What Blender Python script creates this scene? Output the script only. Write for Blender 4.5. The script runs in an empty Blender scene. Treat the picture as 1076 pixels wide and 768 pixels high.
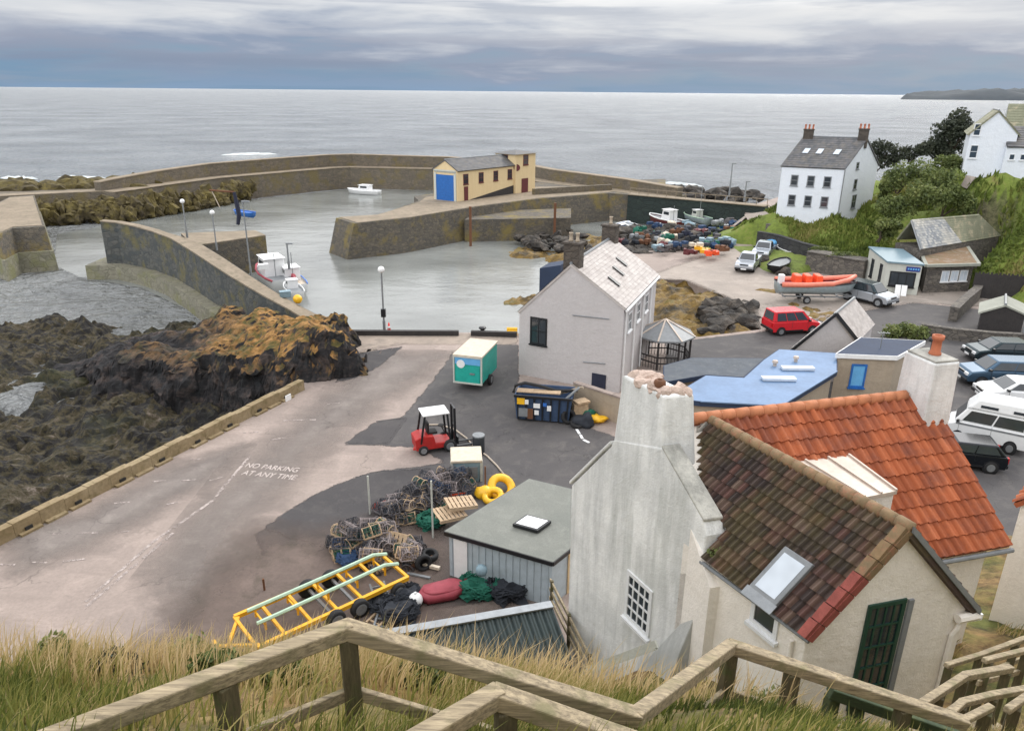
import bpy, bmesh, math, random
import numpy as np
from mathutils import Vector, Matrix
random.seed(7); rng = np.random.default_rng(7)
scene = bpy.context.scene
COL = scene.collection
# ------------------------------------------------------------------ survey: photograph pixel -> world point
FPX = 777.; PIT = math.radians(20.34); ROL = math.radians(.52); EYE = 17.
_F = Vector((0, math.cos(PIT), -math.sin(PIT))); _D0 = Vector((0, -math.sin(PIT), -math.cos(PIT))); _X = Vector((1, 0, 0))
_R = math.cos(ROL)*_X - math.sin(ROL)*_D0; _D = math.sin(ROL)*_X + math.cos(ROL)*_D0
def ray(u, v):
    u, v = float(u), float(v)
    return _F + (u-538)/FPX*_R + (v-384)/FPX*_D
def P(u, v, z=0.):
    a = ray(u, v); t = (z-EYE)/a.z
    return Vector((a.x*t, a.y*t, z))
def Q(u, v, y):
    a = ray(u, v); t = y/a.y
    return Vector((a.x*t, y, EYE+a.z*t))
def PL(u, v, p0, ang):
    a = ray(u, v); n = (-math.sin(math.radians(ang)), math.cos(math.radians(ang)))
    t = (n[0]*p0[0]+n[1]*p0[1])/(n[0]*a.x+n[1]*a.y)
    return Vector((a.x*t, a.y*t, EYE+a.z*t))
def S(r, g, b):
    f = lambda c: (c/255/12.92) if c <= 10 else ((c/255+.055)/1.055)**2.4
    return (f(r), f(g), f(b), 1)
# ------------------------------------------------------------------ objects
def tag(o, label=None, cat=None, group=None, kind=None):
    if label: o['label'] = label
    if cat: o['category'] = cat
    if group: o['group'] = group
    if kind: o['kind'] = kind
    return o
def thing(name, label, cat, loc=(0, 0, 0), group=None):
    o = bpy.data.objects.new(name, None); COL.objects.link(o); o.location = loc; o.empty_display_size = .3
    return tag(o, label, cat, group)
def wloc(o):
    v = Vector((0, 0, 0))
    while o is not None: v += Vector(o.location); o = o.parent
    return v
class MB:
    """collects shapes into one mesh"""
    def __init__(s): s.v = []; s.f = []; s.c = []; s.mi = []; s.m = 0; s.col = 0.5
    def add(s, vs, fs):
        n = len(s.v); s.v += [tuple(p) for p in vs]
        for f in fs: s.f.append([n+i for i in f]); s.c.append(s.col); s.mi.append(s.m)
        return s
    def box(s, c, d, rz=0., taper=1.):
        c = Vector(c); x, y, z = d[0]/2, d[1]/2, d[2]/2; k = taper; R = Matrix.Rotation(rz, 3, 'Z')
        vs = [R@Vector(p)+c for p in ((-x,-y,-z),(x,-y,-z),(x,y,-z),(-x,y,-z),(-x*k,-y*k,z),(x*k,-y*k,z),(x*k,y*k,z),(-x*k,y*k,z))]
        return s.add(vs, [(3,2,1,0),(4,5,6,7),(0,1,5,4),(1,2,6,5),(2,3,7,6),(3,0,4,7)])
    def beam(s, p, q, w, h, up=(0, 0, 1)):
        p, q = Vector(p), Vector(q); a = (q-p).normalized(); u = Vector(up)
        if abs(a.dot(u)) > .98: u = Vector((1, 0, 0))
        l = a.cross(u).normalized(); u = l.cross(a).normalized(); l *= w/2; u *= h/2
        vs = [p-l-u, p+l-u, p+l+u, p-l+u, q-l-u, q+l-u, q+l+u, q-l+u]
        return s.add(vs, [(0,1,2,3),(7,6,5,4),(0,4,5,1),(1,5,6,2),(2,6,7,3),(3,7,4,0)])
    def tube(s, pts, r, n=6, cap=True):
        pts = [Vector(p) for p in pts]; rs = r if isinstance(r, (list, tuple)) else [r]*len(pts); vs = []
        for i, p in enumerate(pts):
            a = (pts[min(i+1, len(pts)-1)]-pts[max(i-1, 0)]).normalized()
            u = Vector((0, 0, 1)) if abs(a.z) < .9 else Vector((1, 0, 0))
            l = a.cross(u).normalized(); u = l.cross(a)
            for k in range(n):
                t = 2*math.pi*k/n; vs.append(p+(l*math.cos(t)+u*math.sin(t))*rs[i])
        fs = [(i*n+k, i*n+(k+1) % n, (i+1)*n+(k+1) % n, (i+1)*n+k) for i in range(len(pts)-1) for k in range(n)]
        if cap: fs += [tuple(range(n))[::-1], tuple((len(pts)-1)*n+k for k in range(n))]
        return s.add(vs, fs)
    def lathe(s, prof, c=(0, 0, 0), n=12, axis='Z'):
        c = Vector(c); vs = []
        for r, h in prof:
            for k in range(n):
                t = 2*math.pi*k/n; x, y = r*math.cos(t), r*math.sin(t)
                vs.append(c+(Vector((x, y, h)) if axis == 'Z' else Vector((x, h, y)) if axis == 'Y' else Vector((h, x, y))))
        m = len(prof)
        fs = [(i*n+k, i*n+(k+1) % n, (i+1)*n+(k+1) % n, (i+1)*n+k) for i in range(m-1) for k in range(n)]
        fs += [tuple(range(n))[::-1], tuple((m-1)*n+k for k in range(n))]
        return s.add(vs, fs)
    def prism(s, poly, off):
        """closed polygon pushed along off"""
        poly = [Vector(p) for p in poly]; off = Vector(off); n = len(poly)
        vs = poly+[p+off for p in poly]
        fs = [tuple(range(n))[::-1], tuple(range(n, 2*n))]+[(i, (i+1) % n, n+(i+1) % n, n+i) for i in range(n)]
        return s.add(vs, fs)
    def slab(s, poly, z0, z1):
        return s.prism([(p[0], p[1], z0) for p in poly], (0, 0, z1-z0))
    def quad(s, a, b, c, d): return s.add([a, b, c, d], [(0, 1, 2, 3)])
    def sheet(s, poly, z): return s.add([(p[0], p[1], z) for p in poly], [tuple(range(len(poly)))])
    def blob(s, c, r, sub=2, amp=.2, seed=0, freq=1.5):
        bm = bmesh.new(); bmesh.ops.create_icosphere(bm, subdivisions=sub, radius=1)
        co = np.array([v.co[:] for v in bm.verts]); d = 1+amp*fbm3(co*freq+seed*7.13, 3)
        c = Vector(c); r = (r, r, r) if not hasattr(r, '__len__') else r
        vs = [c+Vector((p[0]*k*r[0], p[1]*k*r[1], p[2]*k*r[2])) for p, k in zip(co, d)]
        s.add(vs, [tuple(v.index for v in f.verts) for f in bm.faces]); bm.free(); return s
    def build(s, name, mat, parent=None, smooth=False, bevel=0., world=True):
        me = bpy.data.meshes.new(name)
        off = wloc(parent) if (parent is not None and world) else Vector((0, 0, 0))
        me.from_pydata([tuple(Vector(p)-off) for p in s.v], [], s.f)
        mats = mat if isinstance(mat, (list, tuple)) else [mat]
        for m in mats: me.materials.append(m)
        a = me.attributes.new('v', 'FLOAT', 'FACE'); a.data.foreach_set('value', np.array(s.c, dtype=np.float32))
        if len(mats) > 1: me.polygons.foreach_set('material_index', s.mi)
        bm = bmesh.new(); bm.from_mesh(me)
        big = [f for f in bm.faces if len(f.verts) > 4]
        if big: bmesh.ops.triangulate(bm, faces=big)
        bmesh.ops.recalc_face_normals(bm, faces=bm.faces); bm.to_mesh(me); bm.free()
        if smooth: me.polygons.foreach_set('use_smooth', [True]*len(me.polygons))
        o = bpy.data.objects.new(name, me); COL.objects.link(o)
        if parent is not None: o.parent = parent
        if bevel:
            b = o.modifiers.new('bevel', 'BEVEL'); b.width = bevel; b.segments = 2; b.limit_method = 'ANGLE'; b.angle_limit = math.radians(40)
        return o
def rawmesh(name, vs, fs, mat, parent=None, attr=None, smooth=True):
    me = bpy.data.meshes.new(name); me.from_pydata(vs.tolist() if hasattr(vs, 'tolist') else vs, [], fs.tolist() if hasattr(fs, 'tolist') else fs)
    me.materials.append(mat)
    if attr is not None:
        a = me.attributes.new('v', 'FLOAT', 'POINT'); a.data.foreach_set('value', np.asarray(attr, dtype=np.float32))
    if smooth: me.polygons.foreach_set('use_smooth', [True]*len(me.polygons))
    o = bpy.data.objects.new(name, me); COL.objects.link(o)
    if parent is not None: o.parent = parent
    return o
def dup(root, loc=None, rz=None, label=None, group=None, scale=None):
    r = root.copy(); COL.objects.link(r)
    if loc is not None: r.location = loc
    if rz is not None: r.rotation_euler = (0, 0, rz) if not hasattr(rz, '__len__') else rz
    if scale: r.scale = (scale,)*3 if not hasattr(scale, '__len__') else scale
    if label: r['label'] = label
    if group: r['group'] = group
    for ch in list(root.children):
        c = ch.copy(); COL.objects.link(c); c.parent = r
        for g in ch.children:
            d = g.copy(); COL.objects.link(d); d.parent = c
    return r
def setmat(root, frm, to):
    for o in list(root.children_recursive)+[root]:
        if o.type == 'MESH':
            for i, sl in enumerate(o.material_slots):
                if sl.material == frm:
                    sl.link = 'OBJECT'; sl.material = to
def face(root, rear, front, z=None):
    """stand a thing built along +x between two ground points"""
    rear, front = Vector(rear), Vector(front); m = (rear+front)/2
    root.location = m if z is None else (m.x, m.y, z)
    root.rotation_euler = (0, 0, math.atan2(front.y-rear.y, front.x-rear.x)); return root
# ------------------------------------------------------------------ noise
def _h(i, j, k):
    n = (i*374761393+j*668265263+k*2147483647 % 1274126177) & 0xffffffff
    n = ((n ^ (n >> 13))*1274126177) & 0xffffffff
    n = ((n ^ (n >> 16))*2246822519) & 0xffffffff
    return ((n ^ (n >> 15)) & 0xffff)/65535.
def vn(p):
    i = np.floor(p).astype(np.int64); f = p-i; f = f*f*(3-2*f); r = 0
    for a in (0, 1):
        for b in (0, 1):
            for c in (0, 1):
                w = (f[:, 0] if a else 1-f[:, 0])*(f[:, 1] if b else 1-f[:, 1])*(f[:, 2] if c else 1-f[:, 2])
                r = r+w*_h(i[:, 0]+a, i[:, 1]+b, (i[:, 2]+c)*7919+13)
    return r*2-1
def fbm3(p, o=4, g=.5):
    r = 0; a = 1.; q = np.asarray(p, float)
    for k in range(o): r = r+a*vn(q*2.**k+k*17.3); a *= g
    return r
def fbm2(x, y, o=4, g=.5, z=0.): return fbm3(np.stack([x, y, np.full_like(x, z)], 1), o, g)
def sdist(x, y, poly):
    """signed distance to polygon, positive inside"""
    d = np.full(x.shape, 1e9); ins = np.zeros(x.shape, bool); n = len(poly)
    for i in range(n):
        ax, ay = poly[i][:2]; bx, by = poly[(i+1) % n][:2]
        ex, ey = bx-ax, by-ay; t = np.clip(((x-ax)*ex+(y-ay)*ey)/(ex*ex+ey*ey), 0, 1)
        d = np.minimum(d, np.hypot(x-ax-t*ex, y-ay-t*ey))
        c = ((ay > y) != (by > y)) & (x < (bx-ax)*(y-ay)/((by-ay) if by != ay else 1e-9)+ax)
        ins ^= c
    return np.where(ins, d, -d)
def grid(x0, x1, y0, y1, st):
    xs = np.arange(x0, x1+st/2, st); ys = np.arange(y0, y1+st/2, st); X, Y = np.meshgrid(xs, ys)
    nx, ny = len(xs), len(ys); i = np.arange(nx*ny).reshape(ny, nx)
    f = np.stack([i[:-1, :-1].ravel(), i[:-1, 1:].ravel(), i[1:, 1:].ravel(), i[1:, :-1].ravel()], 1)
    return X.ravel(), Y.ravel(), f
def idw(x, y, pts, pw=3.):
    w = 0; s = 0
    for a, b, c in pts:
        d = 1/((x-a)**2+(y-b)**2+.04)**(pw/2); w = w+d; s = s+d*c
    return s/w
sm = lambda e0, e1, x: (lambda t: t*t*(3-2*t))(np.clip((x-e0)/(e1-e0), 0, 1))
# ------------------------------------------------------------------ materials
class N:
    def __init__(s, name):
        s.m = bpy.data.materials.new(name); s.m.use_nodes = True; s.t = s.m.node_tree; s.b = s.t.nodes['Principled BSDF']
        s.co = None
    def n(s, ty, **k):
        x = s.t.nodes.new(ty)
        for a, b in k.items(): setattr(x, a, b)
        return x
    def l(s, a, b): s.t.links.new(a, b)
    def coord(s, sc=(1, 1, 1)):
        tc = s.n('ShaderNodeTexCoord'); mp = s.n('ShaderNodeMapping'); mp.inputs['Scale'].default_value = sc
        s.l(tc.outputs['Object'], mp.inputs[0]); return mp.outputs[0]
    def noise(s, vec, scale, detail=5, rough=.6, dist=0):
        x = s.n('ShaderNodeTexNoise'); x.inputs['Scale'].default_value = scale; x.inputs['Detail'].default_value = detail
        x.inputs['Roughness'].default_value = rough; x.inputs['Distortion'].default_value = dist; s.l(vec, x.inputs['Vector']); return x.outputs['Fac']
    def ramp(s, fac, stops, interp='LINEAR'):
        x = s.n('ShaderNodeValToRGB'); x.color_ramp.interpolation = interp; e = x.color_ramp.elements
        while len(e) < len(stops): e.new(.5)
        for k, (p, c) in enumerate(stops): e[k].position = p; e[k].color = c if hasattr(c, '__len__') else (c, c, c, 1)
        s.l(fac, x.inputs[0]); return x.outputs[0]
    def mix(s, fac, a, b, mode='MIX'):
        x = s.n('ShaderNodeMix', data_type='RGBA', blend_type=mode)
        for v, i in ((fac, 0), (a, 6), (b, 7)):
            if hasattr(v, 'is_linked'): s.l(v, x.inputs[i])
            else: x.inputs[i].default_value = v
        return x.outputs[2]
    def math(s, op, a, b=None):
        x = s.n('ShaderNodeMath', operation=op)
        for v, i in ((a, 0), (b, 1)):
            if v is None: continue
            if hasattr(v, 'is_linked'): s.l(v, x.inputs[i])
            else: x.inputs[i].default_value = v
        return x.outputs[0]
    def bump(s, h, st=.3, d=.05):
        x = s.n('ShaderNodeBump'); x.inputs['Strength'].default_value = st; x.inputs['Distance'].default_value = d; s.l(h, x.inputs['Height'])
        s.l(x.outputs[0], s.b.inputs['Normal'])
    def out(s, col, rough=.8, metal=0., spec=None):
        if hasattr(col, 'is_linked'): s.l(col, s.b.inputs['Base Color'])
        else: s.b.inputs['Base Color'].default_value = col
        s.b.inputs['Roughness'].default_value = rough; s.b.inputs['Metallic'].default_value = metal
        if spec is not None: s.b.inputs['Specular IOR Level'].default_value = spec
        return s.m
def mul(c, k): return (min(c[0]*k, 1), min(c[1]*k, 1), min(c[2]*k, 1), 1)
def plain(name, c, rough=.5, metal=0., var=.25, scale=4., bump=0., spec=None):
    """painted / plastic / metal surface with wear"""
    n = N(name); v = n.coord(); a = n.noise(v, scale, 6); b = n.noise(v, scale*7, 4)
    col = n.ramp(n.math('ADD', n.math('MULTIPLY', a, .65), n.math('MULTIPLY', b, .35)), [(.3, mul(c, 1-var)), (.55, c), (.72, mul(c, 1+var*.6))])
    if bump: n.bump(b, bump, .02)
    return n.out(col, rough, metal, spec)
def plaster(name, c, stain, amt=.5, rough=.9, green=None):
    """lime-washed render with rain streaks and patches"""
    n = N(name); v = n.coord(); vs = n.coord((1.2, 1.2, .14))
    st = n.ramp(n.noise(vs, 2.2, 7, .65), [(.42, 0.), (.75, amt)]); pt = n.ramp(n.noise(v, .55, 6, .65), [(.4, 0.), (.72, amt*.8)])
    col = n.mix(st, c, stain); col = n.mix(pt, col, mul(stain, 1.15))
    if green: col = n.mix(n.ramp(n.noise(vs, 1.1, 6, .6), [(.52, 0.), (.75, .55)]), col, green)
    col = n.mix(n.ramp(n.noise(v, 9, 5), [(.35, 0.), (.7, .25)]), col, mul(c, .72))
    n.bump(n.math('ADD', n.noise(v, 22, 6, .7), n.math('MULTIPLY', n.noise(v, 2.2, 4), 2.5)), .45, .045); return n.out(col, rough)
def stone(name, c1, c2, mortar, scale=1.4, green=None, gz=None, zs=1.7, weed=(.05, .05, .02, 1)):
    """rubble masonry; lichen patches; weed below height gz"""
    n = N(name); v = n.coord((1, 1, zs)); vo = n.n('ShaderNodeTexVoronoi'); vo.inputs['Scale'].default_value = scale; n.l(v, vo.inputs['Vector'])
    ve = n.n('ShaderNodeTexVoronoi', feature='DISTANCE_TO_EDGE'); ve.inputs['Scale'].default_value = scale; n.l(v, ve.inputs['Vector'])
    sep = n.n('ShaderNodeSeparateColor'); n.l(vo.outputs['Color'], sep.inputs[0])
    col = n.mix(sep.outputs[0], c1, c2)
    p = n.coord(); col = n.mix(n.ramp(n.noise(p, 4, 6), [(.35, 0.), (.7, .6)]), col, mul(c1, .55))
    col = n.mix(n.ramp(ve.outputs['Distance'], [(.0, .8), (.07, 0.)]), col, mortar)
    if green: col = n.mix(n.ramp(n.noise(p, .35, 6, .65), [(.5, 0.), (.64, .75)]), col, green)
    if gz is not None:
        sp = n.n('ShaderNodeSeparateXYZ'); n.l(p, sp.inputs[0]); z = n.math('ADD', sp.outputs[2], n.math('MULTIPLY', n.noise(p, .5, 5), 2.2))
        mr = n.n('ShaderNodeMapRange'); mr.inputs[1].default_value = gz+1.4; mr.inputs[2].default_value = gz+.4; n.l(z, mr.inputs[0])
        col = n.mix(n.math('MULTIPLY', mr.outputs[0], .85), col, weed)
    h = n.math('ADD', n.ramp(ve.outputs['Distance'], [(0., 0.), (.1, 1.)]), n.noise(p, 12, 6)); n.bump(h, .5, .08); return n.out(col, .9)
def ground(name, c, c2, c3=None, sc=.25, fine=8, bump=.2, rough=.9, streak=None, crack=None):
    n = N(name); v = n.coord(); col = n.mix(n.ramp(n.noise(v, sc, 8, .62), [(.35, 0.), (.66, 1.)]), c, c2)
    if c3: col = n.mix(n.ramp(n.noise(v, sc*3.1, 7, .65, .6), [(.5, 0.), (.68, .8)]), col, c3)
    f = n.noise(v, fine, 8, .7); col = n.mix(n.ramp(f, [(.3, .45), (.6, 0.)]), col, mul(c, .5))
    if crack:
        dv = n.n('ShaderNodeVectorMath', operation='ADD'); nz = n.n('ShaderNodeTexNoise'); nz.inputs['Scale'].default_value = .9; nz.inputs['Detail'].default_value = 6; n.l(v, nz.inputs[0]); n.l(v, dv.inputs[0]); sc_n = n.n('ShaderNodeVectorMath', operation='SCALE'); n.l(nz.outputs['Color'], sc_n.inputs[0]); sc_n.inputs['Scale'].default_value = 2.2; n.l(sc_n.outputs[0], dv.inputs[1])
        ve = n.n('ShaderNodeTexVoronoi', feature='DISTANCE_TO_EDGE'); ve.inputs['Scale'].default_value = crack; n.l(dv.outputs[0], ve.inputs['Vector']); col = n.mix(n.math('MULTIPLY', n.ramp(ve.outputs['Distance'], [(0., .75), (.012, 0.)]), n.ramp(n.noise(v, .35, 4), [(.42, 0.), (.6, 1.)])), col, mul(c, .4))
        sp2 = n.noise(v, 34, 3, .8); col = n.mix(n.ramp(sp2, [(.6, 0.), (.74, .5)]), col, mul(c, 1.5)); st2 = n.ramp(n.noise(v, .7, 6, .7, 1.), [(.58, 0.), (.7, .5)]); col = n.mix(st2, col, mul(c, .62))
    if streak: col = n.mix(n.ramp(n.noise(n.coord(streak), 1., 6, .7), [(.5, 0.), (.72, .5)]), col, mul(c, .6))
    n.bump(f, bump, .03); return n.out(col, rough)
def attr_mat(name, stops, rough=.8, bump=0., sc=10, spec=None, dirt=None, trans=0.):
    """colour varies element by element"""
    n = N(name); a = n.n('ShaderNodeAttribute', attribute_name='v'); col = n.ramp(a.outputs['Fac'], stops); v = n.coord()
    if dirt: col = n.mix(n.ramp(n.noise(v, dirt[1], 6, .65), [(.45, 0.), (.68, dirt[2])]), col, dirt[0])
    if bump: n.bump(n.noise(v, sc, 5), bump, .02)
    m = n.out(col, rough, 0, spec)
    if trans:
        tr = n.n('ShaderNodeBsdfTranslucent'); n.l(col, tr.inputs[0]); mx = n.n('ShaderNodeMixShader'); mx.inputs[0].default_value = trans
        n.l(n.b.outputs[0], mx.inputs[1]); n.l(tr.outputs[0], mx.inputs[2]); n.l(mx.outputs[0], n.t.nodes['Material Output'].inputs[0])
    return m
def timber(name, c, c2, moss=None, ax=(1, 1, 1)):
    n = N(name); v = n.coord(ax); col = n.mix(n.ramp(n.noise(v, 9, 8, .7, .4), [(.35, 0.), (.65, 1.)]), c, c2)
    col = n.mix(n.ramp(n.noise(n.coord(), 3, 5), [(.5, 0.), (.7, .5)]), col, mul(c, .5))
    if moss: col = n.mix(n.ramp(n.noise(n.coord(), 4.5, 6), [(.5, 0.), (.66, .7)]), col, moss)
    n.bump(n.noise(v, 30, 6, .7), .4, .01); return n.out(col, .85)
def glassy(name, c=(.02, .025, .03, 1), rough=.06): 
    n = N(name); v = n.coord(); return n.out(n.mix(n.noise(v, 1.3, 2), c, mul(c, 2.2)), rough, 0, .8)
M = {}
M['concrete'] = ground('quay_concrete', S(160,146,138), S(138,126,120), S(174,158,150), .16, 7, .25, streak=(.12, 1.4, 1), crack=.22)
M['asphalt'] = ground('yard_asphalt', S(86,83,83), S(74,72,74), S(100,96,94), .3, 14, .2, crack=.3)
M['asphalt_dark'] = ground('dark_asphalt', S(74,71,72), S(64,62,64), S(84,81,80), .4, 14, .2, crack=.35)
M['dirt'] = ground('yard_dirt', S(116,101,94), S(96,84,78), S(78,70,60), .3, 6, .35, crack=.6)
M['worn'] = ground('tyre_worn_concrete', S(134,125,120), S(120,112,108), S(142,134,128), .35, 9, .2, crack=.25)
M['edge'] = ground('quay_edge_paving', S(160,146,134), S(142,130,120), S(120,112,104), .25, 5, .2)
M['road'] = ground('road_surface', S(160,149,140), S(138,130,123), S(172,161,152), .2, 8, .15, crack=.25)
M['letterpaint'] = ground('faded_letter_paint', S(206,194,190), S(186,174,168), S(160,150,144), 2, 14, .1)
M['whiteline'] = ground('worn_white_paint', S(196,184,180), S(176,164,158), S(150,140,136), 2, 14, .1)
for _k in ('whiteline',):
    _m = M[_k]; _t = _m.node_tree; _no = _t.nodes.new('ShaderNodeTexNoise'); _no.inputs['Scale'].default_value = 3.2; _no.inputs['Detail'].default_value = 8; _no.inputs['Roughness'].default_value = .75; _tc = _t.nodes.new('ShaderNodeTexCoord'); _t.links.new(_tc.outputs['Object'], _no.inputs[0])
    _r = _t.nodes.new('ShaderNodeMapRange'); _r.inputs[1].default_value = .44; _r.inputs[2].default_value = .6; _t.links.new(_no.outputs['Fac'], _r.inputs[0]); _tr = _t.nodes.new('ShaderNodeBsdfTransparent'); _mx = _t.nodes.new('ShaderNodeMixShader'); _t.links.new(_r.outputs[0], _mx.inputs[0]); _t.links.new(_tr.outputs[0], _mx.inputs[1]); _t.links.new(_t.nodes['Principled BSDF'].outputs[0], _mx.inputs[2]); _t.links.new(_mx.outputs[0], _t.nodes['Material Output'].inputs[0])
M['pier'] = stone('pier_masonry', S(112,104,92), S(84,82,78), S(66,62,56), 1.9, S(128,112,58), -2.6, 1.9, S(56,58,36))
M['pier_dark'] = stone('dark_pier_masonry', S(98,98,94), S(66,72,74), S(62,64,64), 1.5, S(112,104,60), -2.4, 1.6, S(84,88,74))
M['piertop'] = ground('pier_paving', S(150,136,118), S(126,114,98), S(104,98,78), .5, 5, .3)
M['plinth'] = stone('pier_plinth', S(140,136,120), S(118,116,100), S(100,98,84), 1.2, S(118,118,80), -4.2, 1.5, S(62,64,48))
M['farpier'] = stone('sea_wall_masonry', S(122,112,98), S(100,94,84), S(82,76,68), 1.3, S(112,100,62), -2.2, 1.9, S(54,50,38))
M['rubble'] = stone('rubble_wall', S(120,114,106), S(86,82,80), S(60,58,56), 2.2)
M['whiteplaster'] = plaster('weathered_white_render', S(240,241,240), S(158,161,162), .7, green=S(184,188,182))
M['skewstone'] = plaster('stained_coping_stone', S(196,194,186), S(92,94,92), .9)
M['cream'] = plaster('cream_render', S(242,236,228), S(206,198,188), .35)
M['greyrender'] = plaster('grey_render', S(190,186,186), S(168,164,165), .25)
M['housewhite'] = plaster('white_house_render', S(226,231,238), S(205,212,222), .25)
M['tanrender'] = plaster('tan_render', S(170,156,138), S(136,126,112), .4)
M['yellowrender'] = plaster('boathouse_render', S(222,200,158), S(196,172,132), .3)
M['kiosk'] = plaster('pale_board_cladding', S(196,198,190), S(160,164,158), .4)
M['glass'] = glassy('window_glass'); M['skyglass'] = glassy('skylight_glass', (.35, .39, .44, 1), .12)
M['white'] = plain('white_gloss_paint', S(232,233,234), .4, var=.1); M['whitewin'] = plain('white_window_paint', S(222,224,226), .5, var=.1)
M['black'] = plain('black_rubber', S(34,34,36), .7); M['blackpaint'] = plain('black_paint', S(30,32,36), .35); M['tyre'] = plain('tyre_rubber', S(36,36,38), .85)
M['steel'] = plain('galvanised_steel', S(150,154,158), .45, .6); M['rust'] = plain('rusty_iron', S(112,76,54), .85, .1, .4); M['grey'] = plain('grey_paint', S(128,132,136), .5)
M['lead'] = plain('lead_sheet', S(196,182,170), .55, .1, .3, 1.5); M['red'] = plain('red_paint', S(206,40,50), .25, var=.1); M['orange'] = plain('orange_fabric', S(236,84,38), .5)
M['blue'] = plain('blue_paint', S(40,102,176), .4); M['bluetarp'] = plain('blue_tarpaulin', S(54,112,196), .4); M['yellow'] = plain('yellow_paint', S(232,172,38), .45, var=.25)
M['yellowbag'] = plain('yellow_plastic', S(238,184,40), .4); M['mint'] = plain('pale_green_rail', S(176,202,180), .45); M['teal'] = plain('teal_panel', S(34,164,150), .45, var=.25, scale=1.2)
M['tealblue'] = plain('light_blue_panel', S(104,172,222), .45, var=.2, scale=1.5); M['greentarp'] = plain('green_netting', S(22,96,78), .8, bump=.6); M['redtarp'] = plain('faded_red_cover', S(166,72,84), .6, bump=.3)
M['darknet'] = plain('dark_net', S(40,44,52), .9, bump=.6); M['cone'] = plain('cone_plastic', S(224,50,46), .5); M['forkred'] = plain('forklift_red', S(176,40,38), .45)
M['silver'] = plain('silver_car_paint', S(176,182,190), .22, .5, .06); M['bluecar'] = plain('slate_blue_car_paint', S(72,96,118), .2, .5, .06); M['darkcar'] = plain('dark_green_car_paint', S(42,56,62), .2, .5, .06)
M['blackcar'] = plain('black_car_paint', S(26,30,36), .15, .4, .06); M['whitecar'] = plain('white_car_paint', S(228,230,232), .25, var=.05); M['tail'] = plain('tail_lamp_red', S(190,24,32), .2); M['lamp'] = glassy('headlamp_lens', (.6, .62, .65, 1))
M['slate'] = attr_mat('slate_tiles', [(0., S(72,74,78)), (.5, S(88,89,92)), (1., S(104,102,104))], .7, .3, dirt=(S(120,112,100), 1.2, .5))
M['slatepale'] = attr_mat('pale_stone_slates', [(0., S(172,166,163)), (.5, S(184,178,174)), (1., S(198,192,188))], .85, .4, dirt=(S(140,128,124), 1.5, .5))
M['pantile'] = attr_mat('red_pantiles', [(0., S(124,62,36)), (.45, S(156,82,46)), (.8, S(176,98,60)), (1., S(192,126,94))], .8, .4, 18, dirt=(S(112,66,54), 1.3, .75))
M['darktile'] = attr_mat('mossy_dark_pantiles', [(0., S(50,42,42)), (.45, S(72,60,56)), (.8, S(96,68,62)), (1., S(112,98,86))], .8, .5, 18, dirt=(S(96,88,50), .8, .6))
M['ridge'] = ground('lichened_ridge_mortar', S(140,116,86), S(122,106,82), S(160,112,88), 2., 9, .5); M['vergered'] = plain('red_verge_tile', S(150,80,72), .85, var=.4, scale=5, bump=.4)
M['felt'] = ground('grey_roof_felt', S(126,128,122), S(116,119,114), S(134,136,130), .5, 18, .12); M['darkfelt'] = ground('dark_ribbed_felt', S(88,94,102), S(78,83,90), S(102,106,110), .8, 10, .2); M['bluemetal'] = plain('blue_roof_sheet', S(104,130,164), .65, .0, .25, .8); M['navyroof'] = plain('navy_roof_sheet', S(40,54,78), .8, .0, .25, .8)
M['greenmetal'] = plain('dark_green_profiled_sheet', S(66,78,80), .4, .3, .2, .7); M['kioskroof'] = plain('blue_grey_roof', S(112,136,148), .55, var=.12); M['corr'] = plain('weathered_cement_sheet', S(150,152,142), .8, var=.25, scale=.6)
M['slateweed'] = ground('mossy_old_slates', S(138,140,118), S(112,112,92), S(190,176,150), .35, 5, .4); M['turf'] = ground('dry_turf_roof', S(134,108,84), S(112,98,70), S(150,140,128), .5, 6, .5)
M['shedwall'] = plain('pale_blue_shed_boards', S(172,184,192), .7, var=.2); M['plydoor'] = timber('pale_plywood', S(214,190,152), S(196,170,132)); M['darkwood'] = timber('dark_stained_boards', S(44,42,44), S(60,56,54), None, (4, 4, .4))
M['greendoor'] = plain('dark_green_frame', S(26,66,56), .4); M['pallet'] = timber('pallet_wood', S(196,170,140), S(168,146,120)); M['rail'] = timber('weathered_rail_timber', S(176,160,132), S(104,93,76), S(112,108,76), (.35, 3.5, 5))
M['post'] = timber('mossy_post_timber', S(98,88,64), S(70,64,46), S(72,82,42), (6, 6, .8)); M['railgreen'] = timber('green_stained_timber', S(62,78,52), S(48,58,42), S(88,96,58), (1.5, 1.5, 6))
M['rope'] = plain('pale_hose', S(190,176,160), .7); M['pot'] = plain('creel_frame', S(92,88,90), .8, var=.4); M['net'] = plain('creel_netting', S(58,62,72), .9, var=.4); M['potblue'] = plain('blue_creel_netting', S(46,70,104), .9, var=.4)
M['potpale'] = plain('pale_creel_netting', S(150,140,140), .9, var=.35); M['stonepot'] = plain('old_red_clay', S(176,104,74), .85, var=.3); M['brick'] = plain('rough_pinkish_mortar', S(192,172,160), .95, var=.35, bump=.8, scale=3)
M['leaf'] = attr_mat('leaf_green', [(0., (.055, .08, .025, 1)), (.5, (.13, .165, .045, 1)), (1., (.27, .29, .10, 1))], .7, trans=.25); M['leafdark'] = attr_mat('dark_leaf', [(0., (.02, .027, .018, 1)), (.5, (.04, .05, .03, 1)), (1., (.085, .09, .055, 1))], .7, trans=.2)
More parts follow.
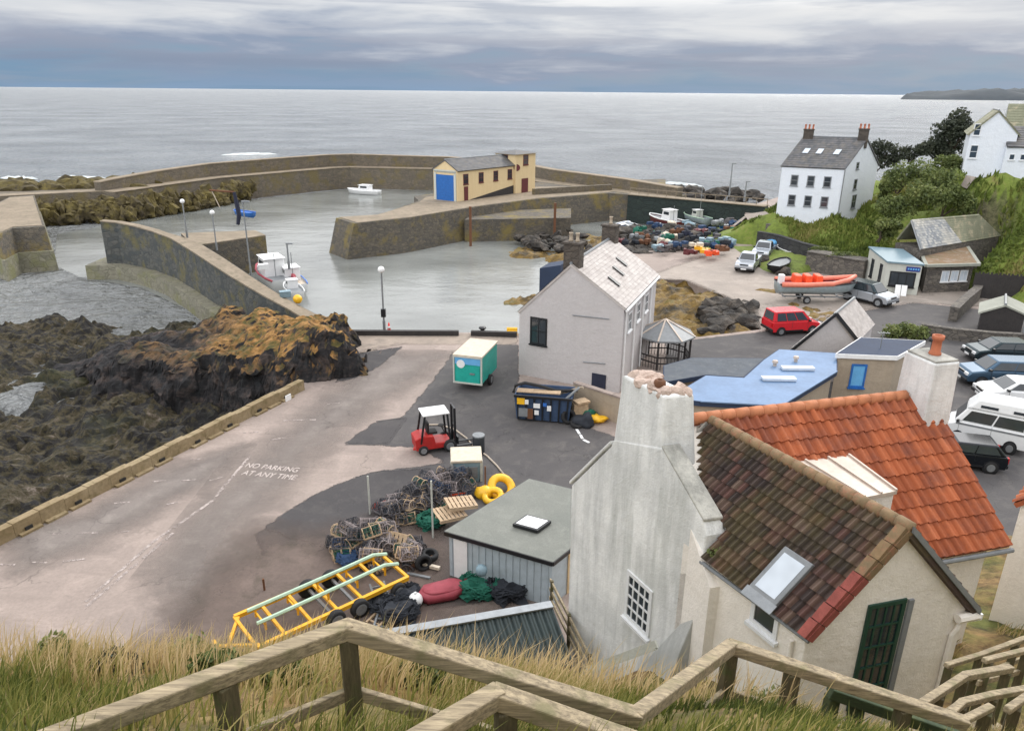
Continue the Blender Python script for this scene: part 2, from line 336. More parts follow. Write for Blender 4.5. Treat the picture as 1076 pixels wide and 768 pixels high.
M['bark'] = timber('bark', S(84,72,60), S(60,52,44)); M['skin'] = plain('skin', S(206,160,136), .6, var=.05); M['navy'] = plain('navy_cloth', S(40,44,62), .9); M['maroon'] = plain('maroon_frame', S(96,40,44), .6)
M['dustbin'] = plain('plastic_bin', S(44,48,52), .5); M['skip'] = plain('blue_steel_skip', S(58,78,108), .6, .1, .35); M['fish'] = plain('grey_blue_tub', S(128,152,164), .5); M['tubcream'] = plain('cream_tub', S(206,194,176), .6)
M['greyblue'] = plain('grey_blue_hull', S(156,172,178), .4); M['grpink'] = plain('faded_orange_tube', S(222,128,106), .5); M['greenplant'] = M['leaf']
M['grass'] = attr_mat('grass_blades', [(0., S(62,74,32)), (.25, S(100,110,50)), (.48, S(146,142,78)), (.7, S(190,168,122)), (1., S(218,194,154))], .8, trans=.4)
# ------------------------------------------------------------------ camera, sky, sun
cd = bpy.data.cameras.new('camera'); cam = bpy.data.objects.new('camera', cd); COL.objects.link(cam); scene.camera = cam
cam.matrix_world = Matrix(((_R.x, -_D.x, -_F.x, 0), (_R.y, -_D.y, -_F.y, 0), (_R.z, -_D.z, -_F.z, EYE), (0, 0, 0, 1)))
cd.sensor_width = 36; cd.lens = FPX/1076*36; cd.clip_start = .05; cd.clip_end = 60000
SUN_EL, SUN_AZ = math.radians(34), math.radians(34)      # azimuth right of straight ahead
w = bpy.data.worlds.new('World'); scene.world = w; w.use_nodes = True; t = w.node_tree; bg = t.nodes['Background']
sky = t.nodes.new('ShaderNodeTexSky'); sky.sky_type = 'NISHITA'; sky.sun_disc = False; sky.sun_elevation = SUN_EL; sky.sun_rotation = SUN_AZ
def wn(ty, **k):
    x = t.nodes.new(ty)
    for a, b in k.items(): setattr(x, a, b)
    return x
tc = wn('ShaderNodeTexCoord'); sp = wn('ShaderNodeSeparateXYZ'); t.links.new(tc.outputs['Generated'], sp.inputs[0])
def wramp(fac, stops):
    x = wn('ShaderNodeValToRGB'); e = x.color_ramp.elements
    while len(e) < len(stops): e.new(.5)
    for k, (p, c) in enumerate(stops): e[k].position = p; e[k].color = c if hasattr(c, '__len__') else (c, c, c, 1)
    t.links.new(fac, x.inputs[0]); return x.outputs[0]
def wnoise(sc, scale, detail, off=(0, 0, 0)):
    m = wn('ShaderNodeMapping'); m.inputs['Scale'].default_value = sc; m.inputs['Location'].default_value = off; t.links.new(tc.outputs['Generated'], m.inputs[0])
    x = wn('ShaderNodeTexNoise'); x.inputs['Scale'].default_value = scale; x.inputs['Detail'].default_value = detail; x.inputs['Roughness'].default_value = .55; x.inputs['Distortion'].default_value = .3
    t.links.new(m.outputs[0], x.inputs[0]); return x.outputs['Fac']
def wmix(fac, a, b, mode='MIX'):
    x = wn('ShaderNodeMix', data_type='RGBA', blend_type=mode)
    for v, i in ((fac, 0), (a, 6), (b, 7)):
        if hasattr(v, 'is_linked'): t.links.new(v, x.inputs[i])
        else: x.inputs[i].default_value = v
    return x.outputs[2]
def wmath(op, a, b):
    x = wn('ShaderNodeMath', operation=op)
    for v, i in ((a, 0), (b, 1)):
        if hasattr(v, 'is_linked'): t.links.new(v, x.inputs[i])
        else: x.inputs[i].default_value = v
    return x.outputs[0]
n1 = wnoise((2.0, 2.0, 13), 2.4, 8); n2 = wnoise((1.7, 1.7, 20), 2.9, 7, (3.1, 1.7, .4))
zz = wmath('ADD', sp.outputs[2], wmath('MULTIPLY', wmath('SUBTRACT', n1, .5), .17))
base = wramp(zz, [(0., S(126,160,192)), (.018, S(142,166,192)), (.038, S(150,164,190)), (.06, S(188,196,212)), (.085, S(226,229,235)), (.12, S(246,246,247)), (.3, S(244,244,244))])
cl = wmix(wramp(n2, [(.45, 0.), (.62, .8)]), base, wramp(sp.outputs[2], [(0., S(140,170,204)), (.03, S(136,152,180)), (.05, S(158,166,188)), (.08, S(210,214,224)), (.1, S(176,184,200)), (.2, S(240,240,242))]))
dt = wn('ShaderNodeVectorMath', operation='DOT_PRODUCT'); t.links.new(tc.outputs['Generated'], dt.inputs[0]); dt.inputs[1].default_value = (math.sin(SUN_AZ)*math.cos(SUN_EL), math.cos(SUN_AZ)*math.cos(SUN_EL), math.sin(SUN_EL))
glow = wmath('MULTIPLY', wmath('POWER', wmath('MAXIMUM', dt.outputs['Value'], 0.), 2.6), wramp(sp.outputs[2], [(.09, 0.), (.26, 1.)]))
dt2 = wn('ShaderNodeVectorMath', operation='DOT_PRODUCT'); t.links.new(tc.outputs['Generated'], dt2.inputs[0]); dt2.inputs[1].default_value = (-.5, -.68, .53)  # bright sky lobe added out of view, behind left, to lift walls facing the camera
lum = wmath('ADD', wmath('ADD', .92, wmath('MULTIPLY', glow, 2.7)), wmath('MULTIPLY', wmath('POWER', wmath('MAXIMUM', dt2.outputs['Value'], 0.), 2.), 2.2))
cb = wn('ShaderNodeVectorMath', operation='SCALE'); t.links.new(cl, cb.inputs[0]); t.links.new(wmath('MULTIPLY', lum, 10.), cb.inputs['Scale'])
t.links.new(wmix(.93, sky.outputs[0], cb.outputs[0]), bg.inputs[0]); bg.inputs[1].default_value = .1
sl = bpy.data.lights.new('sun', 'SUN'); so = bpy.data.objects.new('sun', sl); COL.objects.link(so); sl.energy = 1.25; sl.angle = math.radians(10); sl.color = (1, .95, .88)
sd = Vector((math.sin(SUN_AZ)*math.cos(SUN_EL), math.cos(SUN_AZ)*math.cos(SUN_EL), math.sin(SUN_EL))); so.rotation_euler = sd.to_track_quat('Z', 'Y').to_euler()
scene.view_settings.view_transform = 'Standard'; scene.view_settings.look = 'None'; scene.view_settings.exposure = .0; scene.view_settings.gamma = 1
scene.cycles.max_bounces = 5; scene.cycles.use_denoising = True; scene.cycles.caustics_reflective = False
# ------------------------------------------------------------------ water
def water(name, amp, deep, rough, sc, stretch):
    n = N(name); v = n.coord(stretch); v2 = n.coord((1, 1, 1))
    a = n.noise(v, sc, 5, .62, .5); b = n.noise(v2, sc*7.3, 4, .65, .3); c = n.noise(v, sc*.31, 3, .5)
    h = n.math('ADD', n.math('MULTIPLY', a, 1.), n.math('ADD', n.math('MULTIPLY', b, .24), n.math('MULTIPLY', c, 1.2)))
    n.bump(h, 1., amp); n.b.inputs['IOR'].default_value = 1.333
    return n.out(n.mix(n.ramp(c, [(.3, 0.), (.7, 1.)]), deep, mul(deep, 1.7)), rough)
M['sea'] = water('open_sea_water', 13., (.23, .24, .245, 1), .16, .085, (.8, 1, 1))
M['harbour'] = water('harbour_water', .06, (.15, .158, .153, 1), .08, .5, (.6, 1, 1))
mb = MB(); mb.sheet([(-26000, -40), (26000, -40), (26000, 40000), (-26000, 40000)], -3.5); tag(mb.build('sea', M['sea']), kind='structure')
hp = [P(83,291,-3.5), P(150,303,-3.5), P(205,330,-3.5), (-20,58), (-12.5,52.9), (2,52.9), (8,56), (16,74), (22,92), (36,112), (28,132), (24,150), P(470,200,-3.5), P(365,199,-3.5), P(232,214,-3.5), P(120,236,-3.5), P(60,246,-3.5), P(57,279,-3.5)]
mb = MB(); mb.sheet(hp, -3.485); tag(mb.build('harbour_water', M['harbour']), kind='structure')
M['foam'] = ground('sea_foam', S(226,230,232), S(205,214,216), None, 1, 3, .5)
x, y, f = grid(-1, 1, -1, 1, .04)
def foam(u0, v0, u1, v1, hw, seed):
    a, b = P(u0, v0, -3.4), P(u1, v1, -3.4); gx, gy, gf = grid(0, 1, -1, 1, .05)
    w_ = hw*(1-np.abs(2*gx-1)**3)*(.75+.5*fbm2(gx*6+seed, gx*0, 3)); px = a.x+(b.x-a.x)*gx; py = a.y+(b.y-a.y)*gx+gy*w_
    z = -3.45+.7*np.sqrt(np.clip(1-gy*gy, 0, 1))*(.6+.4*fbm2(gx*14, gy*3+seed, 4))*(1-np.abs(2*gx-1)**3)
    return rawmesh('breaking_wave', np.stack([px, py, z], 1), gf, M['foam'])
for k, a in enumerate([(232,163,292,162,2.6), (60,186,120,189,2.0), (0,187,40,188,1.6), (690,192,740,196,1.)]): tag(foam(*a, k*3.3), kind='structure')
# ------------------------------------------------------------------ quay and land
land = [(-32,0), (-20.6,24.9), (-12.9,41.2), (-12.9,46), (-12.39,52.9), (.33,52.85), (7.4,52.8), P(690,352), P(735,354), P(800,346), P(797,324), P(720,293), P(676,292), P(640,288), P(640,268), P(700,262), P(745,263), P(765,245), P(785,226), (36,118), (60,150), (140,150), (140,0)]
mb = MB(); mb.slab(land, -6, 0); tag(mb.build('quay_ground', M['concrete']), kind='structure')
def soften(src, width, nscale, namp):
    """copy of a ground material whose worn edge frays out"""
    m = src.copy(); t_ = m.node_tree; nd = t_.nodes; a = nd.new('ShaderNodeAttribute'); a.attribute_name = 'v'; tc_ = nd.new('ShaderNodeTexCoord'); no = nd.new('ShaderNodeTexNoise')
    no.inputs['Scale'].default_value = nscale; no.inputs['Detail'].default_value = 8; no.inputs['Roughness'].default_value = .7; t_.links.new(tc_.outputs['Object'], no.inputs[0])
    ma = nd.new('ShaderNodeMath'); ma.operation = 'MULTIPLY_ADD'; t_.links.new(no.outputs['Fac'], ma.inputs[0]); ma.inputs[1].default_value = namp; t_.links.new(a.outputs['Fac'], ma.inputs[2])
    mr = nd.new('ShaderNodeMapRange'); mr.inputs[1].default_value = namp*.5-width/2; mr.inputs[2].default_value = namp*.5+width/2; t_.links.new(ma.outputs[0], mr.inputs[0])
    tr = nd.new('ShaderNodeBsdfTransparent'); mx = nd.new('ShaderNodeMixShader'); b_ = nd['Principled BSDF']; t_.links.new(mr.outputs[0], mx.inputs[0]); t_.links.new(tr.outputs[0], mx.inputs[1]); t_.links.new(b_.outputs[0], mx.inputs[2]); t_.links.new(mx.outputs[0], nd['Material Output'].inputs[0]); return m
_soft = {}
def patch(name, pix, z, mat, width=.12, nscale=1.2, namp=.7, step=.35):
    poly = [tuple(P(u, v))[:2] for u, v in pix]; xs, ys = [p[0] for p in poly], [p[1] for p in poly]; x, y, f = grid(min(xs)-1, max(xs)+1, min(ys)-1, max(ys)+1, step); s_ = sdist(x, y, poly); keep = (s_[f] > -.9-width).all(1); f = f[keep]
    used = np.unique(f); ren = np.full(len(x), -1); ren[used] = np.arange(len(used)); k = (mat.name, width, nscale, namp)
    if k not in _soft: _soft[k] = soften(mat, width, nscale, namp)
    return tag(rawmesh(name, np.stack([x[used], y[used], np.full(len(used), z)], 1), ren[f], _soft[k], attr=s_[used]), kind='structure')
patch('asphalt_yard', [(268,562), (330,522), (385,497), (470,486), (440,470), (363,466), (424,437), (455,400), (475,372), (488,362), (545,362), (545,420), (700,480), (640,600), (470,640), (300,640)], .004, M['asphalt'])
patch('tarmac_repair', [(276,556), (300,538), (340,515), (385,497), (455,492), (440,560), (340,575)], .008, M['asphalt_dark'])
patch('tarmac_repair', [(352,402), (372,372), (424,364), (398,385), (372,398)], .008, M['asphalt_dark'])
patch('tarmac_repair', [(362,466), (395,443), (427,439), (408,466)], .008, M['asphalt_dark'])
patch('dirt_yard', [(150,700), (236,600), (280,560), (340,566), (440,545), (470,560), (470,640), (560,640), (560,720), (300,720)], .012, M['dirt'], 2.6, .5, 2.4)
patch('tyre_worn_lane', [(330,470), (400,420), (470,372), (400,372), (320,440), (230,520), (170,600), (200,640), (250,560)], .003, M['worn'], 3.0, .4, 3.0)
patch('damp_patch', [(10,560), (90,540), (190,490), (250,470), (210,510), (100,570), (20,600)], .0025, M['worn'], 2.0, .4, 2.5)
patch('quay_paving', [(366,349.5), (543,351), (543,362), (488,362), (424,362), (375,372), (366,366)], .008, M['edge'])
patch('car_park', [(700,360), (735,356), (800,349), (870,333), (960,318), (1076,330), (1200,420), (1200,700), (960,520), (700,440)], .004, M['asphalt'], .12, 1.2, .7, .6)
patch('harbour_road', [(676,293), (700,283), (745,268), (765,258), (800,268), (840,300), (940,300), (1010,300), (1090,310), (1090,325), (960,318), (870,331), (800,345), (797,325), (720,294)], .008, M['road'], .8, .8, 1.2, .6)
for pts in ([(363,467), (408,466.5)], [(395,443), (427,438.5)], [(408,466), (427,439)]):
    a, b = P(*pts[0]), P(*pts[1]); mb = MB(); mb.beam((a.x, a.y, .01), (b.x, b.y, .01), .12, .006); tag(mb.build('tarmac_joint', M['asphalt_dark']), kind='structure')
# kerb edge of the quay (dark fender beam) 
mb = MB(); mb.beam(P(366,349.5,.18), P(482,350,.18), .35, .36); mb.beam(P(495,350,.18), P(543,351.5,.18), .35, .36)
tag(mb.build('quay_edge_beam', M['darkwood']), 'low dark timber beam along the harbour edge of the quay', 'kerb')
# ------------------------------------------------------------------ shore
PZ = lambda u, v: P(u, v, -3.5)[:2]
shore = [PZ(-160,340), PZ(0,340), PZ(50,337), PZ(95,338), PZ(140,347), PZ(200,338), (-24,62), (-15.5,55), (-13,50), (-11.5,20), (-30,0), (-70,0)]
x, y, f = grid(-66, -11, 18, 74, .22)
s_ = sdist(x, y, shore)
big = fbm2(x*.16, y*.16, 5, .55); fine = fbm2(x*.9+5, y*.9, 5, .6, 3.)
z = -4.9+1.75*sm(-2.5, 2.2, s_)+.85*np.abs(big)*sm(-1, 4, s_)+.42*fine*sm(-3, 0, s_)+.3*np.floor(2.4*(big+.25*fine))*.5
z += sm(20, 0, np.hypot(x+19, y-36))*.5
for u, v, r in ((4,426,1.1), (16,416,1.2), (22,434,.8), (66,392,1.2), (78,386,.8), (130,353,1.1), (73,421,.6), (40,404,.5)):
    q = P(u, v, -3.5); d = np.hypot((x-q.x)*.8, y-q.y)/r+.25*fine; z = np.where(d < 1.6, z*sm(.7, 1.6, d)+(1-sm(.7, 1.6, d))*-3.9, z)
n = N('weedy_shore_rock'); v = n.coord(); a = n.noise(v, .33, 8, .65); b = n.noise(v, 2.2, 8, .72)
c_ = n.ramp(n.math('ADD', n.math('MULTIPLY', a, .45), n.math('MULTIPLY', b, .55)), [(.38, S(14,13,15)), (.47, S(30,27,26)), (.53, S(66,59,36)), (.59, S(84,74,60)), (.67, S(136,124,116))])
c_ = n.mix(n.ramp(n.noise(v, .13, 5), [(.52, 0.), (.64, .45)]), c_, S(54,60,30)); n.bump(b, .8, .35); M['shore'] = n.out(c_, .8)
tag(rawmesh('rocky_shore', np.stack([x, y, z], 1), f, M['shore'], smooth=False), kind='structure')
# outcrop
oc = [(-9.4,43.4), (-10.2,46.5), (-11.6,51.2), (-15.5,54.5), (-24,59.5), (-33,58.5), (-35.5,54), (-33,49.5), (-27,46.2), (-21,44.2), (-16,42.6), (-12.7,41.8)]
x, y, f = grid(-38, -7.5, 39.5, 62, .14)
wx = x+.9*fbm2(x*.45, y*.45, 4, .6, 1.3); wy = y+.9*fbm2(x*.45, y*.45, 4, .6, 7.7); s_ = sdist(wx, wy, oc)
top = np.interp(x, [-36, -31, -26, -20, -15, -12, -9.5], [-2.9, -2.0, -.8, .4, 1.5, 2.7, 2.7])+.75*fbm2(x*.3, y*.3, 4, .5)+.12*np.round(3*fbm2(x*.5+3, y*.5, 3))
foot = np.interp(x, [-20, -13, -12, -9], [-3.6, -2.6, -.4, -.4]); k_ = np.clip(s_/1.5, 0, 1)**.75
z = foot+(top-foot)*k_+.3*fbm2(x*.8, y*.8, 4, .5, 2.)*sm(-.2, .8, s_); z = np.where(s_ < 0, np.where(y > 49.5, -7., foot-.6)+.2*fbm2(x, y, 3), z)
cliffn = fbm3(np.stack([x*1.6, y*1.6, z*1.1], 1), 4, .6); ex = 1-sm(1.2, 2.2, s_)
gx = x+.22*cliffn*ex; gy = y+.3*fbm3(np.stack([x*.9+9, y*.9, z*2.4], 1), 3, .5)*ex
n = N('outcrop_rock'); v = n.coord(); ge = n.n('ShaderNodeNewGeometry'); sp_ = n.n('ShaderNodeSeparateXYZ'); n.l(ge.outputs['True Normal'], sp_.inputs[0])
r_ = n.ramp(n.noise(n.coord((1, 1, 1.8)), .9, 8, .7), [(.34, S(15,15,19)), (.5, S(38,36,38)), (.62, S(76,66,62)), (.73, S(112,98,92))])
r_ = n.mix(n.ramp(n.noise(n.coord((1, 1, .25)), 1.1, 6, .7), [(.5, 0.), (.7, .6)]), r_, S(40,46,50))
g_ = n.ramp(n.noise(v, .8, 8, .7), [(.33, S(52,58,28)), (.44, S(92,82,38)), (.53, S(136,100,52)), (.61, S(172,130,76)), (.7, S(104,102,52))])
sel = n.ramp(n.math('ADD', sp_.outputs[2], n.math('MULTIPLY', n.math('SUBTRACT', n.noise(v, 1.3, 6), .5), .9)), [(.5, 0.), (.72, 1.)]); sz = n.n('ShaderNodeSeparateXYZ'); n.l(v, sz.inputs[0])
hi = n.n('ShaderNodeMapRange'); hi.inputs[1].default_value = -.8; hi.inputs[2].default_value = 1.2; n.l(sz.outputs[2], hi.inputs[0])
c_ = n.mix(n.math('MULTIPLY', sel, hi.outputs[0]), r_, g_); n.bump(n.noise(v, 4, 8, .7), .8, .25); M['outcrop'] = n.out(c_, .9)
tag(rawmesh('rock_outcrop', np.stack([gx, gy, z], 1), f, M['outcrop'], smooth=False), kind='structure')
ocx, ocy, ocz, ocs = gx, gy, z, s_
# weedy beach in the corner of the harbour and rocks below the far quay
x, y, f = grid(-10, 34, 50, 122, .4)
z = -1.7+.35*fbm2(x*.3, y*.3, 5, .6); pt = [(14,58,-.5), (12,55,-.7), (18,64,-.35), (20,56,-.4), (22,60,-.2), (16,66,-.35), (13,70,-.4), (8,74,-3.2), (3,66,-4.6), (4,58,-4.4), (-8,60,-6), (-8,80,-6), (0,92,-5), (3,98,-3.2), (8,92,-2.7), (10,86,-2.2), (14,80,-1.4), (16,92,-1.5), (18,100,-2.3), (24,108,-2.8), (10,106,-3), (2,108,-4.2), (20,84,-.8), (30,118,-4.4), (8,118,-4.6), (-6,112,-6), (-9,100,-6), (2,84,-5)]
z = idw(x, y, pt, 3.)+.45*fbm2(x*.35, y*.35, 5, .6)+.25*fbm2(x*1.3, y*1.3, 4, .6)
n = N('weed_covered_beach'); v = n.coord(); b = n.noise(v, .5, 8, .7)
c_ = n.ramp(b, [(.36, S(36,32,24)), (.47, S(88,70,32)), (.55, S(122,96,40)), (.64, S(96,88,44)), (.72, S(128,112,92))]); n.bump(n.noise(v, 3, 8, .7), .7, .2); M['beach'] = n.out(c_, .75)
tag(rawmesh('weedy_beach', np.stack([x, y, z], 1), f, M['beach'], smooth=False), kind='structure')
def rocks(pix, n_, rmin, rmax, mat, zf, seed, name='boulder_bank'):
    r = random.Random(seed); a, b, c, d = [P(u, v, zf) for u, v in pix]; mb = MB()
    for k in range(n_):
        s, q = r.random(), r.random(); p = a.lerp(b, s).lerp(d.lerp(c, s), q); rr = r.uniform(rmin, rmax)
        mb.blob((p.x, p.y, zf+rr*.2), (rr*r.uniform(.8, 1.5), rr*r.uniform(.8, 1.3), rr*r.uniform(.6, .9)), 2, .55, k+seed*31, 1.1)
    return mb.build(name, mat)
n = N('boulder_stone'); v = n.coord(); c_ = n.ramp(n.noise(v, .9, 8, .7), [(.35, S(28,27,28)), (.5, S(58,54,50)), (.65, S(98,90,82)), (.75, S(132,122,112))]); n.bump(n.noise(v, 5, 8, .7), .8, .15); M['boulder'] = n.out(c_, .9)
tag(rocks([(640,272), (745,270), (740,242), (650,238)], 190, .35, 1.0, M['boulder'], -.6, 3), kind='structure')
tag(rocks([(560,262), (630,268), (600,240), (520,236)], 90, .3, .8, M['boulder'], -2.7, 9), kind='structure')
tag(rocks([(740,352), (800,345), (792,324), (745,318)], 60, .35, .9, M['boulder'], -.55, 5), kind='structure')
tag(rocks([(790,300), (830,296), (805,262), (786,268)], 8, .4, .8, M['boulder'], .1, 8), kind='structure')
tag(rocks([(690,212), (800,220), (800,204), (700,200)], 30, .8, 1.8, M['boulder'], -2.6, 12), kind='structure')
# headland across the bay
x, y, f = grid(1500, 4300, 3300, 5200, 40)
qh = x/y; z = -60+(80*sm(.475, .50, qh)+16*sm(.56, .64, qh)+16*sm(.5, .56, qh))*sm(3300, 3700, y)*(.9+.22*fbm2(x*.004, y*.003, 5, .6)); z = np.where(qh < .47, -60, z)
M['headland'] = ground('hazy_headland', S(44,56,66), S(36,46,56), S(54,64,68), .004, .02, .1)  # distance haze is put into the blue-grey colour, no air is built
hd = rawmesh('headland', np.stack([x, y, z], 1), f, M['headland']); tag(hd, kind='structure')
# ------------------------------------------------------------------ harbour walls
def V2(a): return Vector((a[0], a[1], 0))
def wallrun(root, name, inner, outer, z0, z1, mat, batter=0.):
    """masonry body between two plan lines"""
    mb = MB(); n = len(inner); vs = []
    for k in range(n):
        i, o = V2(inner[k]), V2(outer[k]); d = (o-i).normalized()*batter; za = z0[k] if hasattr(z0, '__len__') else z0; zb = z1[k] if hasattr(z1, '__len__') else z1
        vs += [(i-d)+Vector((0, 0, za)), i+Vector((0, 0, zb)), o+Vector((0, 0, zb)), (o+d)+Vector((0, 0, za))]
    fs = []
    for k in range(n-1):
        for j in range(4): fs.append((k*4+j, k*4+(j+1) % 4, (k+1)*4+(j+1) % 4, (k+1)*4+j))
    fs += [(0, 1, 2, 3), tuple((n-1)*4+j for j in (3, 2, 1, 0))]
    mb.add(vs, fs); return mb.build(name, mat, root)
# curved inner pier
pp = [(105,232,2.95), (122,233.5,2.8), (140,237,2.7), (160,242.5,2.55), (180,250,2.4), (200,262,2.2), (220,275,2.0), (240,288,1.75), (260,300,1.5), (280,311.5,1.3), (300,322,1.1), (322,335,.95), (345,347,.8)]
op = [P(*a) for a in pp]; wd = np.interp(range(13), [0, 4, 8, 12], [3.3, 3.0, 2.5, 2.4])
nr = []
for k in range(13):
    d = (op[min(k+1, 12)]-op[max(k-1, 0)]); d.z = 0; d.normalize(); nr.append(Vector((-d.y, d.x, 0)))
off = lambda dist: [(o+n_*float(dist[k] if hasattr(dist, '__len__') else dist)).to_2d() for k, (o, n_) in enumerate(zip(op, nr))]
pier = thing('stone_pier', 'curved stone pier with high dark parapet sweeping from the quay into the harbour mouth', 'pier', (op[6].x, op[6].y, -3.5))
wallrun(pier, 'body', off(wd), off(.7), -5, [p.z-1.05 for p in op], M['pier_dark'], .2)
wallrun(pier, 'parapet', off(.72), off(0), -2.5, [p.z-.13 for p in op], M['pier_dark'], .1)
wallrun(pier, 'coping', off(.82), off(-.08), [p.z-.128 for p in op], [p.z for p in op], M['piertop'])
wallrun(pier, 'deck', off(wd-.12), off(.85), [p.z-1.046 for p in op], [p.z-.98 for p in op], M['piertop'])
pl_ = off(-1.3); d0 = (op[0]-op[1]); d0.z = 0; d0.normalize(); e0 = (op[0]+d0*1.9+nr[0]*-1.3).to_2d(); e1 = (op[0]+d0*1.9+nr[0]*5).to_2d()
wallrun(pier, 'plinth', [e1]+off(.2)[:11], [e0]+pl_[:11], -5, -1.9, M['plinth'], .15)
# outer sea wall
ii = [(120,202), (140,199.5), (185,193), (232,187), (300,181), (355,176.4), (368,176), (465,178), (540,186), (565,191), (643,201), (700,208)]
ip = [P(u, v, 1.) for u, v in ii]; nn = []
for k in range(len(ip)):
    d = ip[min(k+1, len(ip)-1)]-ip[max(k-1, 0)]; d.z = 0; d.normalize(); nn.append(Vector((-d.y, d.x, 0)))
offw = lambda dd: [(p+q*dd).to_2d() for p, q in zip(ip, nn)]
sw = thing('sea_wall', 'long cranked stone breakwater with a tall outer parapet, running behind the yellow boathouse', 'harbour wall', (ip[5].x, ip[5].y, -3.5))
wallrun(sw, 'wharf', offw(0), offw(6), -6, .92, M['farpier'], .25); wallrun(sw, 'walkway', offw(-.1), offw(3), .922, 1.04, M['piertop'])
zt = [2.3, 2.6, 3.0, 3.3, 3.4, 3.4, 3.4, 3.2, 3.1, 2.95, 2.7, 2.2]
wallrun(sw, 'parapet', offw(3.02), offw(4.6), -1, zt, M['farpier'], .1); wallrun(sw, 'coping', offw(2.95), offw(4.7), [a+.003 for a in zt], [a+.16 for a in zt], M['piertop'])
# weedy causeway on the left, and the pier stub
cz = thing('old_causeway', 'low weed-covered stone causeway at the far left of the harbour mouth', 'pier', (-70, 118, -3.5))
ca = [P(u, v, 1.) for u, v in [(-120,214), (-40,208), (20,205), (80,202), (122,200.5)]]
wallrun(cz, 'body', [(p.x, p.y) for p in ca], [(p.x-2, p.y+9) for p in ca], -6, .9, M['farpier'], .8); wallrun(cz, 'path', [(p.x, p.y) for p in ca], [(p.x-.6, p.y+3) for p in ca], .902, 1.0, M['piertop'])
M['weedrock'] = ground('weed_covered_rock', S(62,54,36), S(112,100,52), S(44,36,36), .5, 3, .9)
r_ = random.Random(5); mb = MB()
for k in range(300):
    u = r_.uniform(-60, 265); p = P(u, np.interp(u, [0, 140, 265], [206, 201, 184.5]), 1.); dy = r_.uniform(-3.4, -.6); mb.blob((p.x, p.y+dy, -3.4+2.6*(dy+3.8)/3), (r_.uniform(.5, 1.3), r_.uniform(.5, 1.0), r_.uniform(.6, 1.3)), 2, .7, k, 1.5)
for k in range(60):
    u = r_.uniform(-60, 128); p = P(u, np.interp(u, [0, 140], [204, 199]), 1.); mb.blob((p.x, p.y+r_.uniform(5, 10), .9), (r_.uniform(1.6, 3.4), r_.uniform(1, 2), r_.uniform(.8, 1.7)), 2, .5, k+200, 1.2)
tag(mb.build('weedy_rocks', M['weedrock']), kind='structure')
stub = thing('pier_head', 'blunt rounded pier head of pale weedy stone at the left edge of the harbour entrance', 'pier', (-60, 90, -3.5))
s1 = [P(0,246,1.5), P(13,240,1.5), P(47,238,1.5), P(36,205,1.5), P(10,207,1.5), P(-40,232,1.5)]
mb = MB(); s2 = [Vector((p.x*1., p.y, -1.3)) for p in s1]; c0 = sum((Vector(p) for p in s1), Vector())/6
low = [c0.xy+(p.xy-c0.xy)*1.07 for p in s1]
mb.add([(p.x, p.y, 1.5) for p in s1]+[(q.x, q.y, -1.2) for q in low], [tuple(range(6))]+[(i, i+6, (i+1) % 6+6, (i+1) % 6) for i in range(6)]); mb.build('head', M['pier'], stub)
mb = MB(); lo2 = [c0.xy+(p.xy-c0.xy)*1.12 for p in s1]; lo3 = [c0.xy+(p.xy-c0.xy)*1.17 for p in s1]
mb.add([(q.x, q.y, -1.203) for q in lo2]+[(q.x, q.y, -5) for q in lo3], [tuple(range(6))]+[(i, i+6, (i+1) % 6+6, (i+1) % 6) for i in range(6)]); mb.build('plinth', M['plinth'], stub)
mb = MB(); mb.slab([c0.xy+(p.xy-c0.xy)*.93 for p in s1], 1.5, 1.56); mb.build('deck', M['piertop'], stub)
# middle pier with boathouse
mp = thing('harbour_pier', 'broad middle pier of mossy rubble stone carrying the boathouse', 'pier', (-10, 108, -3.5))
mpp = [P(353,229,1), P(372,235,1), P(430,229,1), P(500,217.5,1), P(566,209,1), P(640,203,1), P(700,208,1), (30,150), (-2,140), (-16,121), P(440,211,1), P(395,227,1)]
mb = MB(); c0 = Vector((0, 118)); n_ = len(mpp)
mb.add([(p[0], p[1], 1) for p in mpp]+[(p[0]+(p[0]-c0.x)*.02-(.9 if k in (0, 1, 11) else 0), p[1]-(1.3 if k < 6 else 0), -5) for k, p in enumerate(mpp)], [tuple(range(n_))]+[(i, i+n_, (i+1) % n_+n_, (i+1) % n_) for i in range(n_)]); mb.build('body', M['pier'], mp)
mb = MB(); mb.slab([(p[0]*.985, p[1]+.5) for p in mpp[:6]]+[(24,138), (0,134), (-14,120), P(440,213,1), P(397,226,1)], 1., 1.05); mb.build('deck', M['piertop'], mp)
mb = MB(); mb.slab([P(488,231,-.3), P(600,229,-.3), P(600,219,-.3), P(500,222,-.3)], -5, -.3); mb.build('landing_ledge', M['pier'], mp)
mb = MB(); a, b = P(560,205,1), P(642,200,1); mb.beam(a+Vector((0, 0, .5)), b+Vector((0, 0, .5)), .6, 1.); mb.build('parapet', M['farpier'], mp)
for u, v in ((494.5,228), (583,224)):
    q = P(u, v-4, 1.0); mb = MB(); mb.beam((q.x, q.y-.75, -4), (q.x, q.y-.75, 2.0), .35, .35); mb.build('fender_pile', M['rust'], mp)
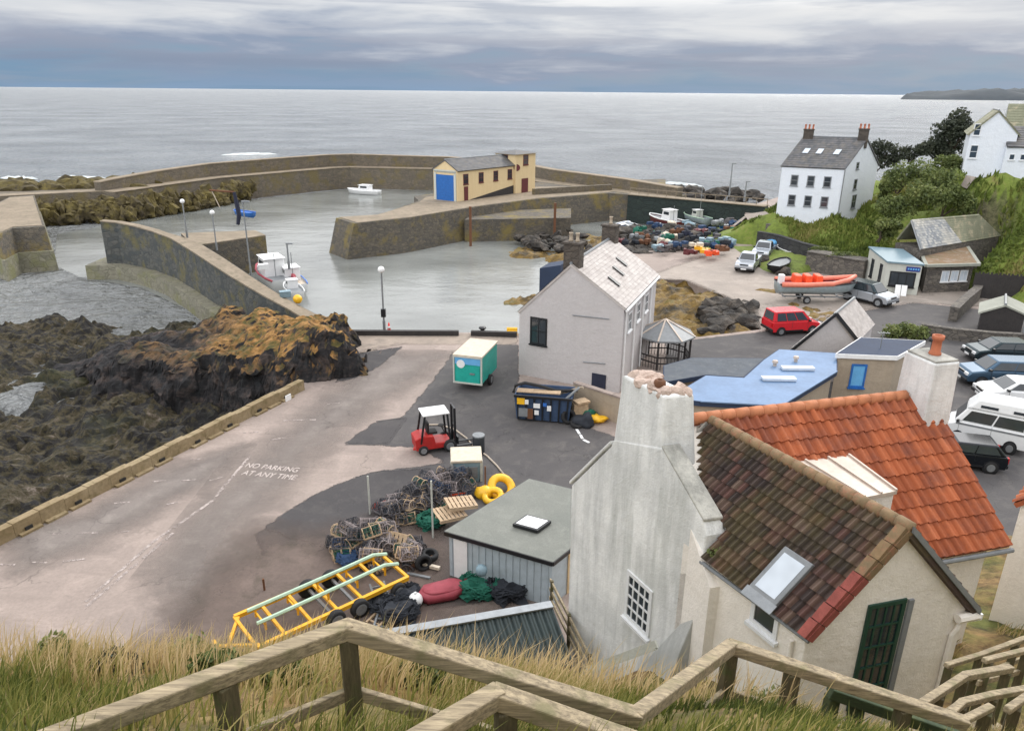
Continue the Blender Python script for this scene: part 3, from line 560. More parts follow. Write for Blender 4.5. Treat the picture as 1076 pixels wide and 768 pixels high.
# slipway down from the boathouse door
slw = P(455,213,1.03); mb = MB(); a, b = P(463,213,1.05), P(404,232,-1.2)
mb.add([(a.x-2, a.y+1, 1.07), (a.x+2, a.y-1.6, 1.07), (b.x+1, b.y-1, -3.6), (b.x-2.4, b.y+2.4, -3.6), (a.x-2, a.y+1, -4), (a.x+2, a.y-1.6, -4)], [(0, 1, 2, 3), (1, 5, 2), (0, 3, 4), (0, 4, 5, 1), (3, 2, 5, 4)])
tag(mb.build('slipway', M['road']), 'sloping concrete slipway running down from the blue boathouse door', 'slipway')
# dark inner jetty beside the curved pier
a, b = P(196,256,.9), P(279,246,.9); jt = thing('inner_jetty', 'short square stone jetty behind the curved pier, near the blue boat', 'jetty', (a.x, a.y, -3.5))
jp = [P(203,258,.7), P(279,247,.7), P(268,242,.7), P(190,245,.7)]; mb = MB(); mb.slab(jp, -5, .6); mb.build('body', M['pier'], jt); mb = MB(); mb.slab(jp, .602, .7); mb.build('deck', M['piertop'], jt)
# low kerb wall along the left of the quay
a, b = Vector((-25.6,13.6,0)), P(318,409,0); k_ = thing('quay_wall', 'low lichen-stained concrete wall with drain holes along the left edge of the quay', 'wall', ((a.x+b.x)/2, (a.y+b.y)/2, 0))
d = (b-a).normalized(); nl = Vector((-d.y, d.x, 0)); L = (b-a).length; mb = MB(); m = 28; M['kerb'] = ground('lichened_concrete', S(134,116,86), S(154,138,110), S(104,94,60), .8, 6, .5)
for k in range(m):
    p = a+d*(L*k/m); q = a+d*(L*(k+1)/m-.004); h = .62+.03*math.sin(k*2.1); mb.prism([p+nl*.28+Vector((0, 0, -1)), p-nl*.2+Vector((0, 0, -1)), p-nl*.16+Vector((0, 0, h)), p+nl*.24+Vector((0, 0, h))], q-p)
mb.build('wall_course', M['kerb'], k_, bevel=.012); mb = MB()
for k in range(m):
    if k % 4 != 3: p = a+d*(L*(k+.1)/m)-nl*.26; mb.beam(p+Vector((0, 0, .05)), p+d*L/m*.82+Vector((0, 0, .05)), .26, .1)
mb.build('footing', M['kerb'], k_); mb = MB()
for k in range(0, m, 2): p = a+d*(L*(k+.5)/m)-nl*.2; mb.box(p+Vector((0, 0, .14)), (.3, .06, .2), math.atan2(d.y, d.x))
mb.build('drain_hole', M['black'], k_); mb = MB(); p = P(297,417,.35); mb.box(p-nl*.0+Vector((.35, -.1, 0)), (.45, .04, .34), math.atan2(d.y, d.x)); mb.build('white_patch', M['white'], k_)
# painted lines and the lettering on the quay
def dash(u0, v0, u1, v1, wd_=.1):
    a, b = P(u0, v0), P(u1, v1); mb = MB(); mb.beam((a.x, a.y, .010), (b.x, b.y, .010), wd_, .008); return tag(mb.build('painted_line', M['whiteline']), kind='structure')
for q in [(297,442,332,441), (340,425,360,423), (255,455,272,454), (285,462,300,460), (200,483,214,482), (160,506,174,505), (120,529,138,527), (55,561,72,560), (84,560,103,560), (175,530,190,527), (66,590,90,587), (34,591,50,591), (0,593,16,593), (190,505,206,504), (220,505,234,501), (120,560,136,558)]: dash(*q)
for q in [(262,480,222,527), (222,527,160,570), (160,570,90,632), (182,560,120,612), (120,612,88,640)]: dash(*q, .14)
def text(s, name, mat, size, loc, mrot, parent=None, ext=.004):
    cu = bpy.data.curves.new(name, 'FONT'); cu.body = s; cu.size = size; cu.extrude = ext; cu.align_x = 'CENTER'; o = bpy.data.objects.new(name, cu); COL.objects.link(o)
    dg = bpy.context.evaluated_depsgraph_get(); me = bpy.data.meshes.new_from_object(o.evaluated_get(dg)); bpy.data.objects.remove(o); me.materials.clear(); me.materials.append(mat)
    o = bpy.data.objects.new(name, me); COL.objects.link(o); o.matrix_world = Matrix.Translation(Vector(loc)-(wloc(parent) if parent else Vector()))@mrot
    if parent: o.parent = parent
    return o
a, b = P(258,495), P(308,494.5)
for s_t, u, v in (('NO PARKING', 284, 493.5), ('AT ANY TIME', 281, 501.5)):
    p = P(u, v); o = text(s_t, 'painted_lettering', M['letterpaint'], .62, (p.x, p.y, .012), Matrix.Rotation(math.radians(-10), 4, 'Z')@Matrix.Diagonal((.72, 1, 1, 1))); tag(o, kind='structure')
# ------------------------------------------------------------------ roofs and buildings
def tiled(mb, e0, e1, r1, r0, nu, nv, amp=0., lip=.03, ks=1, lift=.02, jit=.35, stag=False):
    """courses of tiles between eave e0-e1 and ridge r0-r1"""
    e0, e1, r1, r0 = map(Vector, (e0, e1, r1, r0)); nrm = (e1-e0).cross(r0-e0).normalized()
    if nrm.z < 0: nrm = -nrm
    base = mb.col
    for j in range(nv):
        vals = [random.random() for _ in range(nu+1)]
        for i in range(nu):
            rows = []
            dz = random.uniform(-.004, .004) if amp else 0
            for jj, h in ((j/nv, lip), ((j+1.06)/nv, 0)):
                row = []
                for k in range(ks+1):
                    s = (i+k/ks)/nu
                    if stag and j % 2: s = min(max(s+.5/nu, 0), 1)
                    pr = 0 if ks == 1 else amp*1.5*math.sin(math.pi*(k/ks)/.6) if k/ks < .6 else -amp*.4*math.sin(math.pi*(k/ks-.6)/.4)
                    jj2 = min(jj, 1); p = e0.lerp(e1, s).lerp(r0.lerp(r1, s), jj2); row.append(p+nrm*(lift+pr+h+dz))
                rows.append(row)
            mb.col = min(max(.5+(vals[i]-.5)*2*jit, 0), 1); n0 = len(mb.v)
            mb.add(rows[0]+rows[1]+[p-nrm*lip for p in rows[0]], [(k, k+1, ks+2+k, ks+1+k) for k in range(ks)]+[(k, 2*ks+2+k, 2*ks+3+k, k+1) for k in range(ks)])
    mb.col = base
def deck(mb, e0, e1, r1, r0, th=.12):
    e0, e1, r1, r0 = map(Vector, (e0, e1, r1, r0)); n = (e1-e0).cross(r0-e0).normalized()
    if n.z < 0: n = -n
    mb.prism([e0, e1, r1, r0], -n*th)
def frame_window(root, c, a, n, w_, h, nx=1, ny=2, mat='whitewin', fr=.06, sill=True, up=Vector((0, 0, 1)), name='window', glass='glass'):
    """frame standing proud of the wall with a recessed pane; c = centre on the wall, a = along, n = outward"""
    c = Vector(c); a = Vector(a).normalized(); n = Vector(n).normalized(); mb = MB(); g = MB()
    def bar(x0, y0, x1, y1, t_, d_=.07): mb.beam(c+a*x0+up*y0+n*.01, c+a*x1+up*y1+n*.01, t_ if abs(x1-x0) < 1e-6 else d_, d_ if abs(x1-x0) < 1e-6 else t_, up=tuple(n) if abs(x1-x0) < 1e-6 else tuple(up))
    hw, hh = w_/2, h/2
    for x_ in (-hw, hw): mb.prism([c+a*(x_-fr/2)+up*-hh-n*.03, c+a*(x_+fr/2)+up*-hh-n*.03, c+a*(x_+fr/2)+up*-hh+n*.04, c+a*(x_-fr/2)+up*-hh+n*.04], up*h)
    for y_ in (-hh, hh): mb.prism([c+a*(-hw-fr/2)+up*(y_-fr/2)-n*.031, c+a*(-hw-fr/2)+up*(y_+fr/2)-n*.031, c+a*(-hw-fr/2)+up*(y_+fr/2)+n*.043, c+a*(-hw-fr/2)+up*(y_-fr/2)+n*.043], a*(w_+fr))
    for k in range(1, nx): x_ = -hw+w_*k/nx; mb.prism([c+a*(x_-fr*.22)+up*-hh-n*.01, c+a*(x_+fr*.22)+up*-hh-n*.01, c+a*(x_+fr*.22)+up*-hh+n*.03, c+a*(x_-fr*.22)+up*-hh+n*.03], up*h)
    for k in range(1, ny): y_ = -hh+h*k/ny; mb.prism([c+a*-hw+up*(y_-fr*.25)-n*.011, c+a*-hw+up*(y_+fr*.25)-n*.011, c+a*-hw+up*(y_+fr*.25)+n*.033, c+a*-hw+up*(y_-fr*.25)+n*.033], a*w_)
    if sill: mb.prism([c+a*(-hw-.1)+up*(-hh-fr/2-.08)-n*.03, c+a*(-hw-.1)+up*(-hh-fr/2-.002)-n*.03, c+a*(-hw-.1)+up*(-hh-fr/2-.002)+n*.12, c+a*(-hw-.1)+up*(-hh-fr/2-.08)+n*.12], a*(w_+.2))
    o = mb.build(name, M[mat], root)
    g.prism([c+a*-hw+up*-hh+n*.004, c+a*hw+up*-hh+n*.004, c+a*hw+up*hh+n*.004, c+a*-hw+up*hh+n*.004], n*.006); g.build('pane', M[glass], o); return o
def up_(p, z): return Vector((p[0], p[1], z))
def gabled(root, C, a, b, zb, ze, zr, wallmat, roofmat, nu, nv, oh=.18, apex=.5, amp=0, ks=1, zel=None, roofname='roof', tile=True, ohg=.12):
    """C ground corner; a = vector along the gable, b = vector along the ridge"""
    C, a, b = V2(C), V2(a), V2(b); zel = ze if zel is None else zel
    A = [up_(C, zb), up_(C+a, zb), up_(C+a, zel), up_(C+a*apex, zr), up_(C, ze)]
    mb = MB(); mb.prism(A, b); mb.build('wall', wallmat, root)
    bn, an = b.normalized(), a.normalized(); r0 = up_(C+a*apex, zr)-bn*ohg; r1 = r0+b+bn*2*ohg
    out = MB(); s = []
    for e, zz_, sg in ((C, ze, -1), (C+a, zel, 1)):
        hor = (Vector((r0.x, r0.y))-Vector((e.x, e.y))).length if False else abs(((C+a*apex)-e).length); sl = (zr-zz_)/hor
        e0 = up_(e, zz_)-bn*ohg+an*sg*oh; e0.z -= oh*sl; e1 = e0+b+bn*2*ohg; s.append((e0, e1))
        up1 = Vector((0, 0, .13))
        deck(out, e0+up1, e1+up1, r1+up1, r0+up1, .12)
        if tile: tiled(out, e0+up1, e1+up1, r1+up1, r0+up1, nu, nv, amp, .02, ks)
        else: out.col = .5
    o = out.build(roofname, roofmat, root)
    mb = MB(); mb.tube([r0+Vector((0, 0, .17)), r1+Vector((0, 0, .17))], .09, 6); mb.build('ridge_tiles', M['ridge'] if amp else M['grey'], o)
    return o, r0, r1, s
def chimney(root, c, sx, sy, z0, z1, rz, mat, pots=2, potmat=None, capm=None):
    mb = MB(); mb.box((c[0], c[1], (z0+z1)/2), (sx, sy, z1-z0), rz); o = mb.build('chimney', mat, root, bevel=.02)
    mb = MB(); mb.box((c[0], c[1], z1+.06), (sx+.14, sy+.14, .12), rz); mb.build('chimney_cap', capm or mat, o)
    for k in range(pots):
        d_ = Matrix.Rotation(rz, 3, 'Z')@Vector(((k-(pots-1)/2)*.42 if sx >= sy else 0, (k-(pots-1)/2)*.42 if sy > sx else 0, 0)); mb = MB()
        mb.lathe([(.12, 0), (.13, .1), (.1, .12), (.1, .42), (.13, .46), (.13, .52), (.08, .52), (.08, .3)], (c[0]+d_.x, c[1]+d_.y, z1+.12), 10); mb.build('chimney_pot', potmat or M['stonepot'], o, smooth=True)
    return o
dirv = lambda deg, L=1.: Vector((math.cos(math.radians(deg))*L, math.sin(math.radians(deg))*L, 0))
# --- boathouse
C0 = P(481,212,1.05); bh = thing('boathouse', 'yellow lifeboat house with big blue door and square tower on the middle pier', 'boathouse', tuple(C0))
la, fa = dirv(50, 14.2), dirv(146, 4.7); z0 = 1.05
gabled(bh, C0, fa, la, z0, 5.6, 7.0, M['yellowrender'], M['slate'], 26, 9, .25)
fn = dirv(50+180); fn = Vector((-math.sin(math.radians(146)), math.cos(math.radians(146)), 0)); fn = fn if fn.y < 0 else -fn; ln = Vector((math.sin(math.radians(50)), -math.cos(math.radians(50)), 0))
mb = MB(); c = C0+fa*.5; dw = fa.normalized()
mb.prism([up_(c+dw*-1.75, z0)+fn*.05, up_(c+dw*1.75, z0)+fn*.05, up_(c+dw*1.75, 4.9)+fn*.05, up_(c+dw*-1.75, 4.9)+fn*.05], fn*.06); o = mb.build('door', M['blue'], bh)
mb = MB()
for k in range(1, 9): mb.beam(up_(c+dw*-1.75, z0+k*.43)+fn*.12, up_(c+dw*1.75, z0+k*.43)+fn*.12, .03, .04)
mb.build('door_rib', M['blue'], o); mb = MB()
for s_ in (-1.95, 1.95): mb.prism([up_(c+dw*(s_-.2), z0)+fn*.02, up_(c+dw*(s_+.2), z0)+fn*.02, up_(c+dw*(s_+.2), z0)+fn*.16, up_(c+dw*(s_-.2), z0)+fn*.16], (0, 0, 4.1))
mb.prism([up_(c+dw*-2.15, 5.2)+fn*.02, up_(c+dw*2.15, 5.2)+fn*.02, up_(c+dw*2.15, 5.45)+fn*.19, up_(c+dw*-2.15, 5.45)+fn*.19], (0, 0, .2)); mb.build('door_surround', M['kiosk'], bh)
for k in range(4):
    frame_window(bh, up_(C0+la*(.13+k*.245), 4.25), la, ln, 1.0, 1.45, 2, 2, 'maroon', .12)
mb = MB(); mb.prism([up_(C0+la*.1, z0)+ln*.02, up_(C0+la*.16, z0)+ln*.02, up_(C0+la*.16, z0+2.1)+ln*.02, up_(C0+la*.1, z0+2.1)+ln*.02], ln*.06); mb.build('side_door', M['maroon'], bh)
mb = MB(); q0 = C0+la*.2+ln*.01; q1 = C0+la*.93+ln*.01; mb.add([up_(q0, z0), up_(q1, z0), up_(q1, z0+1.35), up_(q0, z0+.05), up_(q0, z0)+ln*.05, up_(q1, z0)+ln*.05, up_(q1, z0+1.35)+ln*.05, up_(q0, z0+.05)+ln*.05], [(0,1,2,3),(4,5,6,7),(0,1,5,4),(1,2,6,5),(2,3,7,6),(3,0,4,7)]); mb.build('undercroft_shade', M['darkwood'], bh)  # dark sheet on the wall stands in for the shaded undercroft gap
T0 = C0+la*.94+ln*.35; ta, tb = dirv(50, 5.2), dirv(140, 4.4); mb = MB(); mb.prism([up_(T0, z0), up_(T0+ta, z0), up_(T0+ta, 7.3), up_(T0, 7.3)], tb); tw = mb.build('tower', M['yellowrender'], bh)
mb = MB(); cc = T0+(ta+tb)/2; R4 = [T0-ta*.08-tb*.08, T0+ta*1.08-tb*.08, T0+ta*1.08+tb*1.08, T0-ta*.08+tb*1.08]; mb.add([up_(p, 7.303) for p in R4]+[up_(cc, 7.85)], [(3,2,1,0), (0,1,4), (1,2,4), (2,3,4), (3,0,4)]); mb.build('tower_roof', M['slate'], bh)
frame_window(bh, up_(T0+ta*.5, 6.3), ta, ln, 1.2, 1.5, 2, 2, 'maroon', .14); frame_window(bh, up_(T0+tb*.5, 6.5), -tb, fn, 1.0, 1.2, 2, 1, 'maroon', .1)
mb = MB(); mb.prism([up_(T0+ta*.3, z0)+ln*.02, up_(T0+ta*.62, z0)+ln*.02, up_(T0+ta*.62, z0+2.3)+ln*.02, up_(T0+ta*.3, z0+2.3)+ln*.02], ln*.06); mb.build('tower_door', M['maroon'], bh)
mb = MB(); mb.lathe([(.02, 0), (.55, 0), (.55, .08), (.02, .08)], up_(T0+ta*.05, 5.2)+ln*.05, 14, 'Y'); mb.build('crest_plaque', M['maroon'], bh)
# --- big grey harbour building
G0 = P(545,393); ga = PL(650,416, G0, -27)-G0; ga.z = 0; el = PL(545,328, G0, -27).z; ap_ = PL(600,278, G0, -27); er = PL(648,324, G0, -27).z
hb = thing('harbour_building', 'tall pale grey gable-ended house with a stone slate roof on the quay edge', 'house', tuple(G0))
gb = dirv(68, 9.2); afr = (ap_-G0).dot(ga)/ga.dot(ga)
ro, r0, r1, ss = gabled(hb, G0, ga, gb, 0, el, ap_.z-.1, M['greyrender'], M['slatepale'], 30, 16, .12, afr, zel=er, ohg=.06)
gn = Vector((ga.y, -ga.x, 0)).normalized(); gn = gn if gn.y < 0 else -gn; sn_ = Vector((gb.y, -gb.x, 0)).normalized()
frame_window(hb, PL(566,348, G0, -27), ga, gn, 1.05, 1.65, 2, 2, 'blackpaint', .1)
mb = MB(); c = PL(629,405, G0, -27); an = ga.normalized(); mb.prism([c-an*.45+Vector((0, 0, -.8)), c+an*.45+Vector((0, 0, -.8)), c+an*.45+Vector((0, 0, .75)), c-an*.45+Vector((0, 0, .75))], gn*.05); mb.build('door', M['navy'], hb)
for t_ in (.04, .3, .55, .8): q = G0+ga+gb*t_+sn_*.08; mb = MB(); mb.tube([up_(q, 0), up_(q, er-.1)], .06, 6); mb.build('downpipe', M['white'], hb)
mb = MB(); q = G0+ga+sn_*.16; mb.tube([up_(q, er-.08), up_(q+gb, er-.08)], .09, 6); mb.build('gutter', M['white'], hb)
for k in range(3): frame_window(hb, up_(G0+ga+gb*(.18+.25*k), er-1.2), gb, sn_, .8, 1.1, 2, 2)
e1_, e2_ = ss[1]; rn = (e2_-e1_).cross(r0-e1_).normalized(); rn = rn if rn.z > 0 else -rn
for k, (s_, tt) in enumerate(((.24, .42), (.46, .5), (.66, .58))):
    p = e1_.lerp(e2_, s_).lerp(r0.lerp(r1, s_), tt)+rn*.19; dr = (r0-e1_).normalized(); al = gb.normalized(); mb = MB(); mb.prism([p-al*.18-dr*.45, p+al*.18-dr*.45, p+al*.18+dr*.45, p-al*.18+dr*.45], rn*.05); mb.build('rooflight', M['blackpaint'], ro)
chm = stone('dark_chimney_stone', S(96,88,80), S(72,66,62), S(58,54,50), 2.6)
cg = up_(G0+ga*afr, 0); chimney(hb, cg+gb*.05, 1.0, .75, ap_.z-.9, ap_.z+1.15, math.radians(-27), chm, 2, M['tanrender']); chimney(hb, cg+gb*.95, 1.0, .75, ap_.z-.8, ap_.z+.9, math.radians(-27), chm, 1, M['tanrender'])
mb = MB(); q = G0+ga*.05+gb*.75; mb.prism([up_(q, 0), up_(q-an*1.6, 0), up_(q-an*1.6, el+1.2), up_(q, el+1.6)], gb*.22); mb.build('lean_to', M['navyroof'], hb)
for (u0, v0, u1, v1) in ((602,331,640,335), (613,380,636,382)): mb = MB(); mb.tube([PL(u0, v0, G0, -27)+gn*.04, PL(u1, v1, G0, -27)+gn*.04], .035, 5); mb.build('service_cable', M['grey'], hb)
# yard wall in front of the building
a, b = P(603,428,0), P(655,446,0); yw = thing('yard_wall', 'short tan rendered yard wall between the blue skip and the white gable', 'wall', tuple(a)); mb = MB(); mb.beam(a+Vector((0, 0, .75)), b+Vector((0, 0, .75)), .25, 1.5); mb.build('wall_face', M['tanrender'], yw); mb = MB(); mb.beam(a+Vector((0, 0, 1.555)), b+Vector((0, 0, 1.555)), .34, .1); mb.build('coping', M['concrete'], yw)
# --- white house with six windows
W0 = P(880,226,4.); wh = thing('white_house', 'white two-storey house with slate roof and six front windows above the grassy bank', 'house', tuple(W0))
wf, ws = dirv(155, 6.7), dirv(42, 8.6); wz = 4.
# ridge runs along the front
ro, r0, r1, ss = gabled(wh, W0, ws, wf, wz-1.2, 9.1, 12.15, M['housewhite'], M['slate'], 26, 14, .15)
wn_ = Vector((-math.sin(math.radians(155)), math.cos(math.radians(155)), 0)); wn_ = wn_ if wn_.y < 0 else -wn_; sn2 = Vector((math.sin(math.radians(42)), -math.cos(math.radians(42)), 0))
for k in range(3):
    for zc in (5.35, 7.6): frame_window(wh, up_(W0+wf*(.24+.265*k), zc), wf, wn_, .72, 1.12, 1, 2, 'grey', .1)
frame_window(wh, up_(W0+ws*.38, 7.2), ws, sn2, .7, 1.1, 1, 2, 'grey', .1); frame_window(wh, up_(W0+ws*.36, 9.3), ws, sn2, .6, .7, 1, 2, 'grey', .1); frame_window(wh, up_(W0+ws*.42, 5.2), ws, sn2, 1.0, 1.5, 2, 2, 'grey', .1)
e1_, e2_ = ss[0]; rn = (e2_-e1_).cross(r0-e1_).normalized(); rn = rn if rn.z > 0 else -rn; dr = (r0-e1_).normalized(); al = wf.normalized()
for s_ in (.3, .57, .78):
    p = e1_.lerp(e2_, s_).lerp(r0.lerp(r1, s_), .52)+rn*.18; mb = MB(); mb.prism([p-al*.3-dr*.42, p+al*.3-dr*.42, p+al*.3+dr*.42, p-al*.3+dr*.42], rn*.06); mb.build('rooflight', M['skyglass'], ro)
cw = up_(W0+ws*.5, 0); chimney(wh, cw+wf*.06, .8, 1.1, 11.2, 13.2, math.radians(65), chm, 3); chimney(wh, cw+wf*.94, .8, 1.1, 11.2, 13.0, math.radians(65), chm, 3)
mb = MB(); q = W0+ws*.12+sn2*.08; mb.tube([up_(W0+wn_*.08+sn2*.05, 4), up_(W0+wn_*.08+sn2*.05, 9)], .06, 6); mb.build('downpipe', M['grey'], wh)
# --- second white house at the right edge
H0 = P(1012,176,9.7); h2 = thing('gabled_white_house', 'white gabled house with a low side extension on the hill at the right edge', 'house', tuple(H0)); ha, hbv = dirv(-8, 4.7), dirv(62, 9)
gabled(h2, H0, ha, hbv, 8, 13.2, 15.4, M['housewhite'], M['slateweed'], 20, 10, .3)
hn = Vector((-math.sin(math.radians(8)), -math.cos(math.radians(8)), 0))
for u, v, w_, h_ in ((1023,159.5,.75,1.3), (1027,136.5,.65,1.15)): frame_window(h2, PL(u, v, H0, -8), ha, hn, w_, h_, 1, 2, 'whitewin', .08)
X0 = H0+ha*.78+hn*.5; mb = MB(); ex_ = dirv(-8, 12); ey = dirv(75, 5); mb.prism([up_(X0, 8), up_(X0+ex_, 8), up_(X0+ex_, 11.9), up_(X0, 11.9)], ey); mb.build('extension_wall', M['housewhite'], h2)
mb = MB(); e0 = up_(X0-hn*-.2, 11.95); e1 = e0+ex_; deck(mb, e0, e1, up_(X0+ex_+ey*.6, 13.9), up_(X0+ey*.6, 13.9), .12); tiled(mb, e0, e1, up_(X0+ex_+ey*.6, 13.9), up_(X0+ey*.6, 13.9), 26, 9); mb.build('extension_roof', M['slate'], h2)
for k in range(4): frame_window(h2, up_(X0+ex_*(.06+k*.09), 10.9), ex_, hn, .5, .55, 1, 1, 'whitewin', .06)
Y0 = H0+dirv(-8, 3.6)+dirv(62, 4); mb = MB(); yb = dirv(-8, 14); yd = dirv(62, 4); mb.prism([up_(Y0, 9), up_(Y0+yd, 9), up_(Y0+yd, 13.6), up_(Y0+yd*.5, 16.0), up_(Y0, 13.6)], yb); mb.build('rear_wing', M['housewhite'], h2)
mb = MB(); 
for e, sg in ((Y0, -1), (Y0+yd, 1)): e0 = up_(e, 13.75); deck(mb, e0, e0+yb, up_(Y0+yd*.5+yb, 16.15), up_(Y0+yd*.5, 16.15), .1); tiled(mb, e0, e0+yb, up_(Y0+yd*.5+yb, 16.15), up_(Y0+yd*.5, 16.15), 26, 9)
mb.build('rear_roof', M['slateweed'], h2)
# ------------------------------------------------------------------ hillside behind the harbour
hpts = [(30.9,88.2,4), (37.2,85.7,4), (33,92,4), (41,90,4.1), (45,97,4.2), (34,96,3.9), (36.8,84.3,3.5), (30.4,86.9,3.4), (29.6,89.5,3.3), (44,92,4.3)]
hpts += [tuple(P(*a)) for a in [(813,234,2.8), (850,235,2.8), (890,236,2.9), (812,242,1.3), (850,244,1.3), (890,245,1.5), (788,238,.1), (800,241,.7), (810,246,1.0), (850,250,1.0), (890,251,1.2), (795,258,.5), (820,262,.9), (845,268,.9), (862,274,.9),
    (790,262,-.5), (815,270,-.5), (840,279,-.5), (866,290,-.5), (890,296,-.5), (905,298,-.5), (895,270,1.2), (905,284,.6), (915,262,1.8), (935,262,1.2), (945,252,2.2), (965,252,1.6), (1000,246,2.0), (1030,248,2.2), (1055,255,2.0), (930,300,-.5), (965,306,-.5), (1000,306,-.5), (1030,300,-.5), (1076,300,-.5), (970,285,.2), (1030,280,.4), (1076,275,.8),
    (925,236,3.2), (935,226,4.2), (960,222,4.9), (990,222,5.2), (1025,222,5.2), (1055,232,4.6), (1085,240,4.2), (930,205,5.0), (945,195,6.2), (970,200,6.6), (1000,205,6.2), (960,184,7.6), (985,180,8.6), (1000,178,9.3), (1012,178,9.6), (1040,181,9.6), (1080,183,9.7), (1020,192,8.3), (1045,196,7.9), (1076,198,8.0), (1045,212,6.3), (1076,216,6.2), (1120,190,9.8), (1150,240,5), (1150,280,1), (922,190,4.9)]]
hpts += [(23,54,-.6), (23,70,-.6), (23,90,-.6), (25,98,-.6), (29,100,-.6), (29,94,1.2), (34,60,-.6), (45,58,-.6), (31,99,1.5), (36,103,1), (24,106,-2), (36,112,-4), (48,108,1.5), (50,101,4.4), (54,97,6.5), (60,108,3), (66,98,8.5), (78,100,9), (80,88,10), (62,88,9.8), (55,86,9.7), (70,122,-6), (48,122,-8), (90,118,-3), (100,100,8), (132,110,4), (60,135,-9), (110,150,-9), (132,150,-9), (23,150,-9), (132,80,9), (132,54,3), (80,62,-.5), (60,56,-.6), (23,118,-7), (60,66,-.4), (70,70,1.2)]
from mathutils.geometry import delaunay_2d_cdt
_tv, _te, _tf, _a, _b, _c = delaunay_2d_cdt([Vector((p[0], p[1])) for p in hpts], [], [], 0, 1e-4)
_tz = [min(hpts, key=lambda q: (q[0]-v.x)**2+(q[1]-v.y)**2)[2] for v in _tv]
def tin(x, y):
    z = np.full(x.shape, -9.)
    for a, b, c in _tf:
        A, B, C = _tv[a], _tv[b], _tv[c]; d = (B.y-C.y)*(A.x-C.x)+(C.x-B.x)*(A.y-C.y)
        if abs(d) < 1e-9: continue
        l0 = ((B.y-C.y)*(x-C.x)+(C.x-B.x)*(y-C.y))/d; l1 = ((C.y-A.y)*(x-C.x)+(A.x-C.x)*(y-C.y))/d; l2 = 1-l0-l1
        k = (l0 >= -1e-6) & (l1 >= -1e-6) & (l2 >= -1e-6); z = np.where(k, l0*_tz[a]+l1*_tz[b]+l2*_tz[c], z)
    return z
x, y, f = grid(23, 132, 54, 150, .6); z = tin(x, y); z = z+.3*fbm2(x*.3, y*.3, 5, .6)*sm(.2, 1.4, z)*np.where((np.hypot(x-37, y-90) < 9) | ((y < 84) & (x < 45)), .2, 1.)
n = N('hill_turf'); v = n.coord(); a = n.noise(v, .16, 7, .6); b = n.noise(v, 2.4, 7, .7)
c_ = n.ramp(n.math('ADD', n.math('MULTIPLY', a, .6), n.math('MULTIPLY', b, .4)), [(.34, S(58,66,34)), (.45, S(92,104,46)), (.53, S(108,124,50)), (.62, S(126,122,70)), (.72, S(118,104,76))])
ge = n.n('ShaderNodeNewGeometry'); sp_ = n.n('ShaderNodeSeparateXYZ'); n.l(ge.outputs['Normal'], sp_.inputs[0]); c_ = n.mix(n.ramp(sp_.outputs[2], [(.22, 1.), (.4, 0.)]), c_, n.ramp(b, [(.4, S(60,58,44)), (.6, S(104,100,76))])); n.bump(b, .8, .15); M['turfhill'] = n.out(c_, .95)
hill = tag(rawmesh('hillside', np.stack([x, y, z], 1), f, M['turfhill']), kind='structure')
_zg = tin(x, y).reshape(int(round((150-54)/.6))+1, -1)
def HZ(px, py):
    a, b = (px-23)/.6, (py-54)/.6; i, j = int(math.floor(a)), int(math.floor(b))
    if i < 0 or j < 0 or i >= _zg.shape[1]-1 or j >= _zg.shape[0]-1: return -9.
    a -= i; b -= j; return float((_zg[j, i]*(1-a)+_zg[j, i+1]*a)*(1-b)+(_zg[j+1, i]*(1-a)+_zg[j+1, i+1]*a)*b)
def hitz(u, v):
    """ground point on the hillside seen at a pixel"""
    a = ray(u, v); p = Vector((0, 0, EYE)); t = 40.
    while t < 170:
        q = p+a*t
        if q.z <= max(HZ(q.x, q.y), 0): return q
        t += .25
    return q
def strip(name, pix, wd_, mat, lift=.05):
    pts = [hitz(*a) for a in pix]; mb = MB(); vs = []
    for k, p in enumerate(pts):
        d = pts[min(k+1, len(pts)-1)]-pts[max(k-1, 0)]; d.z = 0; d.normalize(); l = Vector((-d.y, d.x, 0))*wd_/2
        for q in (p-l, p+l): vs.append((q.x, q.y, max(HZ(q.x, q.y), 0)+lift+.1))
    mb.add(vs, [(2*k, 2*k+1, 2*k+3, 2*k+2) for k in range(len(pts)-1)]); return tag(mb.build(name, mat), kind='structure')
def strip2(name, pts, wd_, mat):
    pts = [P(*a) for a in pts]; mb = MB(); vs = []
    q = [pts[0].lerp(pts[-1], 0)]; q = []
    for k in range(len(pts)-1): q += [pts[k].lerp(pts[k+1], j/4) for j in range(4)]
    q.append(pts[-1])
    for k, p in enumerate(q):
        d = q[min(k+1, len(q)-1)]-q[max(k-1, 0)]; d.z = 0; d.normalize(); l = Vector((-d.y, d.x, 0))*wd_/2
        for e in (p-l, p+l): vs.append((e.x, e.y, max(HZ(e.x, e.y), HZ(p.x, p.y))+.38))
    mb.add(vs, [(2*k, 2*k+1, 2*k+3, 2*k+2) for k in range(len(q)-1)]); return tag(mb.build(name, mat), kind='structure')
strip2('hill_path', [(1016,181,9.4), (1030,190,8.5), (1046,202,7.3), (1060,213,6.3), (1076,228,5.3)], 1.0, M['road'])
strip2('hill_road', [(768,239,.2), (788,240,.2), (810,244,1.1), (830,246.5,1.05), (850,248,1.05), (870,249,1.2), (890,249,1.4)], 2.2, M['road'])
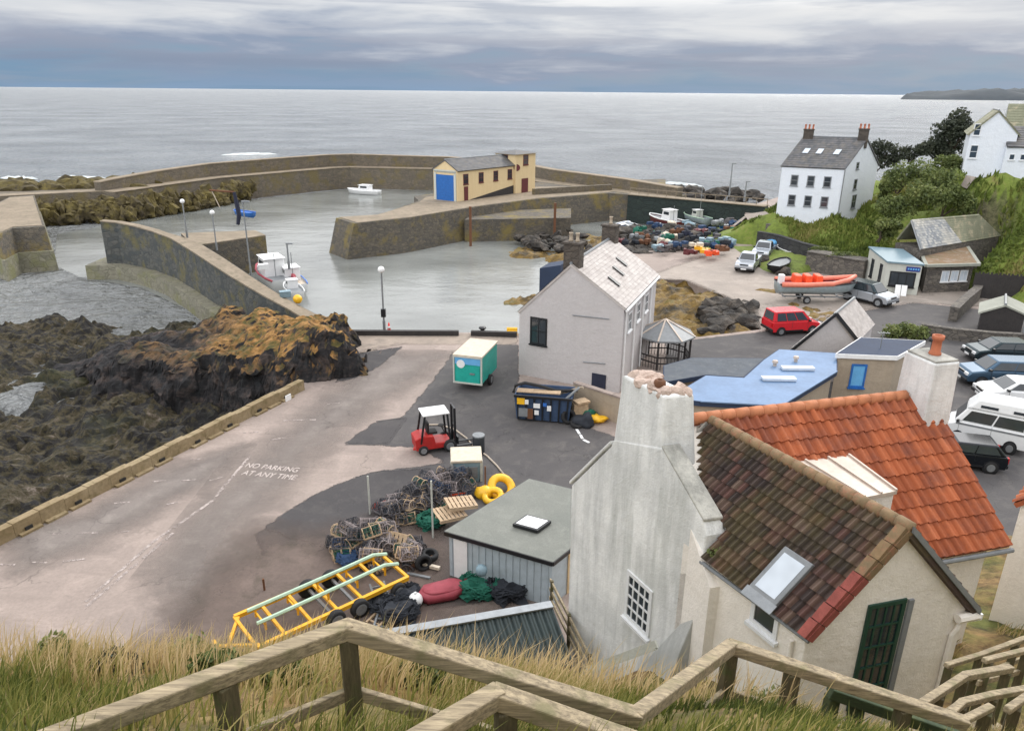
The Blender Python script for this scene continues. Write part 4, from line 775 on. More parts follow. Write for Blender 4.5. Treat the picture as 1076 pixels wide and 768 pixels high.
def wallpix(name, pix, h, label, mat, th=.5, z=None, sink=1.0):
    pts = [hitz(*a) if z is None else P(a[0], a[1], z) for a in pix]; t_ = thing(name, label, 'wall', tuple(pts[0])); mb = MB(); q = [p.xy for p in pts]
    ns = []
    for k in range(len(q)):
        d = (q[min(k+1, len(q)-1)]-q[max(k-1, 0)]).normalized(); ns.append(Vector((-d.y, d.x)))
    wallrun(t_, 'masonry', [p-n_*th/2 for p, n_ in zip(q, ns)], [p+n_*th/2 for p, n_ in zip(q, ns)], [p.z-sink for p in pts], [p.z+h for p in pts], mat)
    wallrun(t_, 'coping', [p-n_*th*.58 for p, n_ in zip(q, ns)], [p+n_*th*.58 for p, n_ in zip(q, ns)], [p.z+h+.002 for p in pts], [p.z+h+.1 for p in pts], mat); return t_
wallpix('lawn_wall', [(806,241), (830,238.5), (860,239.5), (890,239.5)], .5, 'low dry stone wall across the lawn below the six-window white house', M['rubble'], .5, 2.1)
wallpix('retaining_wall', [(795,262), (815,266), (840,275), (858,280)], 2.0, 'dark stone retaining wall beside the parked silver pickups', stone('black_stone', S(70,70,70), S(52,52,56), S(40,40,42), 1.2), .5, 0)
wallpix('ruined_wall', [(849,283), (866,286), (886,290), (909,294)], 1.9, 'roofless rubble stone enclosure topped with grass behind the orange boat', M['rubble'], 1.6, 0)
wallpix('yard_boundary', [(1000,338), (1012,326), (1024,316), (1030,304)], 1.1, 'rough stone wall between the harbour road and the black shed', M['rubble'], .6, 0)
wallpix('parking_wall', [(966,352), (1000,357), (1040,361), (1090,364)], .8, 'low stone wall along the back of the parked cars', M['rubble'], .4, 0)
# --- sheds on the right
def boxhouse(name, label, cat, FL, FR, BL, zt, wallm, roofm, roofz=None, th=.14, oh=.2, base=0.):
    """four walls from three ground corners; zt = heights at FL, FR, BR, BL"""
    FL, FR, BL = V2(FL), V2(FR), V2(BL); BR = FR+BL-FL; t_ = thing(name, label, cat, (FL.x, FL.y, base)); c = [FL, FR, BR, BL]
    mb = MB(); mb.add([up_(p, base) for p in c]+[up_(p, z_) for p, z_ in zip(c, zt)], [(3,2,1,0), (4,5,6,7)]+[(i, (i+1) % 4, (i+1) % 4+4, i+4) for i in range(4)]); mb.build('wall', wallm, t_)
    cc = (FL+BR)/2; e = []
    for p, z_ in zip(c, zt): d = (p-cc); e.append(up_(p+d.normalized()*oh, z_+.01))
    mb = MB(); mb.prism(e, (0, 0, th)); r_ = mb.build('roof', roofm, t_); return t_, r_, c, e
FL, FR, BL = P(927,307), P(963,310.5), P(908,294)
kk, kr, kc, ke = boxhouse('kiosk', 'small pale kiosk with grey-blue sloping roof and blue sign beside the harbour road', 'kiosk', FL, FR, BL, (2.75,2.75,3.1,3.1), M['kiosk'], M['kioskroof'])
a_ = (kc[1]-kc[0]); n_ = Vector((a_.y, -a_.x, 0)).normalized(); frame_window(kk, up_(kc[0]+a_*.5, 1.35), a_, n_, 2.0, 1.25, 3, 1, 'blackpaint', .1)
mb = MB(); c = up_(kc[0]+a_*.78, 2.35)+n_*.05; an = a_.normalized(); mb.prism([c-an*.62+Vector((0,0,-.2)), c+an*.5+Vector((0,0,-.2)), c+an*.5+Vector((0,0,.2)), c-an*.62+Vector((0,0,.2))], n_*.04); sg = mb.build('sign', plain('deep_blue_sign', S(38,48,128), .4), kk)
mb = MB()
for k in range(5): q = c+n_*.045+an*(-.5+k*.2); mb.prism([q+Vector((0,0,-.07)), q+an*.13+Vector((0,0,-.07)), q+an*.13+Vector((0,0,.08)), q+Vector((0,0,.08))], n_*.01)
mb.build('sign_lettering', M['tealblue'], sg)
b_ = kc[3]-kc[0]; m_ = Vector((-a_.x, -a_.y, 0)).normalized()
for s_ in (.25, .7): frame_window(kk, up_(kc[0]+b_*s_, 1.5), b_, Vector((-b_.y, b_.x, 0)).normalized(), .55, 1.6, 1, 1, 'blackpaint', .1)
mb = MB(); q = up_(kc[0]+a_*.34, 0)+n_*.35
for k in range(2): mb.prism([q+an*k*.5+Vector((0,0,.9)), q+an*(k*.5+.45)+Vector((0,0,.9)), q+an*(k*.5+.45)-n_*.2+Vector((0,0,0))+n_*.6, q+an*k*.5+n_*.4], n_*.04)
mb.build('notice_board', M['white'], kk)
FL, FR, BL = P(969,308), P(1017,306), P(961,290)
sb, sr, sc_, se = boxhouse('stone_shed', 'rubble stone store with a brown turf roof and a strip of pale windows', 'shed', FL, FR, BL, (2.5,2.5,3.0,3.0), M['rubble'], M['turf'], oh=.5, th=.2)
a_ = sc_[1]-sc_[0]; n_ = Vector((a_.y, -a_.x, 0)).normalized()
for k in range(3): frame_window(sb, up_(sc_[0]+a_*(.42+.2*k), 1.5), a_, n_, .75, .95, 2, 1, 'whitewin', .07, glass='skyglass')
mb = MB()
for i in range(4): mb.beam(Vector(se[i])+Vector((0,0,.1)), Vector(se[(i+1) % 4])+Vector((0,0,.1)), .3, .24)
mb.build('roof_edge', M['corr'], sr)
bs0 = P(968,281,1.2); bs = thing('long_shed', 'long low building with patched grey and mossy slate roof below the hill', 'shed', tuple(bs0)); zb_ = 3.6
eL, eR = P(968,262,zb_), P(1052,248,zb_); rL, rR = P(958,231,6.0), P(1028,225,6.0)
mb = MB(); mb.prism([up_(eL, 0), up_(eR, 0), up_(rR+(rR-eR)*.8, 0), up_(rL+(rL-eL)*.8, 0)], (0, 0, 3.55)); mb.build('wall', M['rubble'], bs)
mb = MB(); deck(mb, eL, eL.lerp(eR, .48), rL.lerp(rR, .45), rL, .15); tiled(mb, eL, eL.lerp(eR, .48), rL.lerp(rR, .45), rL, 22, 12, 0, .03); mb.build('roof', attr_mat('patched_slates', [(0., S(118,122,128)), (.5, S(144,148,152)), (1., S(196,192,184))], .8, .3, dirt=(S(206,198,180), .4, .6)), bs)
mb = MB(); deck(mb, eL.lerp(eR, .48), eR, rR, rL.lerp(rR, .45), .15); tiled(mb, eL.lerp(eR, .48), eR, rR, rL.lerp(rR, .45), 22, 12, 0, .03); mb.build('roof', M['slateweed'], bs)
mb = MB(); deck(mb, rL, rR, rR+(rR-eR)*.8+Vector((0,0,-4)), rL+(rL-eL)*.8+Vector((0,0,-4)), .15); mb.build('rear_roof', M['slateweed'], bs)
FL, FR, BL = P(1046,277), P(1095,272), P(1034,258); es, er_, ec, ee = boxhouse('lean_to_shed', 'dark open-fronted shed with grey sheet roof under the hill path', 'shed', FL, FR, BL, (2.4,3.2,3.4,2.6), M['darkwood'], M['corr'])
mb = MB(); a_ = ec[1]-ec[0]; n_ = Vector((a_.y, -a_.x, 0)).normalized(); c = up_(ec[0]+a_*.25, 1.2); mb.prism([c-a_*.12+Vector((0,0,-1.2)), c+a_*.12+Vector((0,0,-1.2)), c+a_*.12+Vector((0,0,.8)), c-a_*.12+Vector((0,0,.8))], n_*.05); mb.build('door', M['brick'], es)
bf = thing('board_fence', 'tall dark vertical board fence behind the black shed', 'fence', tuple(P(1026,318))); a, b = P(1020,313), P(1092,318); mb = MB(); d = b-a
for k in range(40): p = a+d*(k/40); mb.beam(p+Vector((0, 0, .05)), p+Vector((0, 0, 2.3+.1*math.sin(k*3.7))), .16, .03, up=(-d.y, d.x, 0))
mb.build('boards', M['darkwood'], bf); mb = MB(); mb.beam(a+Vector((0, .08, 1.7)), b+Vector((0, .08, 1.7)), .06, .1); mb.build('fence_rail', M['darkwood'], bf)
S0 = P(1026,352); bsd = thing('black_shed', 'black boarded garden shed with a pale shallow gable roof', 'shed', tuple(S0)); gabled(bsd, S0, P(1071,355)-S0, dirv(58, 3.2), 0, 1.75, 2.35, M['darkwood'], M['corr'], 10, 4, .25, tile=False)
wp = thing('standpipe_post', 'grey metal post with round head beside the black shed', 'post', tuple(P(1072,362))); q = P(1072,362); mb = MB(); mb.tube([q, q+Vector((0,0,1.7))], .06, 6); mb.build('shaft', M['grey'], wp); mb = MB(); mb.lathe([(.02,0),(.16,.08),(.16,.25),(.02,.36)], q+Vector((0,0,1.7)), 10); mb.build('head', M['steel'], wp)
# --- low buildings behind the red roof
gz0 = P(700,388); gz = thing('gazebo', 'eight-sided grey-roofed timber shelter beside the grey gable', 'gazebo', (gz0.x, gz0.y+1.4, 0)); gc = Vector((gz0.x, gz0.y+1.4, 0)); R8 = 1.75
vt = [gc+Vector((R8*math.cos(math.pi*(k+.5)/4), R8*math.sin(math.pi*(k+.5)/4), 0)) for k in range(8)]; mb = MB()
mb.add([p+(p-gc)*.16+Vector((0,0,1.95)) for p in vt]+[p+(p-gc)*.16+Vector((0,0,2.05)) for p in vt]+[gc+Vector((0,0,3.0))], [tuple(range(8))[::-1]]+[(k, (k+1) % 8, (k+1) % 8+8, k+8) for k in range(8)]+[(k+8, (k+1) % 8+8, 16) for k in range(8)]); mb.build('roof', M['slateweed'] if False else M['grey'], gz)
mb = MB()
for k in range(8): mb.beam(vt[k]+(vt[k]-gc)*.16+Vector((0,0,2.06)), gc+Vector((0,0,3.03)), .1, .05)
mb.build('roof_hips', M['lead'], gz)
for k in range(8): mb = MB(); mb.beam(vt[k], vt[k]+Vector((0,0,1.98)), .12, .12); mb.build('post', M['darkwood'], gz)
mb = MB()
for k in range(8):
    if k != 6:
        for h in (.45, .85): mb.beam(vt[k]+Vector((0,0,h)), vt[(k+1) % 8]+Vector((0,0,h)), .05, .08)
        for j in range(1, 6): p = vt[k].lerp(vt[(k+1) % 8], j/6); mb.beam(p, p+Vector((0,0,.85)), .05, .03)
mb.build('balustrade', M['darkwood'], gz)
def flat(name, label, pix, zt, wallm, roofm, fascia=None, wall_in=.25):
    pts = [P(u, v, zt) for u, v in pix]; t_ = thing(name, label, 'building', (pts[0].x, pts[0].y, 0)); c = sum(pts, Vector())/len(pts)
    ins = [(p+(c-p).normalized()*wall_in).xy for p in pts]; mb = MB(); mb.slab(ins, 0, zt-.2); mb.build('wall', wallm, t_); mb = MB(); mb.slab(pts, zt-.03, zt); r_ = mb.build('roof', roofm, t_)
    mb = MB(); n_ = len(pts)
    for k in range(n_): mb.beam(pts[k]-Vector((0,0,.13)), pts[(k+1) % n_]-Vector((0,0,.13)), .1, .25)
    mb.build('fascia', fascia or M['navyroof'], t_); return t_, r_, pts
ft, fr, fp = flat('flat_roofed_annexe', 'single-storey building with a pale blue flat sheet roof behind the red tiles', [(704,417), (742,394.5), (782,397), (803,378), (819,367), (879,371), (879,390), (820,426), (736,421.5)], 2.9, M['tanrender'], M['bluemetal'])
mb = MB()
for s_ in range(1, 12):
    a, b = P(704+(879-704)*s_/12.-10, 424-s_*.5, 2.9), P(704+(879-704)*s_/12.+42, 385-s_*1.2, 2.9)
for (u, v) in ((838,388), (818,399)):
    p = P(u, v, 2.93); d = (P(u+19, v+.3, 2.93)-P(u-19, v-.3, 2.93)); mb = MB(); mb.box((p.x, p.y, 3.0), (1.75, .42, .14), math.atan2(d.y, d.x)); mb.build('skylight', M['skyglass'], fr)
for (u, v) in ((814,384.5), (836,380)): p = P(u, v, 2.9); mb = MB(); mb.lathe([(.1,0),(.1,.2),(.17,.2),(.14,.32),(.02,.36)], (p.x, p.y, 2.9), 10); mb.build('roof_vent', M['lead'], fr)
mb = MB(); a, b = P(736,421.5,2.92), P(820,426,2.92); mb.beam(a, b, .14, .06); a, b = P(820,426,2.92), P(879,390,2.92); mb.beam(a, b, .14, .06); mb.build('roof_trim', M['bluemetal'], fr)
flat('grey_flat_roof_store', 'low store with ribbed dark grey flat roof beside the gazebo', [(698,401), (698,384), (727,376), (803,376.5), (781,396), (742,393.5)], 2.6, M['tanrender'], M['darkfelt'])
ht, hr, hp_ = flat('tan_hut', 'small tan rendered hut with navy mono-pitch roof and a blue window', [(879,371.5), (905,354.5), (972,358), (943,374)], 3.3, M['tanrender'], M['navyroof'], M['white'], .12)
a, b = hp_[0], hp_[3]; d = (b-a); n_ = Vector((d.y, -d.x, 0)).normalized(); c = a+d*.42; frame_window(ht, (c.x+n_.x*-.05, c.y+n_.y*-.05, 2.0), d, n_, .75, 1.3, 1, 1, 'blue', .1, glass='tealblue')
mb = MB(); q = P(925,366,3.3); mb.tube([q, q+Vector((0,0,1.0))], .025, 5); mb.beam(q+Vector((-.3,0,.95)), q+Vector((.4,0,.9)), .03, .03)
for k in range(4): mb.beam(q+Vector((-.25+k*.18,-.15,.94)), q+Vector((-.25+k*.18,.15,.94)), .02, .02)
mb.build('aerial', M['steel'], hr)
e0, e1 = P(833,367,2.5), P(899,360,2.5); ap2 = P(876,335.5,4.4); g3 = thing('gabled_store', 'small grey gabled store with a pale slate roof between the red van and blue roof', 'building', (e0.x, e0.y, 0)); av = e1-e0; fr_ = (V2(ap2)-V2(e0)).dot(V2(av))/V2(av).dot(V2(av)); fr_ = .58
rb = P(897,315,4.4); bv = V2(rb)-V2(e0+av*fr_); mb = MB(); hn_ = Vector((av.y, -av.x, 0)).normalized(); pk_ = up_(e0+av*fr_, 4.55)+hn_*.1
for q in (up_(e0-av*.06, 2.42), up_(e1+av*.06, 2.42)): mb.beam(q+hn_*.13, pk_+hn_*.04, .06, .2)
mb.build('bargeboard', M['blackpaint'], g3)
gabled(g3, e0, av, bv, 0, 2.5, 4.35, M['greyrender'], M['slatepale'], 20, 12, .12, fr_)
hedge_pts = [(930,347), (945,344), (960,346), (972,349)]
# ------------------------------------------------------------------ the near cottage
EL = Vector((5.70, 11.51, 0)); tv = dirv(118); rv = dirv(15); pv = Vector((rv.y, -rv.x, 0))
wp = lambda t_, r_, z_: Vector((EL.x+tv.x*t_+rv.x*r_, EL.y+tv.y*t_+rv.y*r_, z_))
co = thing('cottage', 'weathered white cottage with a tall chimney gable, mossy dark tiles and red pantile wing', 'cottage', tuple(wp(2, 2, 3)))
gp = [(8.25,-.8), (8.4,6.3), (6.62,8.35), (6.5,8.6), (4.6,9.2), (3.05,8.1), (2.9,7.8), (2.9,-.8)]
def carved(name, poly, r0_, th, mat, root, sub=.35, amp=.03, seed=0):
    """thick wall with a slightly wavy hand-finished face"""
    mb = MB(); mb.prism([wp(a, r0_, b) for a, b in poly], rv*th); return mb.build(name, mat, root, bevel=.05)
carved('gable_wall', gp, 0, .5, M['whiteplaster'], co)
mb = MB(); mb.add([wp(6.55, .0, 8.3), wp(4.58, .0, 8.3), wp(4.58, .95, 8.3), wp(6.55, .95, 8.3), wp(6.42, .07, 10.4), wp(4.76, .07, 10.45), wp(4.76, .82, 10.43), wp(6.42, .82, 10.38)], [(3,2,1,0),(4,5,6,7),(0,1,5,4),(1,2,6,5),(2,3,7,6),(3,0,4,7)]); ch = mb.build('chimney', M['whiteplaster'], co, bevel=.06)
mb = MB()
for k in range(26): q = wp(4.86+random.random()*1.45, .16+random.random()*.56, 10.37+.05*random.random()); mb.blob(q, (.12+.12*random.random(), .11+.1*random.random(), .09+.1*random.random()), 2, .5, k)
mb.build('chimney_cap', M['brick'], ch)
mb = MB(); mb.lathe([(.12,0),(.15,.06),(.14,.16),(.1,.2),(.06,.2),(.06,.05)], wp(5.3, .3, 10.45), 12); mb.build('broken_pot', M['rust'], ch, smooth=True)
mb = MB(); mb.prism([wp(4.62, -.02, 9.2), wp(4.62, .46, 9.2), wp(4.62, .46, 9.27), wp(4.62, -.02, 9.27)], wp(3.0, 0, 8.1)-wp(4.62, 0, 9.2)); mb.build('skew_coping', M['skewstone'], co, bevel=.02)
mb = MB(); mb.prism([wp(8.45, -.05, 6.3), wp(8.45, .55, 6.3), wp(8.45, .55, 6.42), wp(8.45, -.05, 6.42)], wp(6.6, 0, 8.42)-wp(8.45, 0, 6.32)); mb.build('rear_skew', M['whiteplaster'], co, bevel=.03)
mb = MB(); mb.add([wp(2.86, .05, 6.2), wp(2.86, -1.0, 2.5), wp(5.3, .05, 1.8), wp(2.86, .05, 1.8)], [(0,1,2),(0,3,1),(0,2,3),(1,3,2)]); mb.build('buttress', plaster('grey_cement_render', S(186,187,184), S(130,132,130), .6), co, bevel=.03)
gno = -rv; gno = Vector((-math.sin(math.radians(118)), math.cos(math.radians(118)), 0)); gno = gno if gno.dot(rv) < 0 else -gno
frame_window(co, PL(671,634, EL, 118)+gno*.0, -tv, gno, .95, 1.35, 4, 4, 'whitewin', .11, sill=True)
# front wing A
zE, zR, aw, apf, tA = 7.24, 9.35, 3.76, .47, 5.45
mb = MB(); mb.prism([wp(0, 0, 2.2), wp(0, aw, 2.2), wp(0, aw, zE-.02), wp(0, aw*apf, zR-.06), wp(0, 0, zE-.02)], tv*3.6); mb.build('front_wing_wall', M['cream'], co, bevel=.02)
E0, E1, R0, R1 = wp(-.12, -.06, zE+.01), wp(tA, -.06, zE+.01), wp(-.12, aw*apf, zR+.03), wp(tA, aw*apf, zR+.03)
Em, Rm = wp(2.86, -.06, zE+.01), wp(2.86, aw*apf, zR+.03); kf = .56/(aw*apf+.06); Ei, Eo = Em.lerp(Rm, kf), E1.lerp(R1, kf)
mb = MB(); deck(mb, E0, Em, Rm, R0, .1); tiled(mb, E0, Em, Rm, R0, 18, 10, .055, .045, 8, .05, .45); deck(mb, Ei, Eo, R1, Rm, .1); tiled(mb, Ei, Eo, R1, Rm, 16, 7, .055, .045, 8, .05, .45); ra = mb.build('dark_tile_roof', M['darktile'], co)
E2, E3 = wp(-.12, aw+.16, zE-.12), wp(tA, aw+.16, zE-.12); mb = MB(); deck(mb, E2, E3, R1, R0, .1); tiled(mb, E2, E3, R1, R0, 34, 10, .042, .05, 5, .045, .5); mb.build('rear_slope', M['darktile'], ra)
mb = MB()
for k in range(18): a, b = R0.lerp(R1, k/18), R0.lerp(R1, (k+.97)/18); mb.tube([a+Vector((0,0,.06)), b+Vector((0,0,.075))], .13, 8)
mb.build('ridge_tiles', M['ridge'], ra, smooth=True)
nl_ = (E1-E0).cross(R0-E0).normalized(); nl_ = nl_ if nl_.z > 0 else -nl_
mb = MB(); mb.beam(wp(5.42, .45, 8.0)+nl_*.06, wp(5.42, aw*apf-.05, zR+.02)+nl_*.06, .3, .12, up=tuple(nl_)); mb.build('lead_flashing', M['skewstone'], ra)
for k in range(7):
    a, b = E0.lerp(R0, k/7), E0.lerp(R0, (k+.96)/7); mb = MB(); mb.prism([a+nl_*.09, a+tv*.19+nl_*.09, b+tv*.19+nl_*.13, b+nl_*.13], nl_*.09); mb.prism([a-tv*.02-nl_*.1, a+tv*.03-nl_*.1, b+tv*.03-nl_*.1, b-tv*.02-nl_*.1], nl_*.2); mb.build('verge_tile', M['vergered'] if k < 4 else M['ridge'], ra)
mb = MB(); mb.prism([E2-tv*.01-Vector((0,0,.02)), R0-tv*.01-Vector((0,0,.02)), R0-tv*.01+Vector((0,0,.12)), E2-tv*.01+Vector((0,0,.12))], -tv*.05); mb.build('bargeboard', M['grey'], co)
def onplane(u, v, p0, n): a = ray(u, v); o = Vector((0, 0, EYE)); return o+a*((p0-o).dot(n)/a.dot(n))
c = onplane(822,606, E0+nl_*.12, nl_); dr = (R0-E0).normalized(); mb = MB(); W_, H_ = .36, .56
mb.prism([c-tv*W_-dr*H_, c+tv*W_-dr*H_, c+tv*W_+dr*H_, c-tv*W_+dr*H_], nl_*.1); sk = mb.build('skylight', M['grey'], ra, bevel=.02)
mb = MB(); q = c+nl_*.102; mb.prism([q-tv*(W_-.1)-dr*(H_-.1), q+tv*(W_-.1)-dr*(H_-.1), q+tv*(W_-.1)+dr*(H_-.12), q-tv*(W_-.1)+dr*(H_-.12)], nl_*.006); mb.build('pane', M['skyglass'], sk)
mb = MB(); q = c-dr*(H_+.1)+nl_*.07; mb.prism([q-tv*W_*1.1-dr*.1, q+tv*W_*1.1-dr*.1, q+tv*W_*1.1+dr*.12, q-tv*W_*1.1+dr*.12], nl_*.03); mb.build('flashing', M['steel'], sk)
mb = MB(); mb.tube([E0-nl_*.08-rv*.05+Vector((0,0,.02)), wp(2.85, -.11, zE-.06)], .045, 8); mb.build('gutter', M['grey'], co)
mb = MB(); q = wp(.25, -.07, 0); mb.tube([up_(q, zE-.25), up_(q, 4.0)], .045, 8); mb.build('downpipe', M['cream'], co)
frame_window(co, PL(804,649, EL, 118), -tv, gno, .62, .52, 1, 1, 'whitewin', .1, sill=True)
D0 = Vector((7.02, 11.86, 0)); fn2 = Vector((rv.y, -rv.x, 0))
dl, dr2, db = PL(914,637, D0, 15), PL(950,630, D0, 15), PL(901,715, D0, 15); c = (dl+dr2)/2; dwid = (dr2-dl).length; zt_, zb_ = dl.z, 5.15; c.z = (zt_+zb_)/2
q = V2(EL)+rv*((c-EL).dot(rv))-0*fn2; c = up_(q, c.z)
mb = MB(); mb.prism([c+rv*(-dwid/2-.02)+Vector((0,0,-(zt_-zb_)/2)), c+rv*(dwid/2+.02)+Vector((0,0,-(zt_-zb_)/2)), c+rv*(dwid/2+.02)+Vector((0,0,(zt_-zb_)/2)), c+rv*(-dwid/2-.02)+Vector((0,0,(zt_-zb_)/2))], fn2*.02); 
frame_window(co, c+fn2*.0, rv, fn2, dwid, zt_-zb_, 4, 5, 'greendoor', .09, sill=False, name='tall_window')
for s_, nm in ((1, 'reveal'),): mb = MB(); q = c+rv*(dwid/2+.1); mb.prism([q+Vector((0,0,zb_-c.z)), q+rv*.12+Vector((0,0,zb_-c.z)), q+rv*.12+fn2*.05+Vector((0,0,zb_-c.z)), q+fn2*.05+Vector((0,0,zb_-c.z))], (0, 0, zt_-zb_)); mb.build(nm, M['grey'], co)
mb = MB(); q = wp(-.1, aw+.12, zE-.2); mb.tube([q+rv*.0-rv*.42, q+rv*.08], .1, 8); mb.tube([q-rv*.3, q-rv*.35+Vector((0,0,-.25)), up_(wp(-.06, aw-.28, 0), 6.6), up_(wp(-.06, aw-.28, 0), 3.6)], .05, 8); mb.build('downpipe', M['cream'], co)
mb = MB(); mb.prism([wp(-.15, aw+.1, zE-.3), wp(-.15, aw+.28, zE-.3), wp(-.15, aw+.28, zE-.16), wp(-.15, aw+.1, zE-.16)], tv*3.2); mb.build('rear_gutter', M['white'], co)
# red pantiled wing B
zr_, ze_ = 9.4, 6.8; b0 = lambda r_, p_, z_: Vector((wp(5.4, r_, 0).x+pv.x*p_, wp(5.4, r_, 0).y+pv.y*p_, z_))
mb = MB(); mb.add([b0(.45, 3.0, 1.5), b0(8.0, 3.0, 1.5), b0(8.0, -3.0, .0), b0(.45, -3.0, .0), b0(.45, 3.0, 6.85), b0(8.0, 3.0, 6.85), b0(8.0, -3.0, 6.85), b0(.45, -3.0, 6.85), b0(.45, 0, 9.28), b0(8.0, 0, 9.28)], [(0,1,5,4),(1,2,6,9,5),(2,3,7,6),(3,0,4,8,7),(0,3,2,1),(4,5,9,8),(6,7,8,9)]); mb.build('red_wing_wall', M['cream'], co)
e0, e1, r0, r1 = b0(2.0, 3.2, ze_-.06), b0(8.45, 3.2, ze_-.06), b0(1.85, 0, zr_), b0(8.4, 0, zr_)
mb = MB(); deck(mb, e0, e1, r1, r0, .1); tiled(mb, e0, e1, r1, r0, 24, 10, .055, .045, 10, .06, .35); rb_ = mb.build('pantile_roof', M['pantile'], co)
e2, e3 = b0(.3, -3.2, ze_-.06), b0(8.28, -3.2, ze_-.06); mb = MB(); deck(mb, e2, e3, b0(8.2, 0, zr_), b0(.3, 0, zr_), .1); tiled(mb, e2, e3, b0(8.2, 0, zr_), b0(.3, 0, zr_), 28, 10, .032, .04, 5, .035, .9); mb.build('rear_pantiles', M['pantile'], rb_)
mb = MB(); a, b = b0(.5, 0, zr_+.08), b0(7.6, 0, zr_+.08)
for k in range(18): mb.tube([a.lerp(b, k/18), a.lerp(b, (k+.96)/18)+Vector((0,0,.015))], .15, 8)
mb.build('ridge_tiles', plain('ochre_ridge_tiles', S(186,120,84), .8, var=.25, scale=2.), rb_, smooth=True)
mb = MB(); mb.tube([e0+pv*.08-Vector((0,0,.06)), e1+pv*.08-Vector((0,0,.06))], .06, 8); mb.build('gutter', M['grey'], co)
mb = MB(); mb.add([b0(7.62, .75, 7.6), b0(8.5, .75, 7.6), b0(8.5, -.45, 7.6), b0(7.62, -.45, 7.6), b0(7.67, .66, 10.6), b0(8.45, .66, 10.6), b0(8.45, -.4, 10.6), b0(7.67, -.4, 10.6)], [(3,2,1,0),(4,5,6,7),(0,1,5,4),(1,2,6,5),(2,3,7,6),(3,0,4,7)]); c2_ = mb.build('chimney', M['whiteplaster'], co, bevel=.05)
mb = MB(); mb.prism([b0(7.7, .63, 10.602), b0(8.42, .63, 10.602), b0(8.42, -.37, 10.602), b0(7.7, -.37, 10.602)], (0, 0, .06)); mb.build('chimney_cap', M['skewstone'], c2_, bevel=.03)
mb = MB(); mb.lathe([(.15,0),(.15,.1),(.12,.13),(.11,.42),(.15,.46),(.15,.56),(.1,.56),(.08,.3)], b0(8.1, .15, 10.62), 14); mb.build('chimney_pot', M['stonepot'], c2_, smooth=True)
mb = MB(); mb.lathe([(.08,0),(.08,.25),(.16,.28),(.15,.36),(.02,.42)], b0(8.33, -.15, 10.62), 12); mb.build('flue_cowl', M['blackpaint'], c2_, smooth=True)
# flat dormer lying in the valley
dq = [P(820,487,8.6), P(893,478,8.6), P(943,515.5,8.6), P(890,526,8.6)]; mb = MB(); cc = sum(dq, Vector())/4; mb.slab([(cc+(p-cc)*.95).xy for p in dq], 6.9, 8.51); dm = mb.build('dormer', M['cream'], co)
mb = MB(); mb.slab(dq, 8.512, 8.6); drf = mb.build('dormer_roof', M['lead'], dm); mb = MB()
for s_ in (.02, .35, .68, .98): mb.beam(dq[0].lerp(dq[1], s_)+Vector((0,0,.02)), dq[3].lerp(dq[2], s_)+Vector((0,0,.02)), .05, .06)
mb.build('lead_roll', M['lead'], drf); mb = MB(); d = (dq[2]-dq[3]).normalized(); n_ = Vector((d.y, -d.x, 0)); c = dq[3].lerp(dq[2], .4)-n_*.1; frame_window(dm, up_(dq[3].lerp(dq[2], .45)*.998+(cc-dq[3])*.0, 7.95)-n_*.02, d, n_, .6, .35, 2, 1, 'whitewin', .05)
# moss tuft at the skew foot
# neighbour at the right edge
N0 = P(1042,640,3.9); nt = PL(1057,524, N0, -42).z; nb = thing('neighbour_house', 'cream rendered house with red tiled roof cut off by the right edge', 'house', tuple(N0))
gabled(nb, N0, dirv(-42, 7), dirv(44, 7), 2.2, nt, nt+3.4, M['cream'], M['pantile'], 22, 12, .15, .5, .03, 5)
# ------------------------------------------------------------------ sheds in the yard
q0, q1, q2 = P(467,558,1.95), P(581,590.5,1.95), P(556,503,1.95); q3 = q1+q2-q0; FLs = P(467,608)
sh = thing('skylight_shed', 'pale blue boarded shed with grey felt roof and one white skylight', 'shed', (FLs.x, FLs.y, 0)); cc = (q1+q2)/2
ins = [cc+(p-cc)*.955 for p in (q0, q1, q3, q2)]; mb = MB(); mb.slab([p.xy for p in ins], 0, 1.86); mb.build('wall', M['shedwall'], sh)
mb = MB(); mb.slab([p.xy for p in (q0, q1, q3, q2)], 1.862, 1.96); rf = mb.build('roof', M['felt'], sh); mb = MB()
qq = [q0, q1, q3, q2]
for k in range(4): mb.beam(qq[k]-Vector((0,0,.08)), qq[(k+1) % 4]-Vector((0,0,.08)), .07, .16)
mb.build('fascia', M['blackpaint'], sh)
d1, d2 = (q1-q0).normalized(), (q2-q0).normalized(); c = P(559,551.5,2.0); mb = MB(); mb.prism([c-d1*.5-d2*.42, c+d1*.5-d2*.42, c+d1*.5+d2*.42, c-d1*.5+d2*.42], (0, 0, .12)); skl = mb.build('skylight', M['blackpaint'], rf); mb = MB(); c = c+Vector((0,0,.122)); mb.prism([c-d1*.42-d2*.34, c+d1*.42-d2*.34, c+d1*.42+d2*.34, c-d1*.42+d2*.34], (0, 0, .02)); mb.build('pane', plain('opal_pane', S(240,242,244), .3, var=.03), skl)
n_ = Vector((d1.y, -d1.x, 0)); mb = MB()
for k in range(15): p = ins[0].lerp(ins[1], (k+.5)/15); mb.beam(up_(p+n_*.015, .05), up_(p+n_*.015, 1.75), .02, .03, up=tuple(n_))
mb.build('cladding_strips', M['shedwall'], sh); mb = MB(); c = ins[0].lerp(ins[1], .12); mb.prism([up_(c-d1*.28+n_*.012, .05), up_(c+d1*.28+n_*.012, .05), up_(c+d1*.28+n_*.012, 1.7), up_(c-d1*.28+n_*.012, 1.7)], n_*.04); mb.build('door', M['white'], sh)
